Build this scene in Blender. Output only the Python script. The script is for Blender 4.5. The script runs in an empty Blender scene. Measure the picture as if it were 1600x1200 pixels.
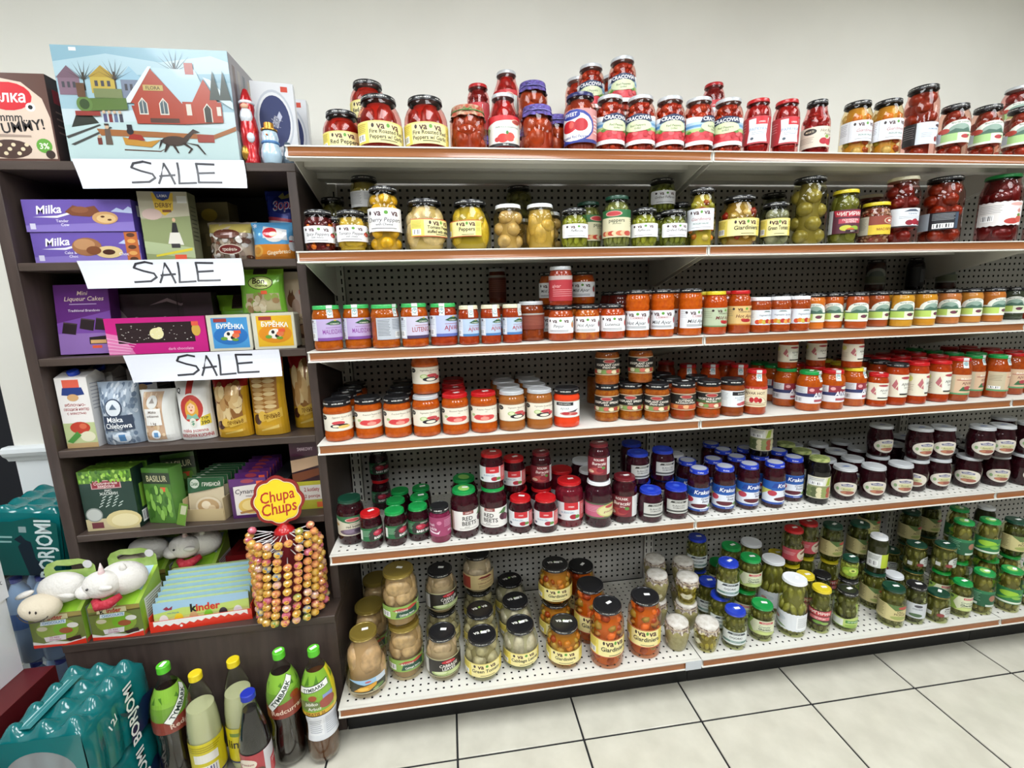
import bpy, bmesh, math, random
from mathutils import Vector, Matrix
random.seed(11)
scene = bpy.context.scene
COL = scene.collection
PI = math.pi

# ---------------------------------------------------------------- camera, world, lights, exposure
cam_data = bpy.data.cameras.new('camera')
cam_data.sensor_width = 36.0
cam_data.lens = 728.3453 * 36.0 / 1600.0
cam_data.clip_start = 0.02
cam = bpy.data.objects.new('camera', cam_data)
COL.objects.link(cam)
ROT = [[0.990146, -0.137247, -0.027832], [-0.052271, -0.177826, -0.982673], [0.129919, 0.974444, -0.183248]]
cam.matrix_world = Matrix(((ROT[0][0], -ROT[1][0], -ROT[2][0], 0.4052),
                           (ROT[0][1], -ROT[1][1], -ROT[2][1], -1.4046),
                           (ROT[0][2], -ROT[1][2], -ROT[2][2], 1.4263), (0, 0, 0, 1)))
scene.camera = cam
world = bpy.data.worlds.new('world'); scene.world = world; world.use_nodes = True
world.node_tree.nodes['Background'].inputs[0].default_value = (0.85, 0.92, 1.0, 1)
world.node_tree.nodes['Background'].inputs[1].default_value = 0.15
scene.view_settings.view_transform = 'Standard'
scene.view_settings.look = 'None'
scene.view_settings.gamma = 1.0
scene.view_settings.use_curve_mapping = False
scene.view_settings.exposure = 0.0
scene.cycles.use_denoising = True
scene.cycles.max_bounces = 6
scene.cycles.transparent_max_bounces = 10
scene.cycles.caustics_reflective = False
scene.cycles.caustics_refractive = False
LAMP_POWER = 0.86
CEIL = 2.75
def troffer(x, y, power, sx=0.58, sy=1.18):
    L = bpy.data.lights.new('troffer_light', 'AREA'); L.shape = 'RECTANGLE'; L.size = sx; L.size_y = sy
    L.energy = power * LAMP_POWER; L.color = (0.96, 0.985, 1.0)
    o = bpy.data.objects.new('troffer_light', L); COL.objects.link(o)
    o.location = (x, y, CEIL - 0.035)
    return o
TROFFERS = [(-0.75, -1.0, 18), (0.75, -1.0, 22), (2.35, -1.0, 20), (-0.75, -3.0, 26), (0.75, -3.0, 26), (2.35, -3.0, 24), (4.0, -1.6, 12), (-2.25, -1.0, 16)]  # the last panel is added to brighten the left wall
for t in TROFFERS: troffer(*t)

# ---------------------------------------------------------------- helpers
def lin(h):
    h = h.lstrip('#')
    v = [int(h[i:i+2], 16) / 255 for i in (0, 2, 4)]
    return tuple(c / 12.92 if c <= 0.04045 else ((c + 0.055) / 1.055) ** 2.4 for c in v) + (1.0,)

MATS = {}
def mat(name, col='808080', rough=0.5, metal=0.0, coat=0.0, col2=None, scale=30.0, bump=0.0, trans=0.0, ior=1.45, detail=3.0, stretch=None, emit=0.0, sub=0.0):
    if name in MATS: return MATS[name]
    m = bpy.data.materials.new(name); m.use_nodes = True; MATS[name] = m
    nt = m.node_tree; b = nt.nodes['Principled BSDF']
    b.inputs['Base Color'].default_value = lin(col)
    b.inputs['Roughness'].default_value = rough
    b.inputs['Metallic'].default_value = metal
    b.inputs['Coat Weight'].default_value = coat
    b.inputs['Coat Roughness'].default_value = 0.03
    b.inputs['Transmission Weight'].default_value = trans
    b.inputs['IOR'].default_value = ior
    if emit:
        b.inputs['Emission Color'].default_value = lin(col); b.inputs['Emission Strength'].default_value = emit
    if col2 or bump:
        tc = nt.nodes.new('ShaderNodeTexCoord'); n = nt.nodes.new('ShaderNodeTexNoise')
        n.inputs['Scale'].default_value = scale; n.inputs['Detail'].default_value = detail
        src = tc.outputs['Object']
        if stretch:
            mp = nt.nodes.new('ShaderNodeMapping'); mp.inputs['Scale'].default_value = stretch
            nt.links.new(src, mp.inputs['Vector']); src = mp.outputs['Vector']
        nt.links.new(src, n.inputs['Vector'])
        if col2:
            r = nt.nodes.new('ShaderNodeValToRGB')
            r.color_ramp.elements[0].position = 0.35; r.color_ramp.elements[1].position = 0.65
            r.color_ramp.elements[0].color = lin(col); r.color_ramp.elements[1].color = lin(col2)
            nt.links.new(n.outputs['Fac'], r.inputs['Fac']); nt.links.new(r.outputs['Color'], b.inputs['Base Color'])
        if bump:
            bp = nt.nodes.new('ShaderNodeBump'); bp.inputs['Strength'].default_value = bump; bp.inputs['Distance'].default_value = 0.002
            nt.links.new(n.outputs['Fac'], bp.inputs['Height']); nt.links.new(bp.outputs['Normal'], b.inputs['Normal'])
    return m

def print_mat(name='printed_paper', rough=0.42, coat=0.0, metal=0.0):
    if name in MATS: return MATS[name]
    m = bpy.data.materials.new(name); m.use_nodes = True; MATS[name] = m
    nt = m.node_tree; b = nt.nodes['Principled BSDF']
    a = nt.nodes.new('ShaderNodeAttribute'); a.attribute_name = 'Ink'
    nt.links.new(a.outputs['Color'], b.inputs['Base Color'])
    b.inputs['Roughness'].default_value = rough; b.inputs['Coat Weight'].default_value = coat; b.inputs['Metallic'].default_value = metal
    return m

def clear_mat(name, tint='ffffff', gloss=0.02, ior=1.45, film=0.0):
    """thin clear glass or film: mostly see-through, mirror-like at grazing angles"""
    if name in MATS: return MATS[name]
    m = bpy.data.materials.new(name); m.use_nodes = True; MATS[name] = m
    nt = m.node_tree; nt.nodes.remove(nt.nodes['Principled BSDF'])
    out = [n for n in nt.nodes if n.type == 'OUTPUT_MATERIAL'][0]
    tr = nt.nodes.new('ShaderNodeBsdfTransparent'); tr.inputs[0].default_value = lin(tint) if isinstance(tint, str) else tint
    gl = nt.nodes.new('ShaderNodeBsdfGlossy'); gl.inputs['Roughness'].default_value = gloss
    # thin wall: the same reflectance from both sides, F0 + (1 - F0)(1 - cos)^5
    f0 = ((ior - 1)/(ior + 1))**2
    lw = nt.nodes.new('ShaderNodeLayerWeight'); lw.inputs[0].default_value = 0.5
    pw = nt.nodes.new('ShaderNodeMath'); pw.operation = 'POWER'; pw.inputs[1].default_value = 5.0
    fr = nt.nodes.new('ShaderNodeMath'); fr.operation = 'MULTIPLY_ADD'; fr.inputs[1].default_value = 1 - f0; fr.inputs[2].default_value = f0
    nt.links.new(lw.outputs['Facing'], pw.inputs[0]); nt.links.new(pw.outputs[0], fr.inputs[0])
    mx = nt.nodes.new('ShaderNodeMixShader')
    nt.links.new(fr.outputs[0], mx.inputs[0]); nt.links.new(tr.outputs[0], mx.inputs[1]); nt.links.new(gl.outputs[0], mx.inputs[2])
    last = mx
    if film:
        df = nt.nodes.new('ShaderNodeBsdfDiffuse'); df.inputs[0].default_value = lin('f2f4f6')
        m2 = nt.nodes.new('ShaderNodeMixShader'); m2.inputs[0].default_value = film
        nt.links.new(mx.outputs[0], m2.inputs[1]); nt.links.new(df.outputs[0], m2.inputs[2]); last = m2
    nt.links.new(last.outputs[0], out.inputs[0])
    return m

def link(name, me, parent=None, loc=(0, 0, 0), rot=(0, 0, 0)):
    o = bpy.data.objects.new(name, me); COL.objects.link(o)
    o.location = loc; o.rotation_euler = rot
    if parent is not None: o.parent = parent
    return o

def tag(o, label=None, cat=None, group=None, kind=None):
    if label: o['label'] = label
    if cat: o['category'] = cat
    if group: o['group'] = group
    if kind: o['kind'] = kind
    return o

def thing(name, label, cat, loc=(0, 0, 0), rz=0.0, group=None, rot=None):
    o = link(name, None, None, loc, rot or (0, 0, rz))
    return tag(o, label, cat, group)

def to_mesh(bm, name, material=None, smooth=False, angle=None):
    bmesh.ops.recalc_face_normals(bm, faces=bm.faces)
    me = bpy.data.meshes.new(name); bm.to_mesh(me); bm.free()
    if material is not None: me.materials.append(material)
    if smooth:
        me.polygons.foreach_set('use_smooth', [True] * len(me.polygons))
        if angle is not None:
            try: me.set_sharp_from_angle(angle=angle)
            except Exception: pass
    me.update()
    return me

def add_box(bm, x0, y0, z0, x1, y1, z1, M=None):
    co = [(x0,y0,z0),(x1,y0,z0),(x1,y1,z0),(x0,y1,z0),(x0,y0,z1),(x1,y0,z1),(x1,y1,z1),(x0,y1,z1)]
    v = [bm.verts.new(M @ Vector(c) if M else c) for c in co]
    for f in ((0,3,2,1),(4,5,6,7),(0,1,5,4),(1,2,6,5),(2,3,7,6),(3,0,4,7)): bm.faces.new([v[i] for i in f])
    return v

def box_mesh(name, dims, material, bevel=0.0, segs=2):
    bm = bmesh.new(); w, d, h = dims
    add_box(bm, -w/2, -d/2, 0, w/2, d/2, h)
    if bevel: bmesh.ops.bevel(bm, geom=bm.edges[:], offset=bevel, segments=segs, affect='EDGES', profile=0.5)
    return to_mesh(bm, name, material, smooth=bool(bevel), angle=0.6)

def abs_box(name, x0, y0, z0, x1, y1, z1, material, parent=None, bevel=0.0):
    """box given by its corners; placed at its centre when top-level"""
    cx, cy = (x0+x1)/2, (y0+y1)/2
    me = box_mesh(name, (x1-x0, y1-y0, z1-z0), material, bevel)
    return link(name, me, parent, (cx, cy, z0))

def lathe(prof, segs=24, cap_bottom=True, cap_top=True, arc=None):
    bm = bmesh.new(); rings = []
    for r, z in prof:
        if r < 1e-6: rings.append([bm.verts.new((0, 0, z))])
        else: rings.append([bm.verts.new((r*math.cos(2*PI*k/segs), r*math.sin(2*PI*k/segs), z)) for k in range(segs)])
    for a, b in zip(rings, rings[1:]):
        for k in range(segs):
            k2 = (k+1) % segs
            if len(a) == 1 and len(b) == 1: continue
            if len(a) == 1: bm.faces.new((a[0], b[k], b[k2]))
            elif len(b) == 1: bm.faces.new((a[k], b[0], a[k2])) if False else bm.faces.new((a[k], a[k2], b[0]))
            else: bm.faces.new((a[k], a[k2], b[k2], b[k]))
    return bm

def lathe_mesh(name, prof, material, segs=24, angle=0.7):
    return to_mesh(lathe(prof, segs), name, material, True, angle)

def tube(bm, pts, r, segs=8, taper=None):
    pts = [Vector(p) for p in pts]; rings = []
    for i, p in enumerate(pts):
        d = (pts[min(i+1, len(pts)-1)] - pts[max(i-1, 0)]).normalized()
        u = d.orthogonal().normalized(); w = d.cross(u)
        if rings and True:
            pass
        rr = r if taper is None else r*taper[i]
        rings.append([bm.verts.new(p + (u*math.cos(2*PI*k/segs) + w*math.sin(2*PI*k/segs))*rr) for k in range(segs)])
    for a, b in zip(rings, rings[1:]):
        for k in range(segs): bm.faces.new((a[k], a[(k+1)%segs], b[(k+1)%segs], b[k]))
    bm.faces.new(rings[0][::-1]); bm.faces.new(rings[-1])

# ---------------------------------------------------------------- flat print: shapes and lettering in 2-D, mapped on a surface
TXT = {}
def text_tris(s, shear=0.0, bold=0.0):
    key = (s, shear, bold)
    if key in TXT: return TXT[key]
    c = bpy.data.curves.new('lettering', 'FONT'); c.body = s; c.size = 1.0; c.resolution_u = 2; c.shear = shear; c.offset = bold
    o = bpy.data.objects.new('lettering', c)
    m = bpy.data.meshes.new_from_object(o)
    vs = [(v.co.x / 0.728, v.co.y / 0.728) for v in m.vertices]
    fs = [tuple(p.vertices) for p in m.polygons]
    bpy.data.objects.remove(o); bpy.data.curves.remove(c); bpy.data.meshes.remove(m)
    x0 = min(v[0] for v in vs) if vs else 0; x1 = max(v[0] for v in vs) if vs else 1
    r = ([(v[0] - (x0+x1)/2, v[1] - 0.5) for v in vs], fs, x1 - x0)
    TXT[key] = r
    return r

# print items; x runs -0.5..0.5 across the print, y 0..1 up
def R(x0, y0, x1, y1, c): return ('p', [(x0, y0), (x1, y0), (x1, y1), (x0, y1)], c)
def E(cx, cy, rx, ry, c, n=18, a0=0.0): return ('p', [(cx + rx*math.cos(2*PI*k/n + a0), cy + ry*math.sin(2*PI*k/n + a0)) for k in range(n)], c)
def P(pts, c): return ('p', pts, c)
def T(s, x, y, h, c, w=None, sh=0.0, rot=0.0, b=0.012): return ('t', s, x, y, h, c, w, sh, rot, b)
def LN(x0, x1, ys, c='8a8a88', h=0.018, rag=True):
    out = []
    for i, y in enumerate(ys):
        xe = x1 - (0.12*(x1-x0) * ((i*37 % 5)/4) if rag else 0)
        out.append(R(x0, y - h/2, xe, y + h/2, c))
    return out
def BAR(x0, y0, x1, y1, bg='ffffff', c='333338'):
    out = [R(x0, y0, x1, y1, bg)]; n = 7; w = (x1-x0)/(n*2+1)
    for k in range(n): out.append(R(x0 + w*(2*k+1), y0 + (y1-y0)*0.15, x0 + w*(2*k+1.4 + 0.7*((k*5) % 3)/2), y1 - (y1-y0)*0.1, c))
    return out
def FLAT(items):
    out = []
    for i in items:
        if isinstance(i, list): out += FLAT(i)
        else: out.append(i)
    return out

def art_mesh(name, items, W, H, fmap, material, xstep=None, lift=0.00022, ystep=None):
    """items -> one mesh; fmap(x, y, offset) gives the 3-D place of print coordinate x,y raised by offset"""
    items = FLAT(items); V = []; F = []; Ccol = []; boxes = []
    for it in items:
        if it[0] == 'p':
            pts = it[1]; col = it[2]; vs = list(pts); fs = [tuple(range(len(pts)))]
        else:
            _, s, x, y, h, col, w, sh, rot, b = it
            tv, fs, tw = text_tris(s, sh, b)
            sy = h; sx = h*H/W
            if w is not None and tw*sx > w: sx = w/tw
            ca, sa = math.cos(rot), math.sin(rot); vs = []
            for (a, bb) in tv:
                if rot:
                    px, py = a*sx*W, bb*sy*H
                    vs.append((x + (px*ca - py*sa)/W, y + (px*sa + py*ca)/H))
                else: vs.append((x + a*sx, y + bb*sy))
        if not vs: continue
        bx = (min(v[0] for v in vs), min(v[1] for v in vs), max(v[0] for v in vs), max(v[1] for v in vs))
        lay = 0
        for (q, l) in boxes:
            if q[0] < bx[2] and q[2] > bx[0] and q[1] < bx[3] and q[3] > bx[1]: lay = max(lay, l+1)
        boxes.append((bx, lay))
        bm = bmesh.new()
        bv = [bm.verts.new((v[0], v[1], 0)) for v in vs]
        for f in fs:
            try: bm.faces.new([bv[i] for i in f])
            except Exception: pass
        if xstep and bx[2]-bx[0] > xstep*0.6:
            k = math.floor(bx[0]/xstep)+1
            while k*xstep < bx[2]:
                bmesh.ops.bisect_plane(bm, geom=bm.verts[:]+bm.edges[:]+bm.faces[:], plane_co=(k*xstep, 0, 0), plane_no=(1, 0, 0), dist=1e-7)
                k += 1
        if ystep and bx[3]-bx[1] > ystep*0.6:
            k = math.floor(bx[1]/ystep)+1
            while k*ystep < bx[3]:
                bmesh.ops.bisect_plane(bm, geom=bm.verts[:]+bm.edges[:]+bm.faces[:], plane_co=(0, k*ystep, 0), plane_no=(0, 1, 0), dist=1e-7)
                k += 1
        bm.normal_update(); bm.verts.index_update()
        base = len(V); lc = lin(col)
        V += [fmap(v.co.x, v.co.y, lift*lay) for v in bm.verts]
        for f in bm.faces:
            idx = [base + v.index for v in f.verts]
            if f.normal.z < 0: idx.reverse()
            F.append(idx); Ccol += [lc]*len(idx)
        bm.free()
    me = bpy.data.meshes.new(name); me.from_pydata(V, [], F)
    ca = me.color_attributes.new('Ink', 'FLOAT_COLOR', 'CORNER')
    ca.data.foreach_set('color', [c for q in Ccol for c in q])
    me.materials.append(material); me.update()
    return me

PRINT = print_mat()
GLOSSY_PRINT = print_mat('glossy_print', 0.28, 0.25)
FOIL_PRINT = print_mat('foil_print', 0.22, 0.5, 0.15)

def plane_art(name, items, w, h, material, parent, origin, ux=(1, 0, 0), uy=(0, 0, 1), eps=0.0005):
    """flat print, bottom-centre at origin, spanned by unit vectors ux, uy"""
    ux, uy = Vector(ux), Vector(uy); n = ux.cross(uy).normalized(); o = Vector(origin)
    f = lambda x, y, k: tuple(o + ux*(x*w) + uy*(y*h) + n*(eps + k))
    return link(name, art_mesh(name, items, w, h, f, material), parent)

# ---------------------------------------------------------------- room
S = 1.219
SHELF_Z = {'A': 1.8399, 'B': 1.5669, 'C': 1.2874, 'D': 1.0082, 'E': 0.6472, 'F': 0.1694}
m_wall = mat('wall_paint', 'e9e7de', 0.75, col2='e4e2d9', scale=3.0, bump=0.04)
m_wains = mat('wainscot_paint', 'e9eef0', 0.45)
m_dark = mat('recess_gloom_grey', '35373d', 0.7)  # dark grey puts the dimness of the left opening into the colour
m_ceil = mat('ceiling_tile', 'd8d8d4', 0.9)
m_far = mat('far_wall_paint', '6c6962', 0.8)
m_tile = mat('floor_tile_ceramic', 'd3cfc0', 0.22, col2='c5c1b2', scale=9.0, detail=8.0, coat=0.15)
m_grout = mat('grout', '1e1e20', 0.8)

def struct(o): o['kind'] = 'structure'; return o
WY = 0.475
struct(abs_box('wall_back', -1.195, WY, 0, 5.2, WY+0.12, CEIL, m_wall))
struct(abs_box('wall_left', -3.1, -4.3, 0, -3.0, 1.7, CEIL, m_far))
struct(abs_box('wall_right', 5.2, -4.3, 0, 5.3, 1.7, CEIL, m_far))
struct(abs_box('wall_front', -3.0, -4.4, 0, 5.2, -4.3, CEIL, m_far))
struct(abs_box('wall_recess', -3.0, 1.6, 0, -1.195, 1.7, CEIL, m_dark))
struct(abs_box('wall_return', -1.195, WY+0.12, 0, -1.12, 1.6, CEIL, m_dark))
struct(abs_box('ceiling', -3.1, -4.4, CEIL, 5.3, 1.7, CEIL+0.1, m_ceil))
struct(abs_box('baseboard_back', -1.2, WY-0.012, 0.0, -0.79, WY, 0.11, m_wains, bevel=0.003))
struct(abs_box('trim_1', -1.197, WY-0.006, 0.11, -0.79, WY, 0.885, m_wains))
bm = bmesh.new()
prof = [(0, 0), (-0.012, 0), (-0.018, 0.012), (-0.03, 0.022), (-0.038, 0.036), (-0.036, 0.05), (-0.026, 0.056), (0, 0.056)]
for xa, xb in ((-1.215, -0.79),):
    a = [bm.verts.new((xa - (xa+xb)/2, WY + y, z)) for y, z in prof]; b = [bm.verts.new((xb - (xa+xb)/2, WY + y, z)) for y, z in prof]
    for i in range(len(prof)): bm.faces.new((a[i], a[(i+1) % len(prof)], b[(i+1) % len(prof)], b[i]))
    bm.faces.new(a[::-1]); bm.faces.new(b)
struct(link('trim_2', to_mesh(bm, 'trim_2', m_wains), None, ((-1.215-0.79)/2, 0, 0.885)))
# floor: a grout slab that carries every ceramic tile as a part
floor = struct(abs_box('floor', -3.0, -4.3, -0.06, 5.2, 1.6, -0.004, m_grout))
TS = 0.4103; g = 0.0065
tile_me = box_mesh('tile', (TS-g, TS-g, 0.0045), m_tile, 0.0012, 1)
fx, fy = floor.location.x, floor.location.y
for i in range(-9, 11):
    for j in range(-2, 10):
        cx = 0.7751 + (i-0.5)*TS; cy = -0.1597 - (j-0.5)*TS
        if cx < -2.9 or cx > 5.0 or cy < -4.1 or cy > 0.55: continue
        link('tile', tile_me, floor, (cx - fx, cy - fy, 0.0555 - 0.00005*((i*7+j*3) % 5)))
m_bulb = mat('lamp_diffuser', 'f4faff', 0.5, emit=6.0)
m_white_metal = mat('white_enamel_frame', 'e6e6e2', 0.5)
for x, y, _ in TROFFERS:
    t = thing('ceiling_light', 'recessed fluorescent ceiling panel %s' % ('over the aisle, %s' % {-0.75: 'first', 0.75: 'second', 2.35: 'third', 4.0: 'fourth', -2.25: 'added fill'}[x] + (' in the row nearest the shelves' if y > -2 else ' in the row behind the aisle')), 'lamp', (x, y, CEIL-0.03), 0, 'recessed ceiling lights')
    bm = bmesh.new()
    for a, b, c, d in ((-0.33, -0.63, 0.33, -0.595), (-0.33, 0.595, 0.33, 0.63), (-0.33, -0.595, -0.295, 0.595), (0.295, -0.595, 0.33, 0.595)): add_box(bm, a, b, 0, c, d, 0.03)
    link('frame', to_mesh(bm, 'frame', m_white_metal), t)
    link('diffuser', box_mesh('diffuser', (0.59, 1.19, 0.006), m_bulb), t, (0, 0, 0.02))

# ---------------------------------------------------------------- gondola shelving
m_enamel = mat('white_enamel', 'dcdad2', 0.38)
m_enamel_in = mat('grey_enamel', 'aeaca6', 0.5)
m_strip = mat('copper_brown_price_strip', '986038', 0.24, coat=0.3, col2='8e5630', scale=2.0)
m_kick = mat('black_kick_plate', '0c0c0d', 0.5)
m_shade_black = mat('opening_shade_black', '050505', 0.9)  # black stands in for the shade inside slots and behind holes
m_tape = mat('frosted_tape', 'c3c8ce', 0.25)

def perforated(name, w, h, pitch, hole, material, u0=None):
    """a sheet in local x,y (0..w, 0..h) with real square holes"""
    nx = max(1, int(w / pitch)); ny = max(1, int(h / pitch))
    ox = (w - nx*pitch)/2; oy = (h - ny*pitch)/2
    xs = [0] + [ox + i*pitch for i in range(1, nx)] + [w]; ys = [0] + [oy + j*pitch for j in range(1, ny)] + [h]
    V = []; F = []
    nxv = len(xs)
    for y in ys:
        for x in xs: V.append((x, y, 0))
    k = hole/2
    for j in range(len(ys)-1):
        for i in range(len(xs)-1):
            cx = ox + (i+0.5)*pitch; cy = oy + (j+0.5)*pitch
            b = len(V); V += [(cx-k, cy-k, 0), (cx+k, cy-k, 0), (cx+k, cy+k, 0), (cx-k, cy+k, 0)]
            q = [j*nxv+i, j*nxv+i+1, (j+1)*nxv+i+1, (j+1)*nxv+i]
            for s in range(4): F.append((q[s], q[(s+1) % 4], b+(s+1) % 4, b+s))
    me = bpy.data.meshes.new(name); me.from_pydata(V, [], F); me.materials.append(material); me.update()
    return me

peg = perforated('pegboard', S-0.046, 1.6745, 0.0254, 0.0088, m_enamel_in)
BAY = ['left end bay', 'middle bay', 'far right bay']
ORD = ['first', 'second', 'third', 'fourth', 'fifth', 'sixth', 'seventh', 'eighth', 'ninth', 'tenth', 'eleventh', 'twelfth', 'thirteenth', 'fourteenth', 'fifteenth', 'sixteenth', 'seventeenth', 'eighteenth', 'nineteenth', 'twentieth', 'twenty-first', 'twenty-second', 'twenty-third', 'twenty-fourth', 'twenty-fifth', 'twenty-sixth', 'twenty-seventh', 'twenty-eighth', 'twenty-ninth', 'thirtieth', 'thirty-first', 'thirty-second', 'thirty-third', 'thirty-fourth', 'thirty-fifth', 'thirty-sixth']
ROWS = 'ABCDEF'
deckF = perforated('deck_sheet', S-0.003, 0.48, 0.0254, 0.0066, m_enamel)
deckE = perforated('deck_sheet', S-0.003, 0.40, 0.0254, 0.0066, m_enamel)
post_bm = bmesh.new(); add_box(post_bm, -0.019, 0, 0, 0.019, 0.022, 1.834)
post_me = to_mesh(post_bm, 'upright', m_enamel)
slot_bm = bmesh.new()
for k in range(54): 
    for sx in (-0.011, 0.011): add_box(slot_bm, sx-0.0022, -0.0006, 0.2+k*0.03, sx+0.0022, 0.001, 0.2+k*0.03+0.019)
slot_me = to_mesh(slot_bm, 'slot', m_shade_black)

def front_rail(L, h=0.0317):
    """white channel with a lip above and below, open to the front"""
    bm = bmesh.new(); pr = [(0.004, 0), (-0.005, 0), (-0.005, -0.0035), (0.0005, -0.0045), (0.0012, -h*0.5), (0.0005, -h+0.0055), (-0.006, -h+0.003), (-0.006, -h), (0.03, -h), (0.03, -h+0.002), (0.004, -h+0.002)]
    a = [bm.verts.new((0, y, z)) for y, z in pr]; b = [bm.verts.new((L, y, z)) for y, z in pr]
    for i in range(len(pr)): bm.faces.new((a[i], a[(i+1) % len(pr)], b[(i+1) % len(pr)], b[i]))
    bm.faces.new(a[::-1]); bm.faces.new(b)
    return to_mesh(bm, 'front_rail', m_enamel, True, 0.4)
def strip(L, h=0.0317, x0=0.006):
    bm = bmesh.new(); pr = [(-0.0035, -0.0042), (-0.0012, -h*0.35), (-0.0008, -h*0.6), (-0.0035, -h+0.0052)]
    a = [bm.verts.new((x0, y, z)) for y, z in pr]; b = [bm.verts.new((L-0.004, y, z)) for y, z in pr]
    for i in range(len(pr)-1): bm.faces.new((a[i], b[i], b[i+1], a[i+1]))
    return to_mesh(bm, 'price_strip', m_strip, True)
rail_me = front_rail(S-0.003); strip_me = strip(S-0.003); plate_me = None
bm = bmesh.new(); add_box(bm, 0, 0.0, -0.0035, S-0.003, 0.4035, -0.0005); plate_me = to_mesh(bm, 'shelf_deck', m_enamel)
bm = bmesh.new(); add_box(bm, 0.012, 0, -0.022, S-0.015, 0.035, -0.0036); rib_me = to_mesh(bm, 'stiffening_rib', m_enamel)
bm = bmesh.new()
pr = [(0.03, -0.006), (0.402, -0.006), (0.402, -0.115), (0.37, -0.115), (0.03, -0.03)]
a = [bm.verts.new((-0.0015, y, z)) for y, z in pr]; b = [bm.verts.new((0.0015, y, z)) for y, z in pr]
for i in range(5): bm.faces.new((a[i], a[(i+1) % 5], b[(i+1) % 5], b[i]))
bm.faces.new(a[::-1]); bm.faces.new(b)
brk_me = to_mesh(bm, 'bracket', m_enamel)

for i in range(3):
    fr = thing('shelving_unit', ['pegboard shelving frame with black kick plate beside the dark bookcase', 'pegboard shelving frame with black kick plate, middle of three bays', 'pegboard shelving frame of the third bay, farthest from the bookcase'][i], 'shelving', (i*S, 0, 0), 0, 'gondola shelving bays')
    link('back_panel', peg, fr, (0.042, 0.412, 0.165), (PI/2, 0, 0))
    p = link('upright', post_me, fr, (0.0195 if i == 0 else 0.0205, 0.405, 0.0))
    link('slot', slot_me, p)
    if i == 2:
        p = link('upright', post_me, fr, (S+0.0205, 0.405, 0.0)); link('slot', slot_me, p)
    bm = bmesh.new(); add_box(bm, 0.001, 0.004, 0.0, S-0.001, 0.02, 0.137); link('kick_plate', to_mesh(bm, 'kick_plate', m_kick), fr)
    bm = bmesh.new(); add_box(bm, 0.001, 0.43, 0.0, S-0.001, 0.434, 1.836); link('rear_sheet', to_mesh(bm, 'rear_sheet', m_shade_black), fr)  # sheet coloured black to give the peg holes their shade
    # base deck
    bd = thing('base_deck', 'white perforated bottom deck of the %s, holding the biggest jars' % BAY[i] if i == 0 else 'white perforated bottom deck of the %s, holding pickle jars' % BAY[i], 'shelf', (i*S+0.0015, -0.083, SHELF_Z['F']), 0, 'gondola shelves')
    link('deck', deckF, bd, (0, 0.002, 0)); link('front_rail', rail_me, bd); link('price_strip', strip_me, bd)
    bm = bmesh.new(); add_box(bm, 0, 0.002, -0.028, S-0.003, 0.48, -0.026); link('underside', to_mesh(bm, 'underside', m_shade_black), bd)  # black colour makes the deck holes look shaded
    if i == 0:
        bm = bmesh.new(); add_box(bm, S-0.062, -0.0072, -0.0322, S-0.004, -0.0060, 0.0008); t_ = link('tape_patch', to_mesh(bm, 'tape_patch', m_tape), bd); t_['label'] = 'frosted grey tape patch over the strip'
    for row, zz in list(SHELF_Z.items())[:5]:
        what = {'A': 'holding red pepper jars', 'B': 'holding yellow pepper jars', 'C': 'one line of spread jars', 'D': 'holding orange relish jars', 'E': 'perforated, holding beet jars'}[row]
        sh = thing('gondola_shelf', '%s white shelf down, %s, %s' % (ORD[ROWS.index(row)], BAY[i], what), 'shelf', (i*S+0.0015, 0, zz), 0, 'gondola shelves')
        if row == 'E':
            link('shelf_deck', deckE, sh)
        else: link('shelf_deck', plate_me, sh)
        link('front_rail', rail_me, sh); link('price_strip', strip_me, sh)
        for y in (0.12, 0.26): link('stiffening_rib', rib_me, sh, (0, y, 0))
        for x in (0.010, S-0.013): link('bracket', brk_me, sh, (x, 0, 0))

# ---------------------------------------------------------------- dark wooden bookcase
m_wood = mat('dark_wood_laminate', '3f3430', 0.42, col2='4a3e39', scale=7.0, stretch=(7, 7, 0.7), detail=6.0)
m_woodh = mat('dark_wood_laminate_horizontal', '40352f', 0.42, col2='4b3f39', scale=7.0, stretch=(0.7, 7, 7), detail=6.0)
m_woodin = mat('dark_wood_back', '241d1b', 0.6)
bk = thing('bookcase', 'tall dark brown wooden bookcase with deep base, full of sweets', 'bookcase', (-0.3965, 0.09, 0))
BX0, BX1, BYF, BYB = -0.790, -0.003, 0.09, 0.455
def bpart(name, x0, y0, z0, x1, y1, z1, m, bev=0.0015):
    me = box_mesh(name, (x1-x0, y1-y0, z1-z0), m, bev, 1)
    return link(name, me, bk, ((x0+x1)/2 + 0.3965, (y0+y1)/2 - 0.09, z0))
bpart('side_panel', BX0, BYF, 0.437, BX0+0.03, BYB, 1.797, m_wood)
bpart('side_panel', BX1-0.026, BYF, 0.437, BX1, BYB, 1.797, m_wood)
bpart('top_board', BX0, BYF, 1.797, BX1, BYB, 1.820, m_woodh)
BS = {1: 1.556, 2: 1.289, 3: 1.013, 4: 0.741}
for k, z in BS.items(): bpart('shelf', BX0+0.03, BYF+0.002, z-0.022, BX1-0.026, BYB-0.012, z, m_woodh)
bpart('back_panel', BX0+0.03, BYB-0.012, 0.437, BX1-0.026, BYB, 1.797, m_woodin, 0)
LEDGE = 0.437
bpart('ledge_board', BX0, 0.0, LEDGE-0.025, BX1, BYB, LEDGE, m_woodh)
bpart('base_front', BX0, 0.004, 0.0, BX1, 0.022, LEDGE-0.025, m_wood)
bpart('base_side', BX0, 0.022, 0.0, BX0+0.02, BYB, LEDGE-0.025, m_wood)
bpart('base_side', BX1-0.02, 0.022, 0.0, BX1, BYB, LEDGE-0.025, m_wood)

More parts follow.
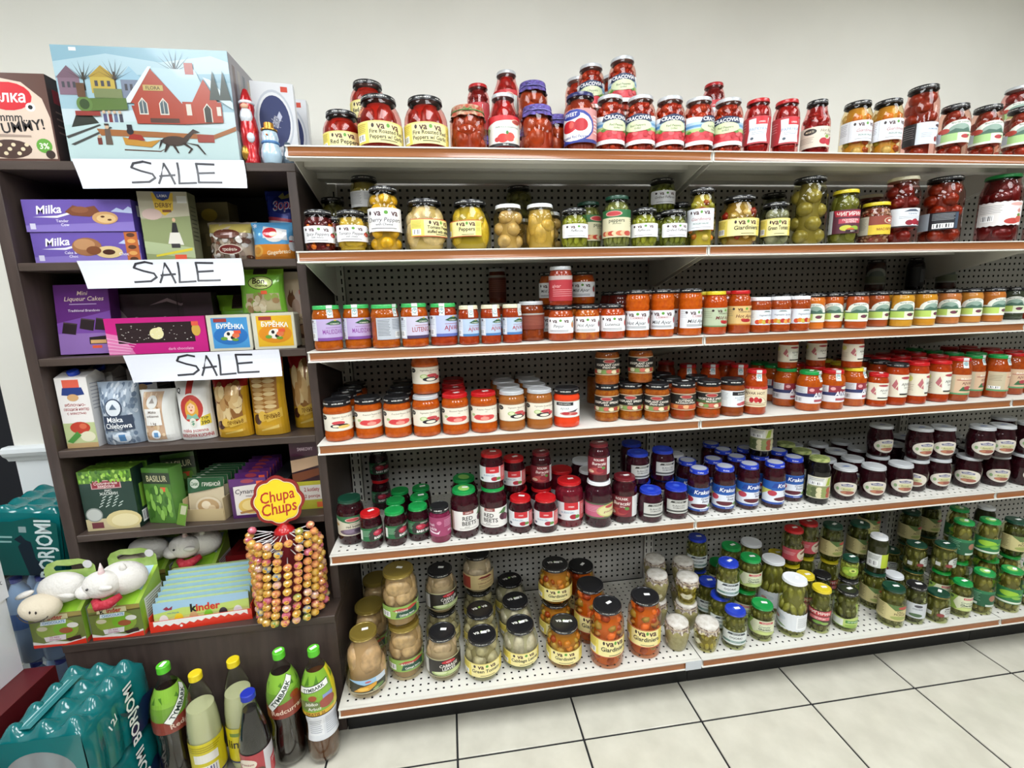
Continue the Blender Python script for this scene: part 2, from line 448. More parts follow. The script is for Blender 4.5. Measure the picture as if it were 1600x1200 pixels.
# ---------------------------------------------------------------- jars
GLASS = clear_mat('jar_glass')
LIDS = {'k': ('1a1a1d', 0.28, 0.0), 's': ('c0c3c6', 0.3, 0.15), 'r': ('b8151b', 0.3, 0.0), 'g': ('169044', 0.3, 0.0), 'dg': ('12402f', 0.35, 0.0), 'y': ('d6c22c', 0.3, 0.0), 'gold': ('8e7a36', 0.28, 0.4),
        'w': ('e3e5e8', 0.35, 0.0), 'b': ('1d39b4', 0.3, 0.0), 'n': ('1c2156', 0.3, 0.0), 'dr': ('6d1a22', 0.32, 0.0), 'cream': ('d8d2b6', 0.35, 0.0), 'lg': ('3fae5c', 0.3, 0.0)}
def lid_mat(k): c, r, m = LIDS[k]; return mat('lid_' + k, c, r, m, coat=0.2)
m_sticker = mat('white_price_sticker', 'f2f2ee', 0.5)
m_seal = None

PROF = {
 'std':   ([(0.84, 0), (0.95, 0.008), (1, 0.035), (1, 0.70), (0.975, 0.765), (0.90, 0.83), (0.81, 0.87)], 0.80, 0.84),
 'str':   ([(0.88, 0), (0.97, 0.01), (1, 0.035), (1, 0.16), (0.975, 0.18), (0.975, 0.68), (1, 0.70), (1, 0.77), (0.95, 0.83), (0.90, 0.865)], 0.89, 0.925),
 'low':   ([(0.84, 0), (0.95, 0.01), (1, 0.05), (1, 0.62), (0.985, 0.70), (0.92, 0.79), (0.86, 0.83)], 0.84, 0.88),
 'squat': ([(0.74, 0), (0.88, 0.015), (0.975, 0.09), (1, 0.20), (1, 0.52), (0.975, 0.64), (0.88, 0.755), (0.76, 0.83)], 0.745, 0.78),
 'tall':  ([(0.86, 0), (0.96, 0.008), (1, 0.03), (1, 0.70), (0.97, 0.77), (0.88, 0.84), (0.82, 0.875)], 0.81, 0.845),
 'wavy':  ([(0.88, 0), (0.97, 0.01), (1, 0.03), (1, 0.52), (0.95, 0.57), (1, 0.63), (1, 0.66), (0.95, 0.70), (1, 0.76), (1, 0.79), (0.94, 0.85), (0.91, 0.88)], 0.905, 0.945),
 'pot':   ([(0.60, 0), (0.70, 0.012), (0.76, 0.06), (0.88, 0.30), (0.97, 0.55), (1, 0.65), (0.97, 0.72), (0.86, 0.78), (0.82, 0.82)], 0.81, 0.86),
 'flask': ([(0.74, 0), (0.88, 0.012), (0.97, 0.06), (1, 0.25), (1, 0.45), (0.92, 0.62), (0.76, 0.77), (0.62, 0.86)], 0.60, 0.64),
 'belly': ([(0.74, 0), (0.83, 0.012), (0.90, 0.08), (0.98, 0.35), (1, 0.55), (0.985, 0.66), (0.90, 0.76), (0.85, 0.81)], 0.84, 0.90),
 'carafe':([(0.84, 0), (0.96, 0.012), (1, 0.05), (1, 0.58), (0.97, 0.64), (0.82, 0.74), (0.70, 0.84)], 0.68, 0.72),
}
LIDH = {'k': 0.0135}
def jar_profile(kind, R_, H, lh):
    pts, neck, lidr = PROF[kind]
    p = [(r*R_, z*H) for r, z in pts]
    zt = H - lh
    p = [q for q in p if q[1] < zt - 0.003]
    p.append((neck*R_, zt - 0.002)); p.append((neck*R_, H - 0.003))
    return p, lidr*R_
def rad_at(p, z):
    for (r0, z0), (r1, z1) in zip(p, p[1:]):
        if z0 <= z <= z1: return r0 + (r1-r0)*((z-z0)/max(1e-9, z1-z0))
    return p[0][0] if z < p[0][1] else p[-1][0]

# ---- label artwork (x -0.5..0.5 across the label, y 0..1)
DK = '2a2024'
def VV(x, y, h, w=0.40):
    w = w*1.25
    return [E(x-w*0.50, y-h*0.05, w*0.05, h*0.42, '35262a'), T('va', x-w*0.24, y, h*1.35, '4a1f24', w*0.40, 0, 0, 0.025), E(x+w*0.02, y, w*0.06, h*0.40, '5d9a3a'), T('va', x+w*0.28, y, h*1.35, '4a1f24', w*0.40, 0, 0, 0.025)]
def vava_yellow(lines, x=0.06, red=False):
    it = [R(-0.5, 0, 0.5, 1, 'f3e7a4'), R(-0.5, 0, -0.24, 1, 'e9d765'), R(0.36, 0, 0.5, 1, 'ecd968'), R(-0.5, 0.93, 0.5, 1, 'efdf86')]
    it += LN(-0.48, -0.28, (0.86, 0.78, 0.70, 0.62, 0.54), 'b9a84e', 0.03); it.append(BAR(-0.47, 0.1, -0.30, 0.42))
    it.append(VV(x, 0.80, 0.24, 0.36)); n = len(lines)
    for i, s in enumerate(lines): it.append(T(s, x, (0.46 if n == 1 else 0.53) - i*0.24, 0.19 if n > 1 else 0.24, '1f1d1c', 0.56, 0, 0, 0.02))
    it += LN(x-0.12, x+0.16, (0.12,), '4a4438', 0.035, False); it += LN(0.38, 0.48, (0.8, 0.72, 0.64, 0.5, 0.42, 0.34), 'a9964a', 0.025)
    if red: it += [R(-0.5, 0, 0.5, 0.045, 'c4553c'), R(-0.5, 0.955, 0.5, 1, 'c4553c')]
    return it
def rounded(w, h, c, rx=0.06, ry=0.12):
    pts = []
    for cx, cy, a0 in ((w-rx, h-ry, 0), (-w+rx, h-ry, 1), (-w+rx, ry, 2), (w-rx, ry, 3)):
        for k in range(5):
            a = (a0 + k/4)*PI/2; pts.append((cx + rx*math.cos(a), cy + ry*math.sin(a)))
    return P(pts, c)
def vava_white(lines, blob=None, x=0.0, script=True, rc='3a3034'):
    it = [rounded(0.5, 1, 'eeeef0'), VV(x, 0.80, 0.20, 0.5)]
    for i, s in enumerate(lines): it.append(T(s, x-0.03, 0.50 - i*0.2, 0.19 if i == 0 else 0.11, rc, 0.68, 0.25 if script else 0, 0, 0.004))
    it += LN(x-0.3, x+0.2, (0.13,), '55504c', 0.03, False)
    if blob: it += [E(0.36, 0.46, 0.085, 0.15, blob), E(0.38, 0.60, 0.03, 0.05, '4c8a38'), E(0.33, 0.42, 0.04, 0.07, 'e0806a')]
    return it
def giard_white():
    return [R(-0.5, 0, 0.5, 1, 'e6e9ee')] + LN(-0.47, -0.28, (0.88, 0.8, 0.72, 0.62, 0.54, 0.46, 0.38), '9a9da4', 0.02) + [R(-0.24, 0.05, -0.235, 0.95, 'b0b4ba'), VV(0.14, 0.84, 0.17, 0.42), T('Giardiniera', 0.14, 0.52, 0.15, 'a23a3c', 0.56, 0.3, 0, 0.0), T('PICKLED SALAD', 0.14, 0.30, 0.075, '3f6f5c', 0.40, 0, 0, 0.02)] + LN(-0.1, 0.4, (0.12,), '8a8a90', 0.02, False)
def cracovia():
    wave = [(-0.5, 0), (0.5, 0)] + [(0.5 - k/20, 1 - 0.10*(0.5-0.5*math.cos(2*PI*k/20)) - 0.02) for k in range(21)]
    it = [P(wave, 'f1f2f3'), R(-0.5, 0.52, 0.5, 0.78, 'aec9de'), R(-0.5, 0.60, -0.10, 0.68, '5f93bf'), R(0.2, 0.62, 0.5, 0.70, '6a9cc4'), R(-0.5, 0.40, 0.5, 0.56, 'b4cc86'), R(-0.5, 0.14, 0.5, 0.44, 'cf3a44')]
    for k in range(12): it.append(E(-0.46 + k*0.084, 0.30 + 0.07*((k*7) % 3 - 1), 0.045, 0.085, ['d9454e', 'b92834', 'e25c60'][k % 3]))
    for k in range(5): it.append(E(-0.42 + k*0.2, 0.45, 0.04, 0.05, '5d8a3c'))
    it += [E(0, 0.60, 0.23, 0.19, 'd5dfb4'), P([(-0.24, 0.74), (-0.2, 0.94), (0, 1.0), (0.2, 0.94), (0.24, 0.74), (0, 0.79)], '1d2d52'), T('CRACOVIA', 0, 0.865, 0.125, 'f4f4f4', 0.40, 0, 0, 0.02), T('Red Peppers', 0, 0.62, 0.075, '5c6a4a', 0.3, 0.15), T('Grilled', 0, 0.52, 0.06, '5c6a4a', 0.2, 0.15)]
    return it
def papryka_art():
    return [R(-0.5, 0, 0.5, 1, 'b63a40'), P([(-0.24, 0.06), (0.20, 0.06), (0.17, 0.30), (0.22, 0.92), (-0.22, 0.92), (-0.2, 0.5)], 'e8ebf0'), R(-0.06, 0.70, 0.20, 0.98, 'cf2430'), T('URBEK', 0.07, 0.79, 0.06, 'f6e9e9', 0.2), T('PAPRYKA', 0.0, 0.54, 0.115, '6d94b8', 0.40, 0, 0, 0.0), E(-0.13, 0.20, 0.035, 0.05, '4a5a68')] + LN(-0.14, 0.14, (0.42, 0.36), '9aa6b4', 0.018) + LN(-0.46, -0.28, (0.8, 0.7, 0.6, 0.5), 'd88a8e', 0.025)
def papjar_art():
    return [R(-0.5, 0, 0.5, 1, 'e9f0e6'), P([(-0.5, 0.70), (-0.2, 0.82), (0.2, 0.86), (0.5, 0.80), (0.5, 1), (-0.5, 1)], 'c8242c'), P([(-0.5, 0.25), (-0.36, 0.6), (-0.5, 0.72)], '9ccf6a'), E(0.26, 0.80, 0.13, 0.09, 'e6cdb0'), E(0.26, 0.80, 0.11, 0.07, 'a8453c'), T('PAPRYKA KONSERWOWA', 0.06, 0.62, 0.055, '4a5a50', 0.62), E(-0.06, 0.26, 0.12, 0.15, 'c8302c'), E(0.10, 0.30, 0.11, 0.15, 'd84538'), E(0.26, 0.22, 0.08, 0.1, 'e8e4d0'), E(-0.18, 0.22, 0.06, 0.08, 'b82a28'), E(0.04, 0.44, 0.03, 0.06, '3f7a35'), R(-0.5, 0, 0.5, 0.10, '2b2b2c'), T('580 ml', 0, 0.05, 0.05, 'e8e8e0', 0.4)]
def rrpep_art():
    return [R(-0.5, 0, 0.5, 1, 'c98a88'), R(-0.5, 0, 0.5, 0.1, '27337c'), E(-0.08, 0.5, 0.40, 0.49, '2a3c92'), E(-0.08, 0.48, 0.36, 0.42, 'f0f0f2'), E(-0.18, 0.50, 0.17, 0.18, 'c4222a'), E(0.06, 0.52, 0.13, 0.19, 'b41c26'), E(-0.12, 0.54, 0.05, 0.10, 'dd5a50'), E(-0.14, 0.83, 0.19, 0.13, '2a3c92'), T('SWEET', -0.14, 0.85, 0.11, 'f2f2f6', 0.3, 0.1), T('Roasted Red Peppers', -0.06, 0.19, 0.09, '27337c', 0.52, 0.1)] + LN(0.32, 0.48, (0.8, 0.7, 0.6, 0.5, 0.4, 0.3), 'f0dada', 0.03)
def hotpep_art():
    return [R(-0.5, 0, 0.5, 1, 'ddd5c4'), E(-0.20, 0.78, 0.15, 0.15, '2b2a26'), T('MARTI', -0.20, 0.78, 0.1, 'ded6b8', 0.22, 0.1), T('Hot Red', 0.2, 0.80, 0.15, '6b5a3c', 0.36, 0.3, 0, 0.0), T('Pepper', 0.24, 0.62, 0.12, '6b5a3c', 0.3, 0.3, 0, 0.0), E(0.12, 0.28, 0.10, 0.16, 'b41f30'), E(0.26, 0.24, 0.10, 0.16, 'c42c3a'), E(0.36, 0.38, 0.08, 0.14, 'a81c2c'), E(0.2, 0.5, 0.05, 0.08, '8aa84a')] + LN(-0.46, -0.1, (0.5, 0.42, 0.34, 0.26), 'a79f8c', 0.025)
def tombig_art():
    return [R(-0.5, 0, 0.5, 1, 'd9e2ec'), R(-0.5, 0, -0.22, 1, '28282c')] + LN(-0.48, -0.25, (0.85, 0.75, 0.65, 0.55, 0.45, 0.35), '8d8d92', 0.02) + [E(0.26, 0.84, 0.10, 0.07, '4b3c46'), T('POMIDORY', 0.12, 0.68, 0.07, '5a7a98', 0.5), E(0.2, 0.22, 0.045, 0.13, '8a1c2a'), E(0.3, 0.28, 0.045, 0.17, '7a1724'), E(0.4, 0.22, 0.045, 0.13, '8a1c2a')] + LN(-0.12, 0.1, (0.5, 0.42, 0.34), '8fa0b2', 0.018)
def arch_base(c, lo=0.0, top=1.0, sh=0.58):
    return P([(-0.5, lo), (0.5, lo), (0.5, sh)] + [(0.36*math.cos(a), sh + (top-sh)*math.sin(a)) for a in [PI*k/12 for k in range(0, 13)]] + [(-0.5, sh)], c)
def arch_art(dot='6d3a4c', band='b7d368', left=None):
    it = [arch_base('e9ece2'), R(-0.5, 0.28, 0.5, 0.50, 'dfe5d6'), P([(0.25*math.cos(PI*k/10), 0.50 + 0.34*math.sin(PI*k/10)) for k in range(11)], '8fa79a'), P([(-0.25, 0.5), (-0.1, 0.64), (0.05, 0.57), (0.16, 0.66), (0.25, 0.5)], '476a5c'), T('MASTER GARDEN', 0, 0.895, 0.07, '5a6a58', 0.36), R(-0.5, 0.10, 0.5, 0.46, band), R(-0.5, 0.44, 0.5, 0.50, '4c6f58'), R(-0.05, 0.10, 0.5, 0.44, 'e4ecca'), E(0.12, 0.27, 0.10, 0.09, dot), E(0.2, 0.32, 0.04, 0.035, '4a7a3a'), R(-0.5, 0.0, 0.5, 0.1, 'e9ece2')]
    if left: it += [E(-0.32, 0.58, 0.12, 0.12, left), R(-0.5, 0.1, -0.36, 0.5, 'c2cad4')]
    return it
def back_label(bg='c9c9c8', dark='6f6f70'):
    return [R(-0.5, 0, 0.5, 1, bg)] + LN(-0.46, -0.12, [0.9 - 0.07*k for k in range(11)], dark, 0.022) + LN(-0.06, 0.46, [0.9 - 0.07*k for k in range(7)], dark, 0.022) + [BAR(0.02, 0.08, 0.42, 0.36, 'dcdcda')]
def pindjur_art(bg, acc, word, deep):
    return [R(-0.5, 0, 0.5, 1, 'd9dde6'), R(-0.22, 0, 0.5, 1, bg)] + LN(-0.48, -0.25, (0.82, 0.74, 0.66, 0.58), '9aa0aa', 0.02) + [BAR(-0.47, 0.08, -0.27, 0.36), E(-0.35, 0.9, 0.05, 0.06, '6a6470'), P([(-0.02, 0.78), (0.12, 0.92), (0.26, 0.92), (0.4, 0.78), (0.3, 0.72), (0.08, 0.72)], '2f5a3c'), E(0.19, 0.94, 0.03, 0.035, 'd8c24a'), T('HOMEMADE', 0.18, 0.78, 0.06, 'e8e8d8', 0.28), T(word, 0.16, 0.42, 0.22, acc, 0.50, 0, 0, 0.01), R(-0.22, 0, 0.5, 0.14, deep)] + LN(-0.02, 0.36, (0.60,), acc, 0.02, False)
def brown_art(c='7c3a2c'):
    return [R(-0.5, 0, 0.5, 1, c), R(-0.5, 0.9, 0.5, 1, 'a9a39c')] + LN(-0.3, 0.4, (0.75, 0.66, 0.57, 0.48, 0.39, 0.30), 'a0604e', 0.025)
def spread_art(k):
    bg = 'e9e2d2' if k != 'AJV' else 'eef0ee'
    it = [R(-0.5, 0, 0.5, 1, bg), R(-0.5, 0, 0.5, 0.03, 'c8bea6'), R(-0.5, 0.97, 0.5, 1, 'c8bea6')]
    if k == 'AJV':
        it += [R(-0.26, 0.74, 0.16, 0.94, '24242a'), T('DON NAPOLI', -0.05, 0.84, 0.09, 'd8d8d0', 0.36), T('AJVAR', -0.04, 0.56, 0.15, '8a96a2', 0.4, 0, 0, 0), E(0.06, 0.24, 0.22, 0.11, 'd08a80'), E(-0.02, 0.26, 0.09, 0.09, 'b8323c'), E(0.2, 0.2, 0.1, 0.07, 'c64a48'), P([(0.0, 0.34), (0.3, 0.50), (0.22, 0.34)], '3a3a44')]
        return it
    it += [E(-0.38, 0.80, 0.085, 0.14, '1d1d22'), T('NATURE', -0.38, 0.80, 0.05, 'd8d2c0', 0.12)]
    w = {'EGG': 'Eggplant Squash Spread', 'TOM': 'Roasted Pepper Spread', 'VEG': 'Vegetable Squash Spread'}[k]
    it += [T(w, 0.08, 0.82, 0.10, '7a6a54', 0.66, 0.3, 0, 0.0), T('mild', 0.05, 0.68, 0.06, '9a8a74', 0.2, 0.2)]
    if k == 'TOM': it += [E(0.0, 0.32, 0.26, 0.17, 'dd6a62'), E(-0.12, 0.36, 0.11, 0.14, 'cf4044'), E(0.14, 0.34, 0.12, 0.14, 'd64c4a'), E(0.02, 0.28, 0.1, 0.1, 'e8978a'), E(-0.26, 0.48, 0.05, 0.08, 'a8bc86')]
    elif k == 'VEG': it += [E(-0.10, 0.46, 0.09, 0.13, 'a9bf7c'), E(-0.10, 0.46, 0.06, 0.09, 'd5dfb2'), E(0.1, 0.50, 0.13, 0.10, 'c2464c'), E(0.06, 0.28, 0.19, 0.13, '221c26'), E(0.06, 0.27, 0.11, 0.08, 'eae4d2'), E(0.24, 0.36, 0.08, 0.1, 'b83a3e')]
    else: it += [E(-0.04, 0.48, 0.14, 0.11, 'c9474e'), E(-0.02, 0.30, 0.20, 0.12, '221c26'), E(0.08, 0.24, 0.14, 0.09, 'e2c168'), E(-0.1, 0.3, 0.07, 0.07, 'e8e0c8')]
    it += LN(0.3, 0.46, (0.3, 0.24, 0.18, 0.12), '8a8478', 0.02)
    return it
def kavia_art(k):
    if k == 'AJV':
        return [R(-0.5, 0, 0.5, 1, 'e3e7ea'), R(-0.1, 0.72, 0.5, 0.95, '1f1f24'), T('DON NAPOLI', 0.2, 0.83, 0.1, 'd8d8d0', 0.5), T('BULGARIAN', 0.1, 0.58, 0.09, '93a3b4', 0.5), T('SPREAD', 0.1, 0.45, 0.09, '93a3b4', 0.4), E(0.24, 0.2, 0.17, 0.12, 'b04048'), E(0.1, 0.17, 0.09, 0.09, 'c4646a')] + LN(-0.47, -0.2, (0.85, 0.75, 0.65, 0.55, 0.45), 'a5adb4', 0.02)
    if k == 'BACK':
        return [R(-0.5, 0, 0.5, 1, '28282a'), R(-0.45, 0.5, 0.0, 0.95, 'b9bab8'), R(-0.45, 0.08, 0.0, 0.44, 'b9bab8')] + LN(-0.42, -0.04, (0.88, 0.8, 0.72, 0.64, 0.56, 0.36, 0.28, 0.2), '6a6a6a', 0.02) + [R(0.1, 0.3, 0.45, 0.6, '4a4a3a')]
    l1, l2 = {'EGG': ('EGGPLANT CAVIAR', 'SPREAD IKRA'), 'SPREAD': ('EGGPLANT SPREAD', 'IKRA'), 'LUT': ('LUTENICA', 'BULGARIAN SPREAD'), 'VEG': ('VEGETABLE SPREAD', 'MILD IKRA')}[k]
    it = [R(-0.5, 0, 0.5, 1, 'd9c4a4'), R(-0.47, 0.04, 0.47, 0.96, '23211f')]
    if k == 'VEG': it.append(R(-0.47, 0.3, 0.47, 0.5, '4d6a40'))
    it += [E(0, 0.82, 0.16, 0.12, 'b7a090'), E(0, 0.82, 0.13, 0.09, 'a83c3e'), T(l1, 0, 0.60, 0.135, 'efe9dc', 0.84, 0, 0, 0.02), T(l2, 0, 0.45, 0.10, 'efe9dc', 0.7, 0, 0, 0.02), R(-0.47, 0.04, 0.47, 0.34, {'LUT': 'b76a4c', 'VEG': 'a8503c'}.get(k, '8a7a50'))]
    for i in range(7): it.append(E(-0.38 + i*0.125, 0.18 + 0.03*(i % 2), 0.075, 0.115, ['b8443a', 'dcd9b8', '7c9a56', 'c8685a', 'e2d5b0', 'a63c36', 'c6b25a'][i] if k != 'LUT' else ['c8602c', 'd98a4a', 'b84a30', 'e0b080', 'c85a3a', 'd06a3a', 'b04030'][i]))
    return it
def ajvhot_art():
    return [R(-0.5, 0, 0.5, 1, 'e3d3b0'), R(-0.5, 0.86, 0.5, 1, 'b9392f'), T('Jadranska', 0, 0.885, 0.11, 'f2e6d0', 0.6, 0.25), T('AJVAR HOT', 0, 0.68, 0.13, '5a3a28', 0.66, 0, 0, 0.015), P([(0.34*math.cos(PI*k/12), 0.18 + 0.36*math.sin(PI*k/12)) for k in range(13)], '6b4a34'), P([(0.32*math.cos(PI*k/12), 0.2 + 0.33*math.sin(PI*k/12)) for k in range(13)], 'ede0c4'), E(-0.08, 0.34, 0.06, 0.13, 'b3242c', a0=0.3), E(0.04, 0.36, 0.06, 0.14, 'c22e34'), E(0.14, 0.33, 0.055, 0.12, 'a91f28')] + LN(-0.3, 0.3, (0.1,), '8a6a4c', 0.03, False)
def ajnar_art():
    return [R(-0.5, 0, 0.5, 1, 'e2e2e6'), R(-0.12, 0.52, 0.5, 1, '8c2f3c'), R(-0.5, 0.40, 0.5, 0.60, '333a66'), R(-0.5, 0.62, -0.16, 0.98, 'cdd0d4')] + LN(-0.48, -0.2, (0.92, 0.84, 0.76, 0.68), '8e929a', 0.025) + [E(-0.02, 0.82, 0.06, 0.10, 'dca0a4'), E(0.30, 0.86, 0.13, 0.09, 'e4e4d8'), T('AJVAR', 0.24, 0.53, 0.27, 'eeeef4', 0.42, 0.1, 0, 0.03), BAR(-0.46, 0.06, -0.22, 0.34, 'e2e2e6'), R(0.05, 0.10, 0.45, 0.24, 'a8505a')]
def ajcr_art():
    return [R(-0.5, 0, 0.5, 1, 'e4ddc8'), E(-0.36, 0.76, 0.10, 0.14, 'd6d87a'), P([(-0.14, 0.5), (-0.05, 0.8), (0.0, 0.6), (-0.06, 0.36)], 'b86a70'), P([(-0.05, 0.36), (0.0, 0.5), (0.02, 0.3)], 'b86a70'), R(0.02, 0.16, 0.46, 0.78, 'e6e6dc'), E(0.22, 0.86, 0.16, 0.06, 'a83c48'), T('AJVAR', 0.24, 0.58, 0.12, '4a4440', 0.36, 0, 0, 0.0), T('HOT', 0.24, 0.42, 0.07, '6a6258', 0.2), R(0.06, 0.1, 0.44, 0.17, '3a3430')] + LN(-0.46, -0.22, (0.5, 0.42, 0.34, 0.26), 'b0a890', 0.02)
def balaj_art():
    return [R(-0.5, 0, 0.5, 1, 'c2b69a'), R(-0.1, 0.08, 0.5, 1, 'd3b496'), T('BULCONS', 0.2, 0.80, 0.10, 'f1ede0', 0.5, 0, 0, 0.02), R(-0.06, 0.72, 0.46, 0.75, '9c2f34'), T('AJVAR', 0.2, 0.58, 0.13, '7a3a3c', 0.34), P([(0.0, 0.18), (0.08, 0.40), (0.32, 0.40), (0.42, 0.18)], '3d6b46'), E(0.2, 0.34, 0.09, 0.10, 'a8434a'), E(0.3, 0.3, 0.04, 0.05, 'e8dcc8'), R(-0.5, 0, 0.5, 0.08, '5a9a6a')] + LN(-0.46, -0.18, (0.8, 0.72, 0.64, 0.56), '8a826c', 0.02) + [BAR(-0.46, 0.12, -0.2, 0.26)]
def orgaj_art(bg, w, c2):
    return [R(-0.5, 0, 0.5, 1, bg), VV(0.12, 0.86, 0.15, 0.5), T('ORIGINAL RECIPE', 0.12, 0.70, 0.07, '5a4a3c', 0.5), T(w, 0.12, 0.48, 0.18, '6a2a2a', 0.52, 0.25, 0, 0.01), E(0.14, 0.24, 0.14, 0.09, 'a8242c'), E(0.05, 0.3, 0.06, 0.05, 'b83a34'), R(-0.5, 0.0, 0.5, 0.07, c2)] + LN(-0.46, -0.2, (0.8, 0.7, 0.6, 0.5), '8a8a70', 0.02)
def tallaj_art(w):
    return [R(-0.5, 0, 0.5, 1, 'e4e8ec'), VV(0.0, 0.84, 0.18, 0.5), R(-0.16, 0.58, 0.20, 0.70, 'c85a5e'), R(-0.15, 0.59, 0.19, 0.69, 'e4e8ec'), T('HOMEMADE', 0.02, 0.64, 0.07, 'a8484c', 0.3), T(w, -0.02, 0.38, 0.19, '2c2a30', 0.52, 0.25, 0, 0.004), E(0.36, 0.50, 0.05, 0.18, 'a02c3c'), E(0.37, 0.68, 0.02, 0.06, '4a8a3c')] + LN(-0.3, 0.25, (0.18, 0.12), '5c5a5c', 0.025, False) + LN(-0.48, -0.3, (0.9, 0.8, 0.7, 0.6), 'a4a8ae', 0.02)
def pinjur_art(k):
    w = {'PINJ': 'Pinjur', 'HOT': 'Hot Ajvar', 'LUT': 'Lutenica', 'MILD': 'Mild Ajvar'}[k]
    return [rounded(0.5, 1, 'f0f1f3', 0.05, 0.14), VV(-0.02, 0.80, 0.20, 0.5), T(w, -0.06, 0.46, 0.21, '2c2a30', 0.56, 0.25, 0, 0.004), E(0.38, 0.52, 0.06, 0.2, {'PINJ': 'b8702c', 'HOT': '7a1f34', 'LUT': 'c43c34', 'MILD': 'a8342c'}[k]), E(0.39, 0.72, 0.025, 0.06, '4a8a3c')] + LN(-0.34, 0.22, (0.18, 0.10), '5c5a5c', 0.03, False)
def whitel_art():
    it = [R(-0.5, 0, 0.5, 1, 'dfe3ea'), P([(-0.06, 0.86), (0.0, 0.94), (0.12, 0.94), (0.18, 0.86)], '7a8a86'), T('Vegetable Spread', 0.08, 0.66, 0.12, '4f5a66', 0.52, 0.25, 0, 0.0)]
    for i in range(7): it.append(E(-0.2 + i*0.09, 0.20 + 0.04*(i % 2), 0.07, 0.15, ['c8462c', 'd8862c', 'c8b04a', 'b8352c', 'e0a050', 'cc5a30', 'd8b860'][i]))
    return it + LN(-0.46, -0.3, (0.8, 0.7, 0.6, 0.5), 'a8aeb8', 0.02)
def redbeet_art():
    return [R(-0.5, 0, 0.5, 1, 'cfc8b4'), P([(-0.5, 1), (0.5, 1), (0.5, 0.9), (0.1, 0.66), (-0.1, 0.66), (-0.5, 0.86)], '2f6a44'), E(0, 0.82, 0.18, 0.10, 'dcaaa4'), E(0, 0.82, 0.15, 0.075, 'b84a4c'), T('marinated', 0, 0.60, 0.06, '6a6254', 0.4), T('red beets', 0, 0.48, 0.13, '4a443c', 0.56, 0, 0, 0.02), E(0.0, 0.20, 0.34, 0.16, '6a5a6a'), E(-0.1, 0.24, 0.14, 0.10, '85748a'), E(0.14, 0.24, 0.13, 0.10, '4c3e50'), E(-0.42, 0.56, 0.07, 0.08, 'a8824c'), P([(0.26, 0.3), (0.46, 0.5), (0.46, 0.2)], '6f8a58')]
def bbeet_art(k='BABY BEETS'):
    return [R(-0.5, 0, 0.5, 1, '23693f'), P([(-0.12, 0.95), (0.38, 0.95), (0.5, 0.5), (0.5, 0.05), (-0.22, 0.05), (-0.26, 0.5)], '31302c'), T('URBANA', 0.12, 0.87, 0.11, 'd9dccb', 0.36), E(0.02, 0.56, 0.14, 0.22, 'b22a42'), E(0.26, 0.52, 0.10, 0.17, '8f2038'), E(-0.02, 0.62, 0.06, 0.09, 'cf6276'), T(k, 0.14, 0.21, 0.18, 'f0f0ec', 0.60, 0, 0, 0.03)] + LN(-0.47, -0.2, (0.8, 0.7, 0.6, 0.5, 0.4), '9cc0a4', 0.03) + [R(-0.5, 0.1, -0.42, 0.85, 'dfe3dc')]
def pink_art():
    return [R(-0.5, 0, 0.5, 1, '9c3f66'), T('Smak', -0.22, 0.62, 0.15, 'ead0dc', 0.24, 0.2), E(0.0, 0.72, 0.06, 0.1, 'c87a9a'), T('cwikla', -0.2, 0.40, 0.16, 'f0e0e8', 0.34, 0.2), P([(-0.3, 0.3), (-0.06, 0.2), (0.02, 0.32), (-0.02, 0.12), (-0.3, 0.2)], 'ecd8e2')] + LN(0.12, 0.44, (0.84, 0.76, 0.68, 0.6, 0.52), 'd49ab6', 0.025) + [T('300 g', 0.28, 0.26, 0.1, 'ecd8e2', 0.24)]
def rbeets_art():
    return [R(-0.5, 0, 0.5, 1, 'e6e4e0'), R(-0.5, 0, -0.38, 1, '9a7a5c'), R(-0.36, 0, -0.34, 1, 'b09a84'), R(-0.12, 0.84, 0.12, 1.0, '8d4a46'), T('SEMPLE', 0.0, 0.92, 0.07, 'f0e4e0', 0.2), T('RED', -0.02, 0.64, 0.21, '34302f', 0.28, 0, 0, 0.02), T('BEETS', 0.02, 0.38, 0.21, '34302f', 0.40, 0, 0, 0.02), E(0.32, 0.52, 0.10, 0.19, '4c2434'), E(0.4, 0.44, 0.08, 0.15, '6d3348'), P([(0.2, 0.72), (0.34, 0.96), (0.42, 0.92), (0.36, 0.68)], '4c7a44'), T('sliced', -0.04, 0.19, 0.08, '6a6260', 0.22)] + LN(-0.2, 0.2, (0.1,), '8c8682', 0.025, False)
def redl_art():
    return [R(-0.5, 0, 0.5, 1, 'dcdfe2'), R(-0.22, 0.58, 0.12, 1.0, 'c52630'), T('URBEK', -0.05, 0.78, 0.08, 'f6e9e9', 0.26), R(0.16, 0, 0.5, 1, 'c25a5c')] + LN(0.2, 0.46, (0.8, 0.7, 0.6, 0.5, 0.4, 0.3), 'ecc8c8', 0.03) + [T('BURACZKI', -0.14, 0.44, 0.11, '7a98b4', 0.44), E(0.0, 0.2, 0.09, 0.14, 'a32035'), E(0.1, 0.2, 0.06, 0.10, '5f8a44'), E(-0.34, 0.2, 0.05, 0.07, '4a5a68')]
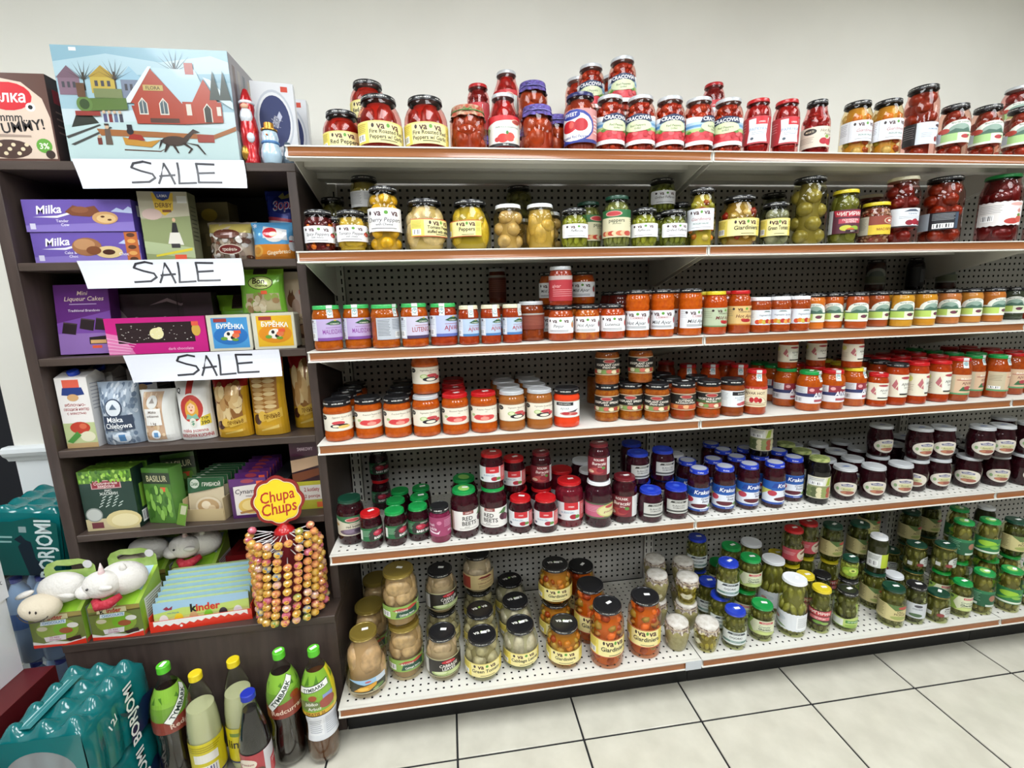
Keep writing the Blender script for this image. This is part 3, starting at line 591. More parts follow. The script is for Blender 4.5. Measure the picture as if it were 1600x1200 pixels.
def burak_art():
    return [R(-0.5, 0, 0.5, 1, '7d2a34'), R(0.22, 0, 0.5, 1, 'd9dadb'), T('ROLNIK', -0.02, 0.88, 0.12, 'ece6e2', 0.5, 0, 0, 0.02), T('Buraczki', -0.02, 0.66, 0.17, 'f2e6e2', 0.56, 0.25, 0, 0.012), T('tarte', 0.0, 0.50, 0.09, 'e6cfca', 0.3, 0.25), E(-0.1, 0.24, 0.22, 0.17, 'b24a48'), E(0.02, 0.28, 0.12, 0.13, '8f2433'), E(-0.26, 0.18, 0.1, 0.09, 'd8b8a0'), E(0.1, 0.42, 0.05, 0.08, '5a8a44')]
def blsq_art():
    return [R(-0.5, 0, 0.5, 1, '3a3a3c'), R(-0.48, 0.03, 0.48, 0.97, 'c9c9c4'), P([(-0.34, 0.76), (-0.28, 0.9), (0.34, 0.9), (0.28, 0.76)], '33332f'), T('PROVITUS', 0, 0.83, 0.09, 'e0e0d8', 0.5, 0.1), T('BURACZKI', 0, 0.58, 0.13, '4c4c4a', 0.6, 0, 0, 0.01), T('ZASMAZANE', 0, 0.42, 0.10, '4c4c4a', 0.6), R(-0.48, 0.12, 0.48, 0.24, '4a4c4a')]
def krak_art():
    return [R(-0.5, 0, 0.5, 1, 'dfe4ee'), R(-0.5, 0.60, 0.5, 1, '1f58a8'), P([(-0.5, 0.35), (-0.25, 0.62), (-0.5, 0.66)], 'c8c860'), P([(-0.26, 0.72), (-0.2, 0.92), (0.34, 0.96), (0.4, 0.78), (0.1, 0.70)], '1a3f92'), T('Krakus', 0.06, 0.82, 0.17, 'f2f4fa', 0.46, 0.22, 0, 0.02), T('Grated', 0.14, 0.54, 0.10, '5a5a70', 0.3, 0.2), T('Beets', 0.14, 0.42, 0.10, '5a5a70', 0.26, 0.2), E(-0.24, 0.48, 0.10, 0.12, 'b83a4c'), E(0.0, 0.22, 0.24, 0.12, 'e8ecf2'), E(0.0, 0.23, 0.20, 0.09, '5d1f2c'), E(0.28, 0.2, 0.09, 0.06, '6f9a4c'), R(-0.5, 0, 0.5, 0.09, '2a4ca0'), T('Kwaskowe', 0.1, 0.045, 0.05, 'e0e4f0', 0.3)]
def blackg_art():
    it = [R(-0.5, 0, 0.5, 1, 'd4cfb4'), R(-0.47, 0.6, 0.1, 0.96, 'd9dad4'), BAR(-0.4, 0.62, 0.0, 0.76)] + LN(-0.42, 0.05, (0.92, 0.85), '8a8a84', 0.025) + [R(-0.47, 0.04, 0.47, 0.58, '8a8f66')]
    for i in range(12): it.append(E(-0.4 + (i % 6)*0.16, 0.16 + 0.24*(i//6), 0.10, 0.13, ['6d7a48', 'c9c39a', 'a8503c', '8d9a5c', 'd8d0a8', '55603a'][(i*5) % 6]))
    return it + [P([(0.12, 0.6), (0.2, 0.95), (0.34, 0.98), (0.3, 0.62)], '9aae3a')]
def oval_art():
    return [E(0, 0.5, 0.5, 0.5, 'd9d2c6', 28), P([(-0.24, 0.80), (0.0, 0.92), (0.24, 0.80), (0.2, 0.70), (-0.2, 0.70)], '6a6a88'), T('SZKUREK', 0, 0.79, 0.09, 'e4e0e0', 0.34), E(0.02, 0.50, 0.26, 0.16, 'c9c79a'), T('Buraczki', 0.0, 0.5, 0.1, '6a6440', 0.36, 0.2), E(0.04, 0.26, 0.28, 0.13, '9a5a4c'), E(-0.12, 0.26, 0.1, 0.09, 'b8785c'), E(-0.34, 0.48, 0.06, 0.12, '8aa878')]
def cabgreen_art():
    return [R(-0.5, 0, 0.5, 1, '8fb357'), P([(-0.18, 0.12), (0.26, 0.12), (0.26, 0.74), (-0.12, 0.74)], '26503c'), P([(-0.24, 0.66), (-0.1, 0.88), (0.04, 0.80), (0.16, 0.92), (0.3, 0.74), (0.1, 0.62)], 'b7453c'), T('BULCONS', -0.06, 0.64, 0.15, 'e4e0d4', 0.44, 0.1, 0, 0.02), T('Cabbage leaves', 0.04, 0.30, 0.14, 'f0f4e8', 0.46, 0, 0, 0.02), E(0.38, 0.72, 0.09, 0.17, 'dfe4d0'), E(0.38, 0.72, 0.07, 0.14, '4a5a3c'), BAR(-0.47, 0.14, -0.28, 0.6)] + LN(-0.1, 0.24, (0.17,), 'b8c8b0', 0.03, False)
def cabdark_art():
    return [R(-0.5, 0, 0.5, 1, 'b9b48c'), R(-0.5, 0.05, 0.5, 0.95, '2e2a26'), R(-0.48, 0.1, -0.34, 0.9, 'cfcfcc'), E(0.06, 0.82, 0.13, 0.09, 'c4303a'), T('MARTIN', 0.06, 0.82, 0.05, 'f0e0e0', 0.2), T('CABBAGE', 0.06, 0.62, 0.16, 'eceae2', 0.46, 0, 0, 0.02), T('LEAVES', 0.06, 0.44, 0.16, 'eceae2', 0.4, 0, 0, 0.02), E(0.0, 0.20, 0.28, 0.13, 'a9bb78'), E(0.2, 0.22, 0.18, 0.12, 'c2cf96'), E(-0.1, 0.24, 0.12, 0.08, 'd4dcae')]
def cream_art():
    return [R(-0.5, 0, 0.5, 1, 'dcc58e'), R(-0.48, 0.1, -0.24, 0.9, 'b04a3a'), T('KRALEVKI', 0.1, 0.68, 0.10, '6a3a2c', 0.46), P([(-0.08, 0.76), (0.0, 0.9), (0.2, 0.9), (0.28, 0.76)], '8a3a34'), T('CABBAGE WHOLE', 0.1, 0.44, 0.09, '8a3a34', 0.5), R(0.34, 0.1, 0.48, 0.9, 'c8a870')] + LN(-0.06, 0.28, (0.26, 0.16), '8a6a4c', 0.03)
def flask_art():
    return [R(-0.5, 0, 0.5, 1, '9cc3e4'), P([(-0.5, 0.98), (-0.1, 0.62), (0.26, 0.66), (0.5, 0.7), (0.5, 0), (-0.5, 0)], '3b3c30'), R(0.2, 0.6, 0.5, 1, 'cbd5e2'), P([(-0.4, 0.14), (-0.2, 0.5), (0.22, 0.66), (0.2, 0.42), (0.0, 0.16)], 'e0a438'), E(-0.14, 0.34, 0.14, 0.12, 'f0c45c'), E(0.28, 0.26, 0.14, 0.13, '6a8a4c'), E(0.18, 0.16, 0.08, 0.07, 'a9bc84'), E(0.0, 0.82, 0.08, 0.06, 'c85a5c'), R(-0.5, 0, 0.5, 0.05, 'd8d0b0')]
def ogor_art():
    return [R(-0.5, 0, 0.5, 1, 'b9c4be'), R(-0.46, 0.04, 0.46, 0.96, 'dfe4e2'), P([(-0.3, 0.76), (-0.24, 0.92), (0.3, 0.92), (0.36, 0.76)], '3f464c'), T('PROVITUS', 0.02, 0.84, 0.09, 'e0e4e0', 0.5, 0.1), T('OGORKI', 0.0, 0.54, 0.16, '3f4644', 0.6, 0, 0, 0.02), R(-0.46, 0.14, 0.46, 0.30, '6a8a82'), T('KONSERWOWE', 0, 0.22, 0.07, 'e0e8e4', 0.6)]
def crunch_art():
    return [R(-0.5, 0, 0.5, 1, 'd9dcbc'), P([(-0.5, 1), (-0.5, 0), (-0.16, 0), (-0.34, 0.5), (-0.2, 1)], '8fae4c'), P([(-0.3, 0), (0.5, 0), (0.5, 0.14), (0.0, 0.3)], 'c3d083'), R(-0.04, 0.78, 0.38, 0.93, 'bb4a4c'), T('DAWTONA', 0.17, 0.855, 0.08, 'f2e4dc', 0.36), T('Crunchy', 0.12, 0.58, 0.15, '5f7a64', 0.5, 0.1), T('Gherkins', 0.12, 0.40, 0.15, '2c4a38', 0.54, 0.1, 0, 0.02), E(-0.4, 0.84, 0.07, 0.09, '3a5a34')] + LN(-0.1, 0.36, (0.24,), '7a8a6a', 0.025, False)
def whgher_art():
    z = [(-0.5, 0.0)] + [(-0.5 + k/24, 0.03*(k % 2)) for k in range(25)] + [(0.5 - k/24, 1-0.03*(k % 2)) for k in range(25)]
    return [P(z, 'dfe3e8'), E(-0.22, 0.62, 0.14, 0.14, 'c9d2d8'), E(-0.3, 0.55, 0.07, 0.09, 'c08a80'), P([(-0.42, 0.4), (-0.12, 0.2), (-0.05, 0.12), (-0.2, 0.14), (-0.42, 0.3)], '7fa068'), R(0.14, 0.14, 0.42, 0.86, 'f0f2f4')] + LN(0.17, 0.40, [0.8 - 0.06*k for k in range(10)], '9aa0a6', 0.018)
def chig_art():
    return [R(-0.5, 0, 0.5, 1, '5a2c3c'), R(-0.5, 0, -0.36, 1, 'c8cdd4'), P([(-0.3, 0.72), (-0.34, 0.98), (-0.02, 0.92), (0.42, 0.98), (0.38, 0.72), (0.0, 0.68)], 'b52a3c'), T('ЧИГИРИН', 0.03, 0.82, 0.16, 'f2e6e0', 0.62, 0, 0, 0.02), R(-0.22, 0.42, 0.32, 0.62, 'c04858'), T('ПОМИДОРЫ', 0.05, 0.56, 0.08, 'f4e8e4', 0.44), T('ЗЕЛЕНЫЕ', 0.05, 0.47, 0.07, 'f4e8e4', 0.4), E(-0.05, 0.22, 0.14, 0.12, 'c8c84a'), E(0.15, 0.20, 0.12, 0.11, '8fae3c'), E(0.05, 0.14, 0.1, 0.08, 'c46a34'), R(-0.06, 0.03, 0.28, 0.14, '2e1c22'), T('830 г', 0.1, 0.085, 0.06, 'e8dcd4', 0.24)]
def chigy_art():
    return [R(-0.5, 0, 0.5, 1, '3e2c26'), R(-0.5, 0, -0.38, 1, 'c8cdd4'), P([(-0.32, 0.66), (-0.36, 0.98), (-0.02, 0.92), (0.42, 0.98), (0.38, 0.66), (0.0, 0.62)], 'c03a44'), T('ЧИГИРИН', 0.03, 0.80, 0.18, 'f2e6e0', 0.62, 0, 0, 0.02), R(-0.24, 0.36, 0.34, 0.58, 'cf6a70'), T('ОГУРЦЫ', 0.05, 0.47, 0.1, 'f6ece6', 0.44), E(0.0, 0.2, 0.16, 0.10, '6f9a44'), E(0.2, 0.16, 0.12, 0.09, '8fae5c')]
def marina_art():
    return [R(-0.5, 0, 0.5, 1, 'c9c2ae'), R(-0.14, 0.52, 0.5, 1, '8d4436'), R(-0.14, 0.0, 0.5, 0.52, 'e0c23c'), E(0.28, 0.74, 0.13, 0.17, 'c8b09a'), E(0.28, 0.74, 0.10, 0.13, 'a03c34'), E(0.28, 0.74, 0.05, 0.07, 'e8d8c4'), T('МАСЛЯТА', 0.2, 0.28, 0.13, '8d3a2c', 0.44, 0, 0, 0.02)] + LN(-0.48, -0.18, (0.88, 0.8, 0.72, 0.64, 0.56, 0.48, 0.4, 0.32), '8a8474', 0.02)
def tomw_art():
    return [R(-0.5, 0, 0.5, 1, 'dfe3e8'), R(-0.5, 0, 0.5, 0.08, '2e2a2c'), P([(-0.12, 0.82), (0.0, 0.94), (0.14, 0.94), (0.26, 0.82)], '4b5668'), T('ТОМАТЫ', 0.08, 0.70, 0.08, '4a6a88', 0.5), E(0.02, 0.24, 0.09, 0.14, '8d1f30'), E(0.16, 0.28, 0.09, 0.16, 'a02838'), E(0.28, 0.22, 0.08, 0.12, '8d1f30')] + LN(-0.2, 0.3, (0.56, 0.48), '8a98a8', 0.02)
def tomback_art():
    return [R(-0.5, 0, -0.12, 1, 'a8b2bc'), R(-0.12, 0, 0.5, 1, '24242a')] + LN(-0.06, 0.44, (0.9, 0.82, 0.74, 0.66, 0.58), 'aab0b4', 0.02) + [BAR(-0.04, 0.08, 0.4, 0.36), R(0.42, 0.05, 0.5, 0.95, '3c4a5c')]
def zig_tom():
    z = [(-0.5 + k/16, 0.035*(k % 2)) for k in range(17)] + [(0.5 - k/16, 1-0.035*(k % 2)) for k in range(17)]
    return [P(z, 'e6e2e0'), E(0.28, 0.86, 0.16, 0.07, 'd8a8a0'), P([(0.28, 0.60), (0.34, 0.70), (0.4, 0.60), (0.34, 0.5)], 'cf8a80'), BAR(-0.4, 0.2, -0.14, 0.46)] + LN(-0.44, 0.0, (0.84, 0.77, 0.70, 0.63, 0.56), '9a9a9a', 0.018) + [E(0.2, 0.18, 0.16, 0.12, 'b8443c'), E(0.36, 0.26, 0.1, 0.14, 'c85a4c'), E(0.34, 0.42, 0.05, 0.06, '6a8a3c')]
def longpep_art():
    it = [R(-0.5, 0, 0.5, 1, 'd5cfae'), R(-0.5, 0.72, 0.5, 1, '2f6b3e'), E(-0.05, 0.86, 0.19, 0.10, 'd8a49a'), E(-0.05, 0.86, 0.16, 0.08, 'bb3c40'), T('peppers', 0.02, 0.62, 0.14, '3c4230', 0.62, 0, 0, 0.012), T('sliced strips', 0.02, 0.50, 0.05, '5c6244', 0.4)]
    for i in range(7): it.append(E(-0.26 + i*0.09, 0.20 + 0.06*((i*3) % 3-1), 0.10, 0.09, ['c0503c', 'd8a878', 'b8402f', 'e2c8a0', 'c86a4c', 'd8b48c', 'b8483a'][i]))
    return it + LN(0.36, 0.48, (0.66, 0.58, 0.5, 0.42), '8a8a6a', 0.02)
def dill_art():
    return [R(-0.5, 0, 0.5, 1, 'd0c48c'), R(-0.5, 0, -0.1, 1, 'c8bc88')] + LN(-0.47, -0.14, [0.9 - 0.085*k for k in range(9)], '7a7248', 0.03) + [P([(-0.1, 1), (0.5, 1), (0.5, 0.8), (0.1, 0.66)], '5f7a44'), E(0.3, 0.86, 0.14, 0.09, 'b84a44'), T('DILL', 0.22, 0.60, 0.13, '5a4a2c', 0.36, 0, 0, 0.02), T('PICKLES', 0.22, 0.44, 0.13, '5a4a2c', 0.46, 0, 0, 0.02), E(0.2, 0.2, 0.2, 0.12, 'a0a860')]
def dkg_art():
    return [P([(-0.5, 0.0), (0.5, 0.0), (0.5, 0.9), (0.2, 1.0), (-0.1, 0.78), (-0.5, 0.86)], 'b9cc74'), R(-0.5, 0.08, -0.14, 0.7, 'dfe4dc'), R(-0.08, 0.42, 0.4, 0.68, '4f8a3c'), T('ОГУРЧИКИ', 0.16, 0.55, 0.12, 'eef4e0', 0.42), E(0.1, 0.2, 0.2, 0.12, '8fae4c'), R(-0.5, 0, 0.5, 0.07, '7fa444')]
def blk_art():
    return [R(-0.5, 0, 0.5, 1, 'c9cdd2'), E(0.12, 0.82, 0.14, 0.09, '4a4a52'), T('OGORKI', 0.1, 0.62, 0.1, '5a6a78', 0.4), E(0.06, 0.2, 0.22, 0.12, '4f6a4a')] + LN(-0.46, -0.2, (0.8, 0.7, 0.6, 0.5, 0.4), '8a8e94', 0.02)
def korn_art():
    return [E(0.2, 0.6, 0.28, 0.40, 'c9cbc6', 20), T('Korn', 0.18, 0.70, 0.16, '4a4a44', 0.36, 0.15), T('ishoni', 0.22, 0.52, 0.14, '4a4a44', 0.36, 0.15), E(0.2, 0.86, 0.14, 0.06, '6a6a6a'), E(-0.04, 0.34, 0.12, 0.14, '8d3c3c'), R(-0.46, 0.2, -0.30, 0.5, 'd0d2cc')]
def brg_art(back=False):
    if back: return [R(-0.5, 0, 0.5, 1, '1f5a3c'), P([(-0.5, 0.7), (0.5, 0.9), (0.5, 1), (-0.5, 1)], '2f7a50')] + LN(-0.46, -0.02, (0.84, 0.74, 0.64, 0.54, 0.44, 0.34), '8ab89c', 0.03) + [E(0.26, 0.56, 0.10, 0.2, 'a0705a'), R(-0.46, 0.06, -0.08, 0.2, 'dfe6de'), R(0.1, 0.02, 0.5, 0.14, 'cfd8ce')]
    return [R(-0.5, 0, 0.5, 1, '2c7a48'), E(0.0, 0.66, 0.22, 0.18, '9ac83c'), P([(-0.3, 0.28), (0.3, 0.72), (0.36, 0.64), (-0.22, 0.22)], '6fae3c'), E(0.18, 0.42, 0.12, 0.09, '84b850'), P([(-0.46, 0.5), (-0.36, 0.2), (0.36, 0.2), (0.46, 0.5), (0.5, 0.2), (-0.5, 0.2)], 'c9d8c4'), R(-0.4, 0.04, 0.42, 0.15, 'dfe6d8')]
def redlp_art():
    return [R(-0.5, 0, 0.5, 1, 'c8505c'), E(0.2, 0.5, 0.26, 0.46, 'd9cbb8'), P([(0.02, 0.66), (0.2, 0.84), (0.38, 0.66), (0.34, 0.56), (0.06, 0.56)], '8a5a4c'), E(0.2, 0.48, 0.12, 0.14, 'e8dcc8'), T('огурцы', 0.2, 0.24, 0.14, 'a83a44', 0.4, 0.1)] + LN(-0.46, -0.1, (0.7, 0.6, 0.5), 'e2a8ac', 0.04)
def olive_art():
    return [E(0, 0.5, 0.48, 0.48, '8fb03c'), E(0.1, 0.62, 0.2, 0.2, 'c8d46a'), E(0.1, 0.62, 0.09, 0.09, '5a6a2c'), E(-0.24, 0.4, 0.14, 0.2, 'b0c84c')]
def whlime_art():
    return [R(-0.5, 0, 0.5, 1, 'd9dcd8'), R(0.06, 0, 0.5, 1, 'b5c738')] + LN(-0.44, 0.0, (0.84, 0.74, 0.64), '6a6a6a', 0.03) + [BAR(-0.44, 0.1, -0.06, 0.5)]
def cloth_tag():
    return [P([(-0.5, 0.55), (-0.3, 0.92), (0.0, 0.82), (0.3, 1.0), (0.5, 0.5), (0.2, 0.05), (-0.28, 0.12)], '9a8a5c'), P([(-0.44, 0.55), (-0.26, 0.84), (0.0, 0.74), (0.28, 0.90), (0.43, 0.5), (0.18, 0.14), (-0.24, 0.2)], 'd9d6b8'), T('eko', 0, 0.5, 0.2, '8a8460', 0.3, 0.2)]
def redlab_art():
    return [R(-0.5, 0, 0.5, 1, 'a8323a'), R(-0.5, 0.84, 0.5, 1, 'b5a7a4'), T('ajvar', -0.1, 0.6, 0.14, 'd8a0a0', 0.4, 0.2)] + LN(-0.2, 0.44, (0.44, 0.36, 0.28, 0.2), 'd08a8c', 0.025)
def darkarch_art(): return [arch_base('8f938c'), R(-0.5, 0.1, 0.5, 0.5, '6a705c'), P([(0.25*math.cos(PI*k/10), 0.5 + 0.34*math.sin(PI*k/10)) for k in range(11)], '55605a')]  # arched label inked darker, with shelf shade in its greys
def blackj_art(): return [R(-0.5, 0, 0.5, 1, '17171b'), R(0.1, 0.2, 0.5, 0.9, '5a5c60')]

# ---- what stands on the shelves: name, words for the label, jar shape, lid, filling, (label bottom, top, degrees, art)
# filling: ('paste', col, col2) | ('balls', col, radius, brine) | ('lobes', col, radius, brine) | ('mix', [cols], size, brine) | ('sticks', col, radius, brine)
PR = {}
def prod(key, name, words, shape, lid, fill, label=None, top=None): PR[key] = dict(name=name, words=words, shape=shape, lid=lid, fill=fill, label=label, top=top)
RP = ('lobes', 'a3280f', 0.030, '8a1c0c')
prod('redpep', 'pepper_jar', 'jar of red peppers with yellow label', 'squat', 'k', RP, (0.10, 0.50, 150, vava_yellow(['Red Peppers'])))
prod('firepep', 'pepper_jar', 'big squat jar of fire-roasted red peppers', 'squat', 'k', ('lobes', 'a6260f', 0.036, '8a1c0c'), (0.11, 0.49, 165, vava_yellow(['Fire Roasted Red', 'Peppers w/ Garlic'])))
prod('capchili', 'pepper_jar', 'pepper jar with orange-green cloth cap', 'low', 'cap_o', ('lobes', 'b04c1a', 0.022, '6e2a10'))
prod('papjar', 'pepper_jar', 'red pepper jar with white picture label', 'carafe', 's', ('lobes', 'b5190f', 0.022, '6a0c08'), (0.10, 0.60, 170, papjar_art()))
prod('cappep', 'pepper_jar', 'orange pepper jar with purple cloth cap', 'low', 'cap_p', ('lobes', 'b8541e', 0.026, '7c3010'))
prod('rrpep', 'pepper_jar', 'roasted pepper jar with navy oval label', 'std', 'n', ('lobes', 'a84818', 0.022, '6a2810'), (0.13, 0.70, 190, rrpep_art()))
prod('crac', 'pepper_jar', 'grilled red pepper jar with landscape label', 'std', 's', ('mix', ['b83a14', 'c44e18', 'a82c10'], 0.022, '8a2c0e'), (0.15, 0.66, 230, cracovia()))
prod('paprykas', 'pepper_jar', 'red-lidded pepper jar', 'std', 'r', ('mix', ['8e1410', 'a02014'], 0.018, '5e0a08'), (0.10, 0.62, 180, papryka_art()))
prod('papryka', 'pepper_jar', 'paprika jar with red lid and label', 'std', 'r', ('lobes', 'b01a12', 0.020, '7a0e0a'), (0.19, 0.67, 200, papryka_art()))
prod('hotpep', 'pepper_jar', 'hot red pepper jar with beige label', 'carafe', 'k', ('mix', ['a8140e', 'b8240e'], 0.018, '720c08'), (0.14, 0.50, 180, hotpep_art()))
GM = ['d0721e', '949a3c', 'c9bf7a', 'b8501e', '848c34', 'd98a2c']
prod('giardw', 'pickle_jar', 'mixed pickled vegetables jar with white label', 'tall', 'k', ('mix', GM, 0.026, 'a8862c'), (0.28, 0.64, 170, giard_white()))
prod('tombig', 'tomato_jar', 'tall jar of big red tomatoes', 'tall', 'k', ('balls', 'a23c14', 0.022, '6e2410'), (0.20, 0.49, 170, tombig_art()))
prod('tomarch', 'tomato_jar', 'tomato jar with green arched label', 'std', 'k', ('balls', 'a03214', 0.018, '5e2a12'), (0.26, 0.68, 180, arch_art('b03a40', 'a9cf8a', 'b8483c')))
prod('tomarch2', 'tomato_jar', 'clear-lidded tomato jar', 'std', 's', ('balls', '8e2014', 0.018, '54160e'), (0.2, 0.6, 180, arch_art('b03a40', 'a9cf8a', 'b8483c')))
prod('spicyp', 'pepper_jar', 'dark spicy peppers jar with white label', 'low', 'k', ('mixb', ['5e1414', '6e1a16', 'c99a28'], 0.014, '3e0c0c'), (0.22, 0.61, 170, vava_white(['Spicy Peppers', 'with cheese'], 'a8303a')))
prod('tompepc', 'pepper_jar', 'yellow tomato-pepper jar with white label', 'low', 'k', ('lobes', 'b8a838', 0.022, '8a7e2c'), (0.24, 0.63, 160, vava_white(['Tomato Peppers', 'with cheese'], 'b83a2c')))
prod('greyback', 'pepper_jar', 'green pepper jar showing grey back label', 'low', 'k', ('lobes', '8a8434', 0.022, '5e5a24'), (0.20, 0.60, 165, back_label()))
prod('darkback', 'pickle_jar', 'tall dark green jar in shade', 'tall', 'k', ('lobes', '4c4c20', 0.022, '2e2e14'), (0.30, 0.56, 120, vava_white(['Tomato'])))  # filling colours darkened to carry the shadow at the shelf's back
prod('cherryp', 'pepper_jar', 'tall jar of yellow cherry peppers', 'tall', 'k', ('balls', 'd2b428', 0.019, '98862c'), (0.30, 0.66, 190, vava_white(['Cherry Peppers', 'with Cheese'], None, 0.0)))
prod('tompepb', 'pepper_jar', 'big squat jar of pale stuffed peppers', 'squat', 'k', ('lobes', 'c6bd8c', 0.032, 'a39a62'), (0.26, 0.60, 140, vava_yellow(['Tomato Peppers', 'stuffed with cabbage'], 0.1, True)))
prod('yelpepb', 'pepper_jar', 'big squat jar of yellow peppers', 'squat', 'k', ('lobes', 'c2b23a', 0.030, '8c842c'), (0.26, 0.58, 120, vava_yellow(['Peppers'], 0.16, True)))
prod('whitelidA', 'pickle_jar', 'pale green pepper jar with white lid', 'std', 'w', ('balls', 'b5a468', 0.022, '8c7e46'))
prod('whitelidB', 'pickle_jar', 'yellowish pepper jar with white lid', 'std', 'w', ('lobes', 'b8a552', 0.024, '8f803a'))
prod('greenballs', 'pickle_jar', 'unlabelled jar of small green tomatoes', 'low', 'k', ('balls', '6a6c34', 0.016, '44461f'))
prod('feff', 'pepper_jar', 'small pepperoncini jar with white label', 'low', 'k', ('sticks', '8f9a34', 0.010, '6a7028'), (0.26, 0.60, 150, vava_white(['Fefferoni'])))
prod('longpep', 'pepper_jar', 'sliced pepper strips jar with green label', 'std', 'dg', ('sticks', '7c8448', 0.008, '555c30'), (0.20, 0.72, 190, longpep_art()))
prod('gfeff', 'pepper_jar', 'small grilled pepperoncini jar, white label', 'low', 'k', ('sticks', '707a2c', 0.010, '4c5420'), (0.26, 0.63, 150, vava_white(['Grilled Fefferoni'])))
prod('gfeff2', 'pepper_jar', 'shaded green pepper jar', 'tall', 'k', ('sticks', '55602a', 0.010, '363c1a'))  # greens of the filling darkened, shade put into the colour
prod('giardw2', 'pickle_jar', 'tall mixed pickle jar with white side label', 'tall', 'k', ('mix', GM, 0.026, '8f8a34'), (0.28, 0.64, 160, giard_white()))
prod('giardb', 'pickle_jar', 'big squat mixed pickle jar, yellow label', 'squat', 'k', ('mix', ['a8a03c', '9c1f1c', 'b8ac5c', '8c8a34', 'c2b67c'], 0.026, '7a6a28'), (0.20, 0.54, 150, vava_yellow(['Giardiniera'], 0.14)))
prod('greentom', 'pickle_jar', 'green tomato jar with yellow label', 'low', 'k', ('balls', '82886a', 0.022, '5e6448'), (0.22, 0.62, 150, vava_yellow(['Green Tomato'], 0.08)))
prod('darktom', 'pickle_jar', 'tall shaded green tomato jar', 'tall', 'k', ('balls', '4a4e34', 0.022, '2c3020'))  # darker copy of the green tomato colours, with shade included
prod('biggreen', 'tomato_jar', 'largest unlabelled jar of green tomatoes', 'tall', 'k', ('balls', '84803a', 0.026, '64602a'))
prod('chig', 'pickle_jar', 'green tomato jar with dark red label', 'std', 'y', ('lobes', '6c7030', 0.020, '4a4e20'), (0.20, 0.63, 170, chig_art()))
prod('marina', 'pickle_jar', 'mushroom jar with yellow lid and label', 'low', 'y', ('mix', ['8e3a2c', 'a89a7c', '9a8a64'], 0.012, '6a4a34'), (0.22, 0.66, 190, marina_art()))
prod('darkred', 'tomato_jar', 'shaded dark red jar with pale lid', 'tall', 'cream', ('lobes', '3e0f0c', 0.020, '240808'))  # filling reds deepened to include the shade it stands in
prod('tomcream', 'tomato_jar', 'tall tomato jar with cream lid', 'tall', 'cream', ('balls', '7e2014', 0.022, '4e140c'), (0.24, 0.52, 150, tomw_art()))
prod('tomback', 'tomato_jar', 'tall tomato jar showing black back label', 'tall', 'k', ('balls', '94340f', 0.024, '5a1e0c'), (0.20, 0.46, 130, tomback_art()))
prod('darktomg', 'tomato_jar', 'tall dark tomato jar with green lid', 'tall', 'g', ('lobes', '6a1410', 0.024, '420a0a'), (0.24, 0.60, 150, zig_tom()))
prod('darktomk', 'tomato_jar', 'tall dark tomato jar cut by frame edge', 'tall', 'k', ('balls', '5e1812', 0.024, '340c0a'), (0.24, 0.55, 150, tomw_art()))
OC = ('paste', 'b2520f', 'a04008')
prod('ajg', 'relish_jar', 'orange relish jar, green lid, lilac label', 'str', 'lg', ('paste', 'a8540f', '964408'), (0.22, 0.70, 190, pindjur_art('b9a7cf', '8a4a9c', 'MALIDZANO', '7a4a94')))
prod('ajgb', 'relish_jar', 'orange relish jar, green lid, turned label', 'str', 'lg', ('paste', 'a8520f', '964208'), (0.20, 0.70, 150, back_label('b9bec6', '5c6068')))
prod('ajgr', 'relish_jar', 'orange relish jar, green lid, maroon lettering', 'str', 'lg', ('paste', 'b0500f', '9c3e08'), (0.20, 0.70, 190, pindjur_art('c9c4d8', '9c2f34', 'LUTENICA', '4a3a5c')))
prod('ajgl', 'relish_jar', 'red relish jar, green lid, blue label', 'str', 'lg', ('paste', '9c3612', '8a280c'), (0.22, 0.72, 190, pindjur_art('b6bfe0', 'a03040', 'AJVAR', '5a6ab0')))
prod('ajs', 'relish_jar', 'small relish jar, beige lid, blue label', 'str', 'cream', ('paste', '9c3a12', '8a2a0c'), (0.22, 0.66, 190, pindjur_art('b4c6de', 'a83040', 'AJVAR', '4a7ab0')))
prod('brownj', 'relish_jar', 'brown relish jar with silver lid', 'str', 's', ('paste', '7e3612', '6a280c'), (0.30, 0.70, 200, brown_art()))
prod('brownj2', 'relish_jar', 'brown jar with silver lid', 'str', 's', ('paste', '6a2a12', '5a200c'), (0.15, 0.80, 200, brown_art('6a2e22')))
for lt in ('PINJ', 'HOT', 'LUT', 'MILD'):
    prod('pinjur' + lt, 'relish_jar', 'relish jar, black lid, white %s label' % {'PINJ': 'pinjur', 'HOT': 'hot ajvar', 'LUT': 'lutenica', 'MILD': 'mild ajvar'}[lt], 'low', 'k', ('paste', {'PINJ': 'a84412', 'HOT': 'b8640f', 'LUT': 'b03c10', 'MILD': 'a8500f'}[lt], '98380a'), (0.22, 0.67, 165, pinjur_art(lt)))
prod('redlab', 'relish_jar', 'jar with silver lid and crimson label', 'str', 's', ('paste', '8e2f14', '7a2410'), (0.12, 0.76, 200, redlab_art()))
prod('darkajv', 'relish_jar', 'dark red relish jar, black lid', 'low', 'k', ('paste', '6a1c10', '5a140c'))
prod('tallajHOTA', 'relish_jar', 'tall ringed hot ajvar jar, white label', 'wavy', 'k', ('paste', 'bb560f', 'ac460a'), (0.16, 0.56, 190, tallaj_art('Hot Ajvar')))
prod('tallajMILDA', 'relish_jar', 'tall ringed mild ajvar jar, white label', 'wavy', 'k', ('paste', 'bd580f', 'ac460a'), (0.16, 0.56, 190, tallaj_art('Mild Ajvar')))
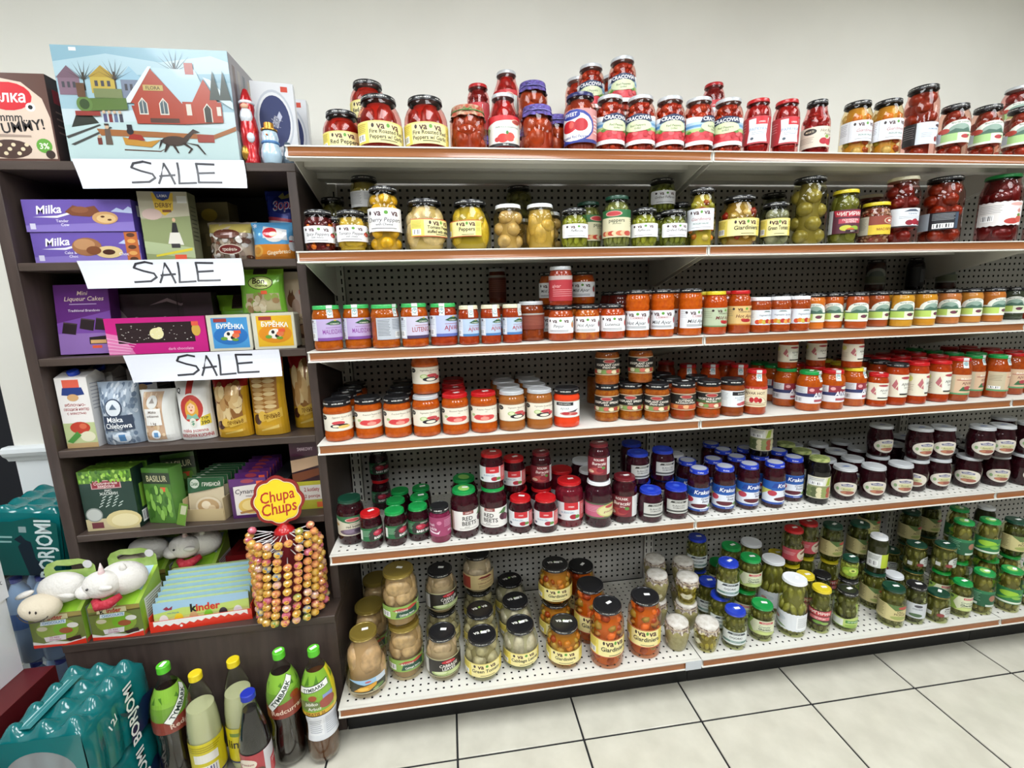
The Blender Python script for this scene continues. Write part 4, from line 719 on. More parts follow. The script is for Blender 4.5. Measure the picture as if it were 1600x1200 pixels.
prod('orgajMILD', 'relish_jar', 'mild ajvar jar, yellow lid, sage label', 'std', 'y', ('paste', 'b4480f', 'a23a0a'), (0.18, 0.62, 200, orgaj_art('b5c2a4', 'Mild Ajvar', '6f8a5c')))
prod('orgajr', 'relish_jar', 'hot ajvar jar, red lid, tan label', 'std', 'r', ('paste', 'a8460f', '98380a'), (0.20, 0.64, 200, orgaj_art('d9b97c', 'Hot Ajvar', 'c07a2c')))
prod('whitel', 'relish_jar', 'vegetable spread jar with white lid', 'str', 'w', ('paste', 'a04416', '8e360e'), (0.22, 0.64, 200, whitel_art()))
prod('archj', 'relish_jar', 'spread jar with green arched label', 'str', 'k', ('paste', 'b06a2c', 'a05a20'), (0.20, 0.72, 190, arch_art()))
prod('darkarch', 'relish_jar', 'shaded brown jar with grey arched label', 'str', 'k', ('paste', '3a1a12', '2e140e'), (0.2, 0.72, 180, darkarch_art()))  # shaded copy of the arched label jar, filling coloured darker
prod('blackj', 'relish_jar', 'black sauce jar', 'std', 'k', ('paste', '121014', '0c0a0e'), (0.1, 0.7, 180, blackj_art()))
SW = {'EGG': 'eggplant picture label', 'TOM': 'tomato picture label', 'VEG': 'cucumber picture label', 'AJV': 'white ajvar label'}
LW = {'k': 'black', 's': 'silver', 'r': 'red', 'g': 'green', 'y': 'yellow'}
for lt in SW: prod('spread' + lt, 'relish_jar', '{lid}-lidded orange spread jar, ' + SW[lt], 'str', 'k', ('paste', 'b4520f', 'a4440a'), (0.26, 0.68, 190, spread_art(lt)))
KW = {'EGG': 'eggplant caviar label', 'SPREAD': 'eggplant spread label', 'LUT': 'lutenica label', 'VEG': 'green vegetable label', 'BACK': 'turned back label', 'AJV': 'white label'}
for lt in KW: prod('kavia' + lt, 'relish_jar', 'brown relish jar, black %s' % KW[lt] if lt != 'AJV' else 'brown relish jar with white label', 'str', 'k', ('paste', {'LUT': '96381a', 'VEG': 'a4400f', 'AJV': '7e3a1c', 'EGG': '9c5418', 'SPREAD': '9c5e18', 'BACK': '8e5418'}[lt], '86400f'), (0.26, 0.70, 190, kavia_art(lt)))
prod('ajvhot', 'relish_jar', 'tall red-lidded jar, cream pepper label', 'std', 'r', ('paste', 'a8400f', '98320a'), (0.18, 0.64, 190, ajvhot_art()))
prod('atnas', 'relish_jar', '{lid}-lidded ajvar jar with navy label', 'std', 'g', ('paste', 'b45410', 'a4440a'), (0.20, 0.62, 190, ajnar_art()))
prod('ajcr', 'relish_jar', 'small ajvar jar, maroon lid, cream label', 'str', 'dr', ('paste', 'a8400f', '98320a'), (0.20, 0.72, 200, ajcr_art()))
prod('ajcr2', 'relish_jar', '{lid}-lidded ajvar jar with cream label', 'str', 'dr', ('paste', 'a43a0f', '942e0a'), (0.20, 0.74, 200, ajcr_art()))
prod('balaj', 'relish_jar', '{lid}-lidded tall ajvar jar, tan label', 'std', 'r', ('paste', 'a04412', '90380c'), (0.16, 0.62, 200, balaj_art()))
BT = ('paste', '300912', '22060d')
prod('redbeet', 'beet_jar', 'red beet jar with dark green lid', 'std', 'dg', BT, (0.22, 0.66, 180, redbeet_art()))
prod('bbeet', 'beet_jar', '{lid}-lidded baby beet jar, green label', 'low', 'g', BT, (0.24, 0.62, 190, bbeet_art()))
prod('pinkj', 'beet_jar', 'beet puree jar with pink label', 'low', 'k', ('paste', '7a1f42', '6a1838'), (0.20, 0.74, 220, pink_art()))
prod('rbeets', 'beet_jar', 'red beets jar, bright green lid, white label', 'std', 'g', ('paste', '380b16', '2a0810'), (0.18, 0.60, 190, rbeets_art()), 'leaf')
prod('redl', 'beet_jar', 'beet jar, bright red lid, white label', 'low', 'r', ('paste', '3a0a14', '2a070e'), (0.22, 0.66, 190, redl_art()))
prod('burs', 'beet_jar', 'grated beet jar with maroon lid', 'std', 'dr', ('paste', '420d18', '340a12'), (0.2, 0.66, 190, burak_art()))
prod('redtall', 'beet_jar', 'tall beet jar with red lid', 'std', 'r', ('paste', '6a1020', '540c1a'), (0.18, 0.58, 170, redl_art()))
prod('whtall', 'beet_jar', 'tall beet jar with white lid', 'std', 'w', ('paste', '360a18', '2a0814'), (0.22, 0.56, 200, [R(-0.5, 0, 0.5, 1, '55604a'), R(-0.5, 0.1, 0.0, 0.9, 'c2607c'), E(0.14, 0.5, 0.3, 0.42, 'c8c078'), E(0.14, 0.5, 0.26, 0.35, 'd8d49c'), T('grated beets', 0.14, 0.45, 0.13, 'a0485c', 0.44, 0.1), E(0.14, 0.76, 0.12, 0.1, 'b84a4c')] + LN(-0.46, -0.1, (0.76, 0.66, 0.56, 0.46), 'e0a8b8', 0.03)))
prod('burak', 'beet_jar', 'tall grated beet jar with maroon label', 'std', 'dr', ('paste', '3c0c16', '2c0810'), (0.16, 0.62, 200, burak_art()))
prod('bluesq', 'beet_jar', 'beet jar, navy lid, grey label', 'low', 'b', ('paste', '3a0c1c', '2a0814'), (0.2, 0.66, 120, blsq_art()))
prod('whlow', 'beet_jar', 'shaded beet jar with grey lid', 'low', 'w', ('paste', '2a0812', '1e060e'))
prod('krak', 'beet_jar', 'grated beet jar, blue lid and label', 'std', 'bw', ('paste', '360c16', '280810'), (0.10, 0.62, 230, krak_art()))
prod('blackg', 'beet_jar', 'near-black jar with mottled green lid', 'std', 'olive', ('paste', '12100e', '0c0a0a'), (0.14, 0.62, 150, blackg_art()))
prod('ovalj', 'beet_jar', 'dark beet jar, silver lid, oval label', 'belly', 's', ('paste', '2c0810', '1c050a'), (0.16, 0.60, 120, oval_art()))
CB = 'b0a468'
prod('cabflask', 'cabbage_jar', 'largest gold-lidded flask of cabbage leaves', 'flask', 'gold', ('lobes', 'bcab82', 0.040, '9a8c66'), (0.13, 0.37, 105, flask_art()))
prod('cabjar', 'cabbage_jar', 'gold-lidded cabbage jar with green label', 'tall', 'gold', ('lobes', 'b4a67c', 0.034, '93875f'), (0.20, 0.44, 170, cabgreen_art()))
prod('cabdark', 'cabbage_jar', 'cabbage leaves jar, black label', 'squat', 'k', ('lobes', 'bab08c', 0.026, '979070'), (0.16, 0.58, 180, cabdark_art()))
prod('gtomv', 'cabbage_jar', 'green tomato jar with yellow label', 'squat', 'kv', ('balls', 'a6a882', 0.024, '7e7e5c'), (0.16, 0.52, 165, vava_yellow(['Green Tomato'], 0.06)))
prod('cabv', 'cabbage_jar', 'cabbage leaves jar with yellow label', 'squat', 'kv', ('lobes', 'b6b89e', 0.028, '969a7a'), (0.16, 0.50, 165, vava_yellow(['Cabbage Leaves'], 0.06)))
prod('cabcream', 'cabbage_jar', 'white cabbage jar with cream label', 'squat', 'k', ('lobes', 'bab496', 0.028, '989478'), (0.16, 0.56, 170, cream_art()))
GM2 = ['c86a1e', '9a8f38', 'c08a30', 'b04a1a', 'b0a244']
prod('giarv', 'pickle_jar', 'squat mixed pickle jar, yellow label', 'squat', 'kv', ('mix', GM2, 0.024, '8f6e28'), (0.18, 0.52, 165, vava_yellow(['Giardiniera'], 0.06)))
prod('giart', 'pickle_jar', 'tall orange mixed pickle jar, yellow label', 'tall', 'k', ('mix', ['d06a1e', 'c4561c', '9a9a3c', 'd8822c', 'b44a1c', 'b09a4a'], 0.030, 'a8601e'), (0.22, 0.54, 165, vava_yellow(['Giardiniera'], 0.10, True)))
prod('capjar', 'sauce_jar', 'small mustard jar under a cloth cap', 'pot', 'cap_b', ('paste', '9c9468', '8e8658'), (0.10, 0.42, 70, cloth_tag()))
prod('capjarg', 'sauce_jar', 'small pickle jar under a cloth cap', 'pot', 'cap_b', ('sticks', '98963c', 0.009, '6e6a28'), (0.24, 0.54, 70, cloth_tag()))
GH = ('sticks', '62642f', 0.010, '4c5026')
prod('ogor', 'pickle_jar', 'gherkin jar with blue lid', 'std', 'b', GH, (0.16, 0.52, 140, ogor_art()))
prod('crunch', 'pickle_jar', 'crunchy gherkin jar with green lid', 'std', 'g', GH, (0.22, 0.64, 160, crunch_art()))
prod('crunch2', 'pickle_jar', 'slim gherkin jar with green lid', 'std', 'g', GH, (0.22, 0.64, 160, crunch_art()))
prod('whgher', 'pickle_jar', 'tall gherkin jar with white lid', 'tall', 'w', ('sticks', '848a40', 0.013, '5e6230'), (0.12, 0.44, 190, whgher_art()))
prod('chigy', 'pickle_jar', 'gherkin jar with yellow lid, red label', 'std', 'y', GH, (0.20, 0.56, 180, chigy_art()))
prod('dkgher', 'pickle_jar', 'gherkin jar, black lid, lime label', 'std', 'k', ('sticks', '5a6030', 0.012, '40441f'), (0.12, 0.40, 160, dkg_art()))
prod('dillgr', 'pickle_jar', 'dill pickle jar, dark green lid', 'std', 'dg', GH, (0.20, 0.62, 190, dill_art()))
prod('dillgr2', 'pickle_jar', 'shaded dill pickle jar', 'std', 'dg', ('sticks', '4c5228', 0.010, '343818'), (0.20, 0.62, 190, dill_art()))  # dill pickle jar again, shade put into darker filling colours
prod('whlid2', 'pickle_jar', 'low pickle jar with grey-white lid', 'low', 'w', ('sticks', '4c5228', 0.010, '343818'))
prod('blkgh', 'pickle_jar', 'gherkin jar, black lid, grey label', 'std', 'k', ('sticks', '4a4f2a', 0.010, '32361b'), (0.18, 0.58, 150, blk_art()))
prod('korn', 'pickle_jar', 'cornichon jar, green lid with gold rim', 'low', 'dgg', ('sticks', '666a34', 0.010, '484c24'), (0.16, 0.62, 150, korn_art()))
prod('brgreen', 'pickle_jar', 'gherkin jar, bright green lid and label', 'std', 'g', ('sticks', '7a7c3c', 0.011, '54562a'), (0.22, 0.60, 200, brg_art()), 'leaf')
prod('brgreenB', 'pickle_jar', 'gherkin jar, bright green lid, turned label', 'std', 'g', ('sticks', '7a7c3c', 0.011, '54562a'), (0.22, 0.60, 200, brg_art(True)), 'leaf')
prod('redlp', 'pickle_jar', 'pickle jar with coral red lid', 'std', 'r', ('sticks', '5a5c30', 0.010, '3a3c1e'), (0.18, 0.52, 180, redlp_art()))
prod('olive', 'pickle_jar', 'smallest olive jar with green lid', 'low', 'dg', ('balls2', '8a9640', 0.008, '4c5428'), (0.20, 0.66, 120, olive_art()))
prod('whlime', 'pickle_jar', 'dark jar, white lid, lime back label', 'std', 'w', ('paste', '2e3018', '222412'), (0.18, 0.56, 150, whlime_art()))

DIM = {}
for ln in '''ajcr 0.0310 0.1170
ajcr2 0.0340 0.1490
ajg 0.0400 0.1293
ajgb 0.0410 0.1273
ajgl 0.0414 0.1255
ajgr 0.0402 0.1280
ajs 0.0310 0.1170
ajvhot 0.0360 0.1520
archj 0.0320 0.1220
atnas 0.0390 0.1370
balaj 0.0360 0.1570
bbeet 0.0352 0.1138
biggreen 0.0550 0.2150
blackg 0.0388 0.1708
blackj 0.0300 0.1300
blkgh 0.0360 0.1500
bluesq 0.0418 0.1107
brgreen 0.0370 0.1680
brownj 0.0417 0.1235
brownj2 0.0320 0.1250
burak 0.0436 0.1604
burs 0.0360 0.1300
cabcream 0.0600 0.1500
cabdark 0.0580 0.1550
cabflask 0.0680 0.2040
cabjar 0.0600 0.1850
cabv 0.0620 0.1430
capchili 0.0536 0.1285
capjar 0.0440 0.1050
capjarg 0.0450 0.1050
cappep 0.0480 0.1300
cherryp 0.0467 0.1796
chig 0.0438 0.1737
chigy 0.0370 0.1700
crac 0.0442 0.1620
crunch 0.0425 0.1310
crunch2 0.0340 0.1370
darkajv 0.0400 0.1480
darkarch 0.0340 0.1250
darkback 0.0420 0.1900
darkred 0.0440 0.1900
darktom 0.0450 0.2000
darktomg 0.0558 0.2263
darktomk 0.0500 0.2200
dillgr 0.0420 0.1500
dillgr2 0.0400 0.1500
dkgher 0.0390 0.1550
feff 0.0420 0.1180
firepep 0.0625 0.1470
gfeff 0.0432 0.1121
gfeff2 0.0420 0.1650
giardb 0.0607 0.1566
giardw 0.0440 0.1740
giardw2 0.0430 0.1780
giart 0.0580 0.2120
giarv 0.0620 0.1430
greenballs 0.0460 0.1100
greentom 0.0430 0.1342
greyback 0.0432 0.1144
gtomv 0.0620 0.1400
hotpep 0.0404 0.1665
kavia 0.0400 0.1250
korn 0.0380 0.1120
krak 0.0375 0.1660
longpep 0.0423 0.1542
marina 0.0435 0.1343
ogor 0.0408 0.1386
olive 0.0300 0.0850
orgaj 0.0366 0.1385
orgajr 0.0353 0.1389
ovalj 0.0420 0.1240
papjar 0.0460 0.1650
papryka 0.0384 0.1624
paprykas 0.0384 0.1624
pinjur 0.0395 0.1080
pinkj 0.0344 0.1194
rbeets 0.0459 0.1599
redbeet 0.0429 0.1500
redl 0.0400 0.1160
redlab 0.0360 0.1180
redlp 0.0400 0.1500
redpep 0.0560 0.1250
redtall 0.0484 0.1575
rrpep 0.0478 0.1596
spicyp 0.0412 0.1158
spread 0.0425 0.1260
tallaj 0.0373 0.1497
tomarch 0.0430 0.1660
tomarch2 0.0450 0.1500
tomback 0.0573 0.2190
tombig 0.0485 0.2328
tomcream 0.0517 0.2157
tompepb 0.0635 0.1470
tompepc 0.0432 0.1144
whgher 0.0480 0.2150
whitel 0.0330 0.1150
whitelidA 0.0459 0.1301
whitelidB 0.0466 0.1316
whlid2 0.0360 0.1100
whlime 0.0340 0.1500
whlow 0.0350 0.1200
whtall 0.0469 0.1593
yelpepb 0.0620 0.1440'''.split('\n'):
    k, a, b = ln.split(); DIM[k] = (float(a), float(b))

# ---- meshes shared by all jars of a product
CACHE = {}
def paste_mat(c, c2):
    m = mat('filling_' + c + c2, c, 0.55, coat=1.0, col2=c2, scale=90.0, bump=0.25, detail=4.0)
    m.node_tree.nodes['Principled BSDF'].inputs['Specular IOR Level'].default_value = 0.05
    return m
def lite(h, k): return ''.join('%02x' % max(0, min(255, int(int(h[i:i+2], 16)*k))) for i in (0, 2, 4))
def warm(h):
    r, g = int(h[:2], 16), int(h[2:4], 16)
    return h if r > 1.7*g else h[:2] + '%02x' % int(g*0.94) + h[4:]
def brine_mat(c): return mat('brine_' + c, lite(warm(c), 1.15), 0.25)
def food_mat(c):
    k = 0.92 if int(c[:2], 16) > 1.7*int(c[2:4], 16) else 1.12
    return mat('food_' + c, lite(warm(c), k), 0.3, col2=lite(warm(c), k*0.80), scale=45.0, coat=0.25)
def body_mesh(key, shape, R_, H, lh, m):
    p, lr = jar_profile(shape, R_, H, lh)
    pts = [(0, 0.0015)] + p
    return lathe_mesh('glass_body', pts, m, 28, 0.9), p, lr
def ico(name, r, m, sub=1, sc=(1, 1, 1), lump=0.0, seed=1):
    bm = bmesh.new(); bmesh.ops.create_icosphere(bm, subdivisions=sub, radius=r)
    rnd = random.Random(seed)
    for v in bm.verts:
        k = 1 + lump*(rnd.random()-0.5)
        v.co = Vector((v.co.x*sc[0]*k, v.co.y*sc[1]*k, v.co.z*sc[2]*k))
    return to_mesh(bm, name, m, True)
FOODNAME = {'pepper_jar': 'pepper', 'tomato_jar': 'tomato', 'pickle_jar': 'vegetable', 'cabbage_jar': 'cabbage_leaf', 'sauce_jar': 'pickle'}

def fill_parts(pr, p, R_, H, lh):
    """(core mesh, list of (mesh, local offset angle/height/radius placements), joined mesh)"""
    kind = pr['fill'][0]
    top = H - lh - 0.006
    bb = pr['fill'][2]; inset = {'balls': bb*0.72, 'lobes': bb*0.34, 'sticks': bb*0.95}.get(kind, bb*0.42)
    inner = [(max(r*0.4, r - inset - 0.0012), z) for r, z in p if 0.004 < z < top]
    inner = [(0, 0.004), (inner[0][0]*0.9, 0.0045)] + inner + [(min(inner[-1][0], rad_at(p, top)*0.95), top), (0, top+0.0005)]
    br = pr['fill'][3]
    core = lathe_mesh('brine', inner, brine_mat(br), 20, 0.9)
    rnd = random.Random(hash(pr['words']) % 999 if False else sum(map(ord, pr['words'])))
    place = []; joined = None
    nm = FOODNAME.get(pr['name'], 'vegetable')
    if kind in ('balls', 'lobes'):
        c, b = pr['fill'][1], pr['fill'][2]; b = min(b, R_*0.62)
        if kind == 'balls': ms = [ico(nm, b, food_mat(c), 2, (1, 1, 0.95), 0.03, s) for s in (1, 2)]
        else: ms = [ico(nm, b, food_mat(c), 2, sc, 0.10, s) for s, sc in enumerate(((1.0, 0.62, 1.35), (1.25, 0.6, 0.9), (0.85, 0.6, 1.55)))]
        EZ = [b*0.96] if kind == 'balls' else [b*1.42, b*1.1, b*1.62]
        dz = b*(1.62 if kind == 'balls' else 1.75); z = b*0.95 + 0.004; row = 0
        while z < top - b*0.25:
            rc = rad_at(p, min(z, top)) - b*(0.99 if kind == 'balls' else 0.66) - 0.0014
            n = max(3, int(2*PI*max(rc, 0.01)/(b*(1.86 if kind == 'balls' else 1.7))))
            for k in range(n):
                a = 2*PI*(k + 0.5*(row % 2) + rnd.uniform(-0.1, 0.1))/n
                mi = rnd.randrange(len(ms)); ez = EZ[mi % len(EZ)]
                zz = min(max(z + rnd.uniform(-0.1, 0.1)*b, ez + 0.004), H - lh - 0.004 - ez)
                if zz < ez + 0.003: continue
                ra = min(rad_at(p, zz), rad_at(p, zz - ez*0.6) + b*0.12, rad_at(p, zz + ez*0.6) + b*0.12) - b*(0.99 if kind == 'balls' else 0.68) - 0.0014
                if ra < 0.004: continue
                place.append((ms[mi], a, ra, zz, rnd.uniform(-0.35, 0.35) if kind == 'lobes' else rnd.uniform(0.6, 6)))
            z += dz; row += 1
    else:
        bm = bmesh.new(); cols = pr['fill'][1] if isinstance(pr['fill'][1], list) else [pr['fill'][1]]
        mats = [food_mat(c) for c in cols]; b = pr['fill'][2]
        if kind == 'sticks':
            zt = top - 0.004; nlay = 2 if H < 0.13 else 3; L = (zt-0.006)/nlay
            for lay in range(nlay):
                zc = 0.006 + L*(lay+0.5); rr = min(rad_at(p, zc-L*0.45), rad_at(p, zc+L*0.45), rad_at(p, zc)); rc = rr - b*0.95 - 0.0012
                n = int(2*PI*rc/(b*1.75))
                for k in range(n):
                    a = 2*PI*(k+rnd.random()*0.4)/n; M = Matrix.Translation((rc*math.cos(a), rc*math.sin(a), zc)) @ Matrix.Rotation(a, 4, 'Z') @ Matrix.Rotation(rnd.uniform(-0.35, 0.35), 4, 'X') @ Matrix.Diagonal((b*0.95, b, L*0.52, 1))
                    bmesh.ops.create_icosphere(bm, subdivisions=1, radius=1.0, matrix=M)
        else:
            z = b*0.9 + 0.0035
            while z < top - b*0.5:
                rr = rad_at(p, z); rc = rr - b*0.55 - 0.001; n = max(3, int(2*PI*rc/(b*1.15)))
                for k in range(n):
                    a = 2*PI*(k+rnd.random()*0.6)/n; s = b*rnd.uniform(0.42, 0.72)
                    if kind == 'balls2': s = b; 
                    M = Matrix.Translation((rc*math.cos(a), rc*math.sin(a), z+rnd.uniform(-.3, .3)*b)) @ Matrix.Rotation(a, 4, 'Z') @ Matrix.Rotation(rnd.uniform(-1, 1), 4, 'X') @ Matrix.Diagonal((b*0.5, s, s*rnd.uniform(0.6, 1.2), 1))
                    r_ = bmesh.ops.create_icosphere(bm, subdivisions=1, radius=1.0, matrix=M)
                    mi = rnd.randrange(len(mats))
                    for f in {f for v in r_['verts'] for f in v.link_faces}: f.material_index = mi
                z += b*0.95
        joined = bpy.data.meshes.new('pickled_pieces'); bm.to_mesh(joined); bm.free()
        for m_ in mats: joined.materials.append(m_)
        joined.polygons.foreach_set('use_smooth', [True]*len(joined.polygons))
    return core, place, joined

def lid_parts(lk, lr, H, lh, top):
    """[(part name, mesh)]"""
    key = (lk, round(lr, 4), round(H, 4), lh, top)
    if key in CACHE: return CACHE[key]
    out = []
    base = {'kv': 'k', 'bw': 'b', 'dgg': 'dg', 'olive': 'dg'}.get(lk, lk)
    if lk.startswith('cap_'):
        # cloth cap: gathered disc with scalloped skirt, tied with a ribbon
        bm = bmesh.new(); rings = []; n = 36; rnd = random.Random(3)
        for r, z, amp in ((0.0, H, 0), (lr*0.6, H-0.0002, 0), (lr*0.98, H-0.002, 0.0), (lr*1.02, H-0.008, 0.02), (lr*0.99, H-0.017, 0.02), (lr*1.05, H-0.024, 0.04), (lr*1.11, H-0.031, 0.055)):
            if r == 0: rings.append([bm.verts.new((0, 0, z))]); continue
            rings.append([bm.verts.new((r*(1+amp*math.sin(9*2*PI*k/n))*math.cos(2*PI*k/n), r*(1+amp*math.sin(9*2*PI*k/n))*math.sin(2*PI*k/n), z + amp*0.02*math.cos(9*2*PI*k/n))) for k in range(n)])
        for a, b in zip(rings, rings[1:]):
            for k in range(n):
                k2 = (k+1) % n
                bm.faces.new((a[0], b[k], b[k2])) if len(a) == 1 else bm.faces.new((a[k], b[k], b[k2], a[k2]))
        c1, c2, rb = {'cap_o': ('b9a58a', 'a8442c', '5f9a54'), 'cap_p': ('3c3560', '6a5aa8', '8f8ad0'), 'cap_b': ('d8d4cc', 'c4bdb2', 'b7a58c')}[lk]
        if lk == 'cap_b':
            for f in bm.faces:
                if f.calc_center_median().z < H - 0.012: f.material_index = 1
        me = to_mesh(bm, 'cloth_cap', mat('cloth_' + lk, c1, 0.8, col2=c2, scale=70.0, detail=2), True)
        me.materials.append(mat('cloth_skirt', '5c3f34', 0.8, col2='d9d2c8', scale=110.0, detail=1))
        out.append(('cloth_cap', me))
        bm = bmesh.new(); tube(bm, [(lr*1.02*math.cos(2*PI*k/24), lr*1.02*math.sin(2*PI*k/24), H-0.0165) for k in range(25)], 0.0016, 6)
        tube(bm, [(0, -lr*1.03, H-0.0165), (-0.010, -lr*1.13, H-0.012), (-0.016, -lr*1.08, H-0.019), (0, -lr*1.05, H-0.017), (0.016, -lr*1.08, H-0.019), (0.010, -lr*1.13, H-0.012), (0, -lr*1.05, H-0.0165)], 0.0014, 5)
        out.append(('ribbon', to_mesh(bm, 'ribbon', mat('ribbon_' + lk, rb, 0.5), True)))
        CACHE[key] = out; return out
    c0 = H - lh
    prof = [(lr-0.0008, c0), (lr+0.0006, c0+0.0006), (lr+0.0006, c0+0.0022), (lr-0.0003, c0+0.0030), (lr-0.0003, H-0.0028), (lr-0.0012, H-0.0008), (lr-0.003, H), (lr*0.88, H), (lr*0.85, H-0.0011), (0, H-0.0010)]
    m = lid_mat(base) if lk != 'olive' else mat('lid_mottled_olive', '5d7030', 0.35, col2='a8b070', scale=60.0)
    out.append(('lid', lathe_mesh('lid', prof, m, 28, 0.6)))
    fm = lambda x, y, k: (x*2*lr, (y-0.5)*2*lr, H - 0.0006 + k)
    art = []
    if lk == 'kv': art = [T('va', -0.20, 0.55, 0.17, 'e6e6de', 0.26, 0, 0.25, 0.02), T('va', 0.18, 0.62, 0.17, 'e6e6de', 0.26, 0, 0.25, 0.02), E(-0.01, 0.57, 0.05, 0.06, '8fb84c')]
    if lk == 'bw': art = [E(0, 0.5, 0.41, 0.41, 'b4b8c2', 24)]
    if top == 'leaf': art = [E(0, 0.5, 0.24, 0.30, '9ad06a', 20)]
    if lk == 'b' : art = [E(0, 0.5, 0.16, 0.16, '3a58c8', 16)]
    if lk == 'dr': art = [T('SMAK', 0, 0.5, 0.16, 'b8848a', 0.4)]
    if lk == 's' and top == 'blue': art = [P([(-0.2, 0.4), (0.0, 0.56), (0.22, 0.5), (0.1, 0.42)], '3a5a9a')]
    if art: out.append(('lid_print', art_mesh('lid_print', art, 2*lr, 2*lr, fm, PRINT)))
    side = []
    if lk in ('k', 'kv'):
        x = -0.5; i = 0
        while x < 0.5:
            w = [0.010, 0.016, 0.008, 0.02][i % 4]; side.append(R(x, 0.34, x+w, 0.66 if i % 3 else 0.58, 'cfcfca')); x += w + (0.006 if i % 7 else 0.05); i += 1
    if lk == 'bw': side = [T('Krakus', x, 0.5, 0.55, 'e4e6f0', 0.10, 0.2, 0, 0.02) for x in (-0.4, -0.2, 0.0, 0.2, 0.4)]
    if lk == 'dgg':
        out.append(('gold_rim', lathe_mesh('gold_rim', [(lr+0.0007, c0+0.0001), (lr+0.0012, c0+0.0008), (lr+0.0012, c0+0.0028), (lr+0.0005, c0+0.0036)], lid_mat('gold'), 28)))
    if side and lh > 0.01:
        z0, z1 = c0+0.0032, H-0.003
        f2 = lambda x, y, k: ((lr+0.0002+k)*math.sin(x*2*PI), -(lr+0.0002+k)*math.cos(x*2*PI), z0+(z1-z0)*y)
        out.append(('rim_print', art_mesh('rim_print', side, 2*PI*lr, z1-z0, f2, PRINT, 0.02)))
    CACHE[key] = out
    return out

def label_mesh(pkey, p, H, R_):
    key = ('label', pkey)
    if key in CACHE: return CACHE[key]
    z0, z1, deg, art = PR[pkey]['label']; a = math.radians(deg); z0 *= H; z1 *= H
    curved = PR[pkey]['shape'] in ('squat', 'flask', 'pot', 'belly')
    rm = max(rad_at(p, z0+(z1-z0)*i/12) for i in range(13))
    rz = (lambda y: rad_at(p, z0+(z1-z0)*y)) if curved else (lambda y: rm)
    f = lambda x, y, k: ((rz(y)+0.0007+k)*math.sin(x*a), -(rz(y)+0.0007+k)*math.cos(x*a), z0+(z1-z0)*y)
    me = art_mesh('label', art, a*R_, z1-z0, f, PRINT, math.radians(7)/a, 0.00015, 0.125 if curved else None)
    CACHE[key] = me
    return me
sticker_me = box_mesh('price_sticker', (0.020, 0.011, 0.0004), m_sticker)
ROWNAME = {r: ORD[i] + ' shelf' for i, r in enumerate('ABCDE')}; ROWNAME['F'] = 'bottom deck'
JARS = []
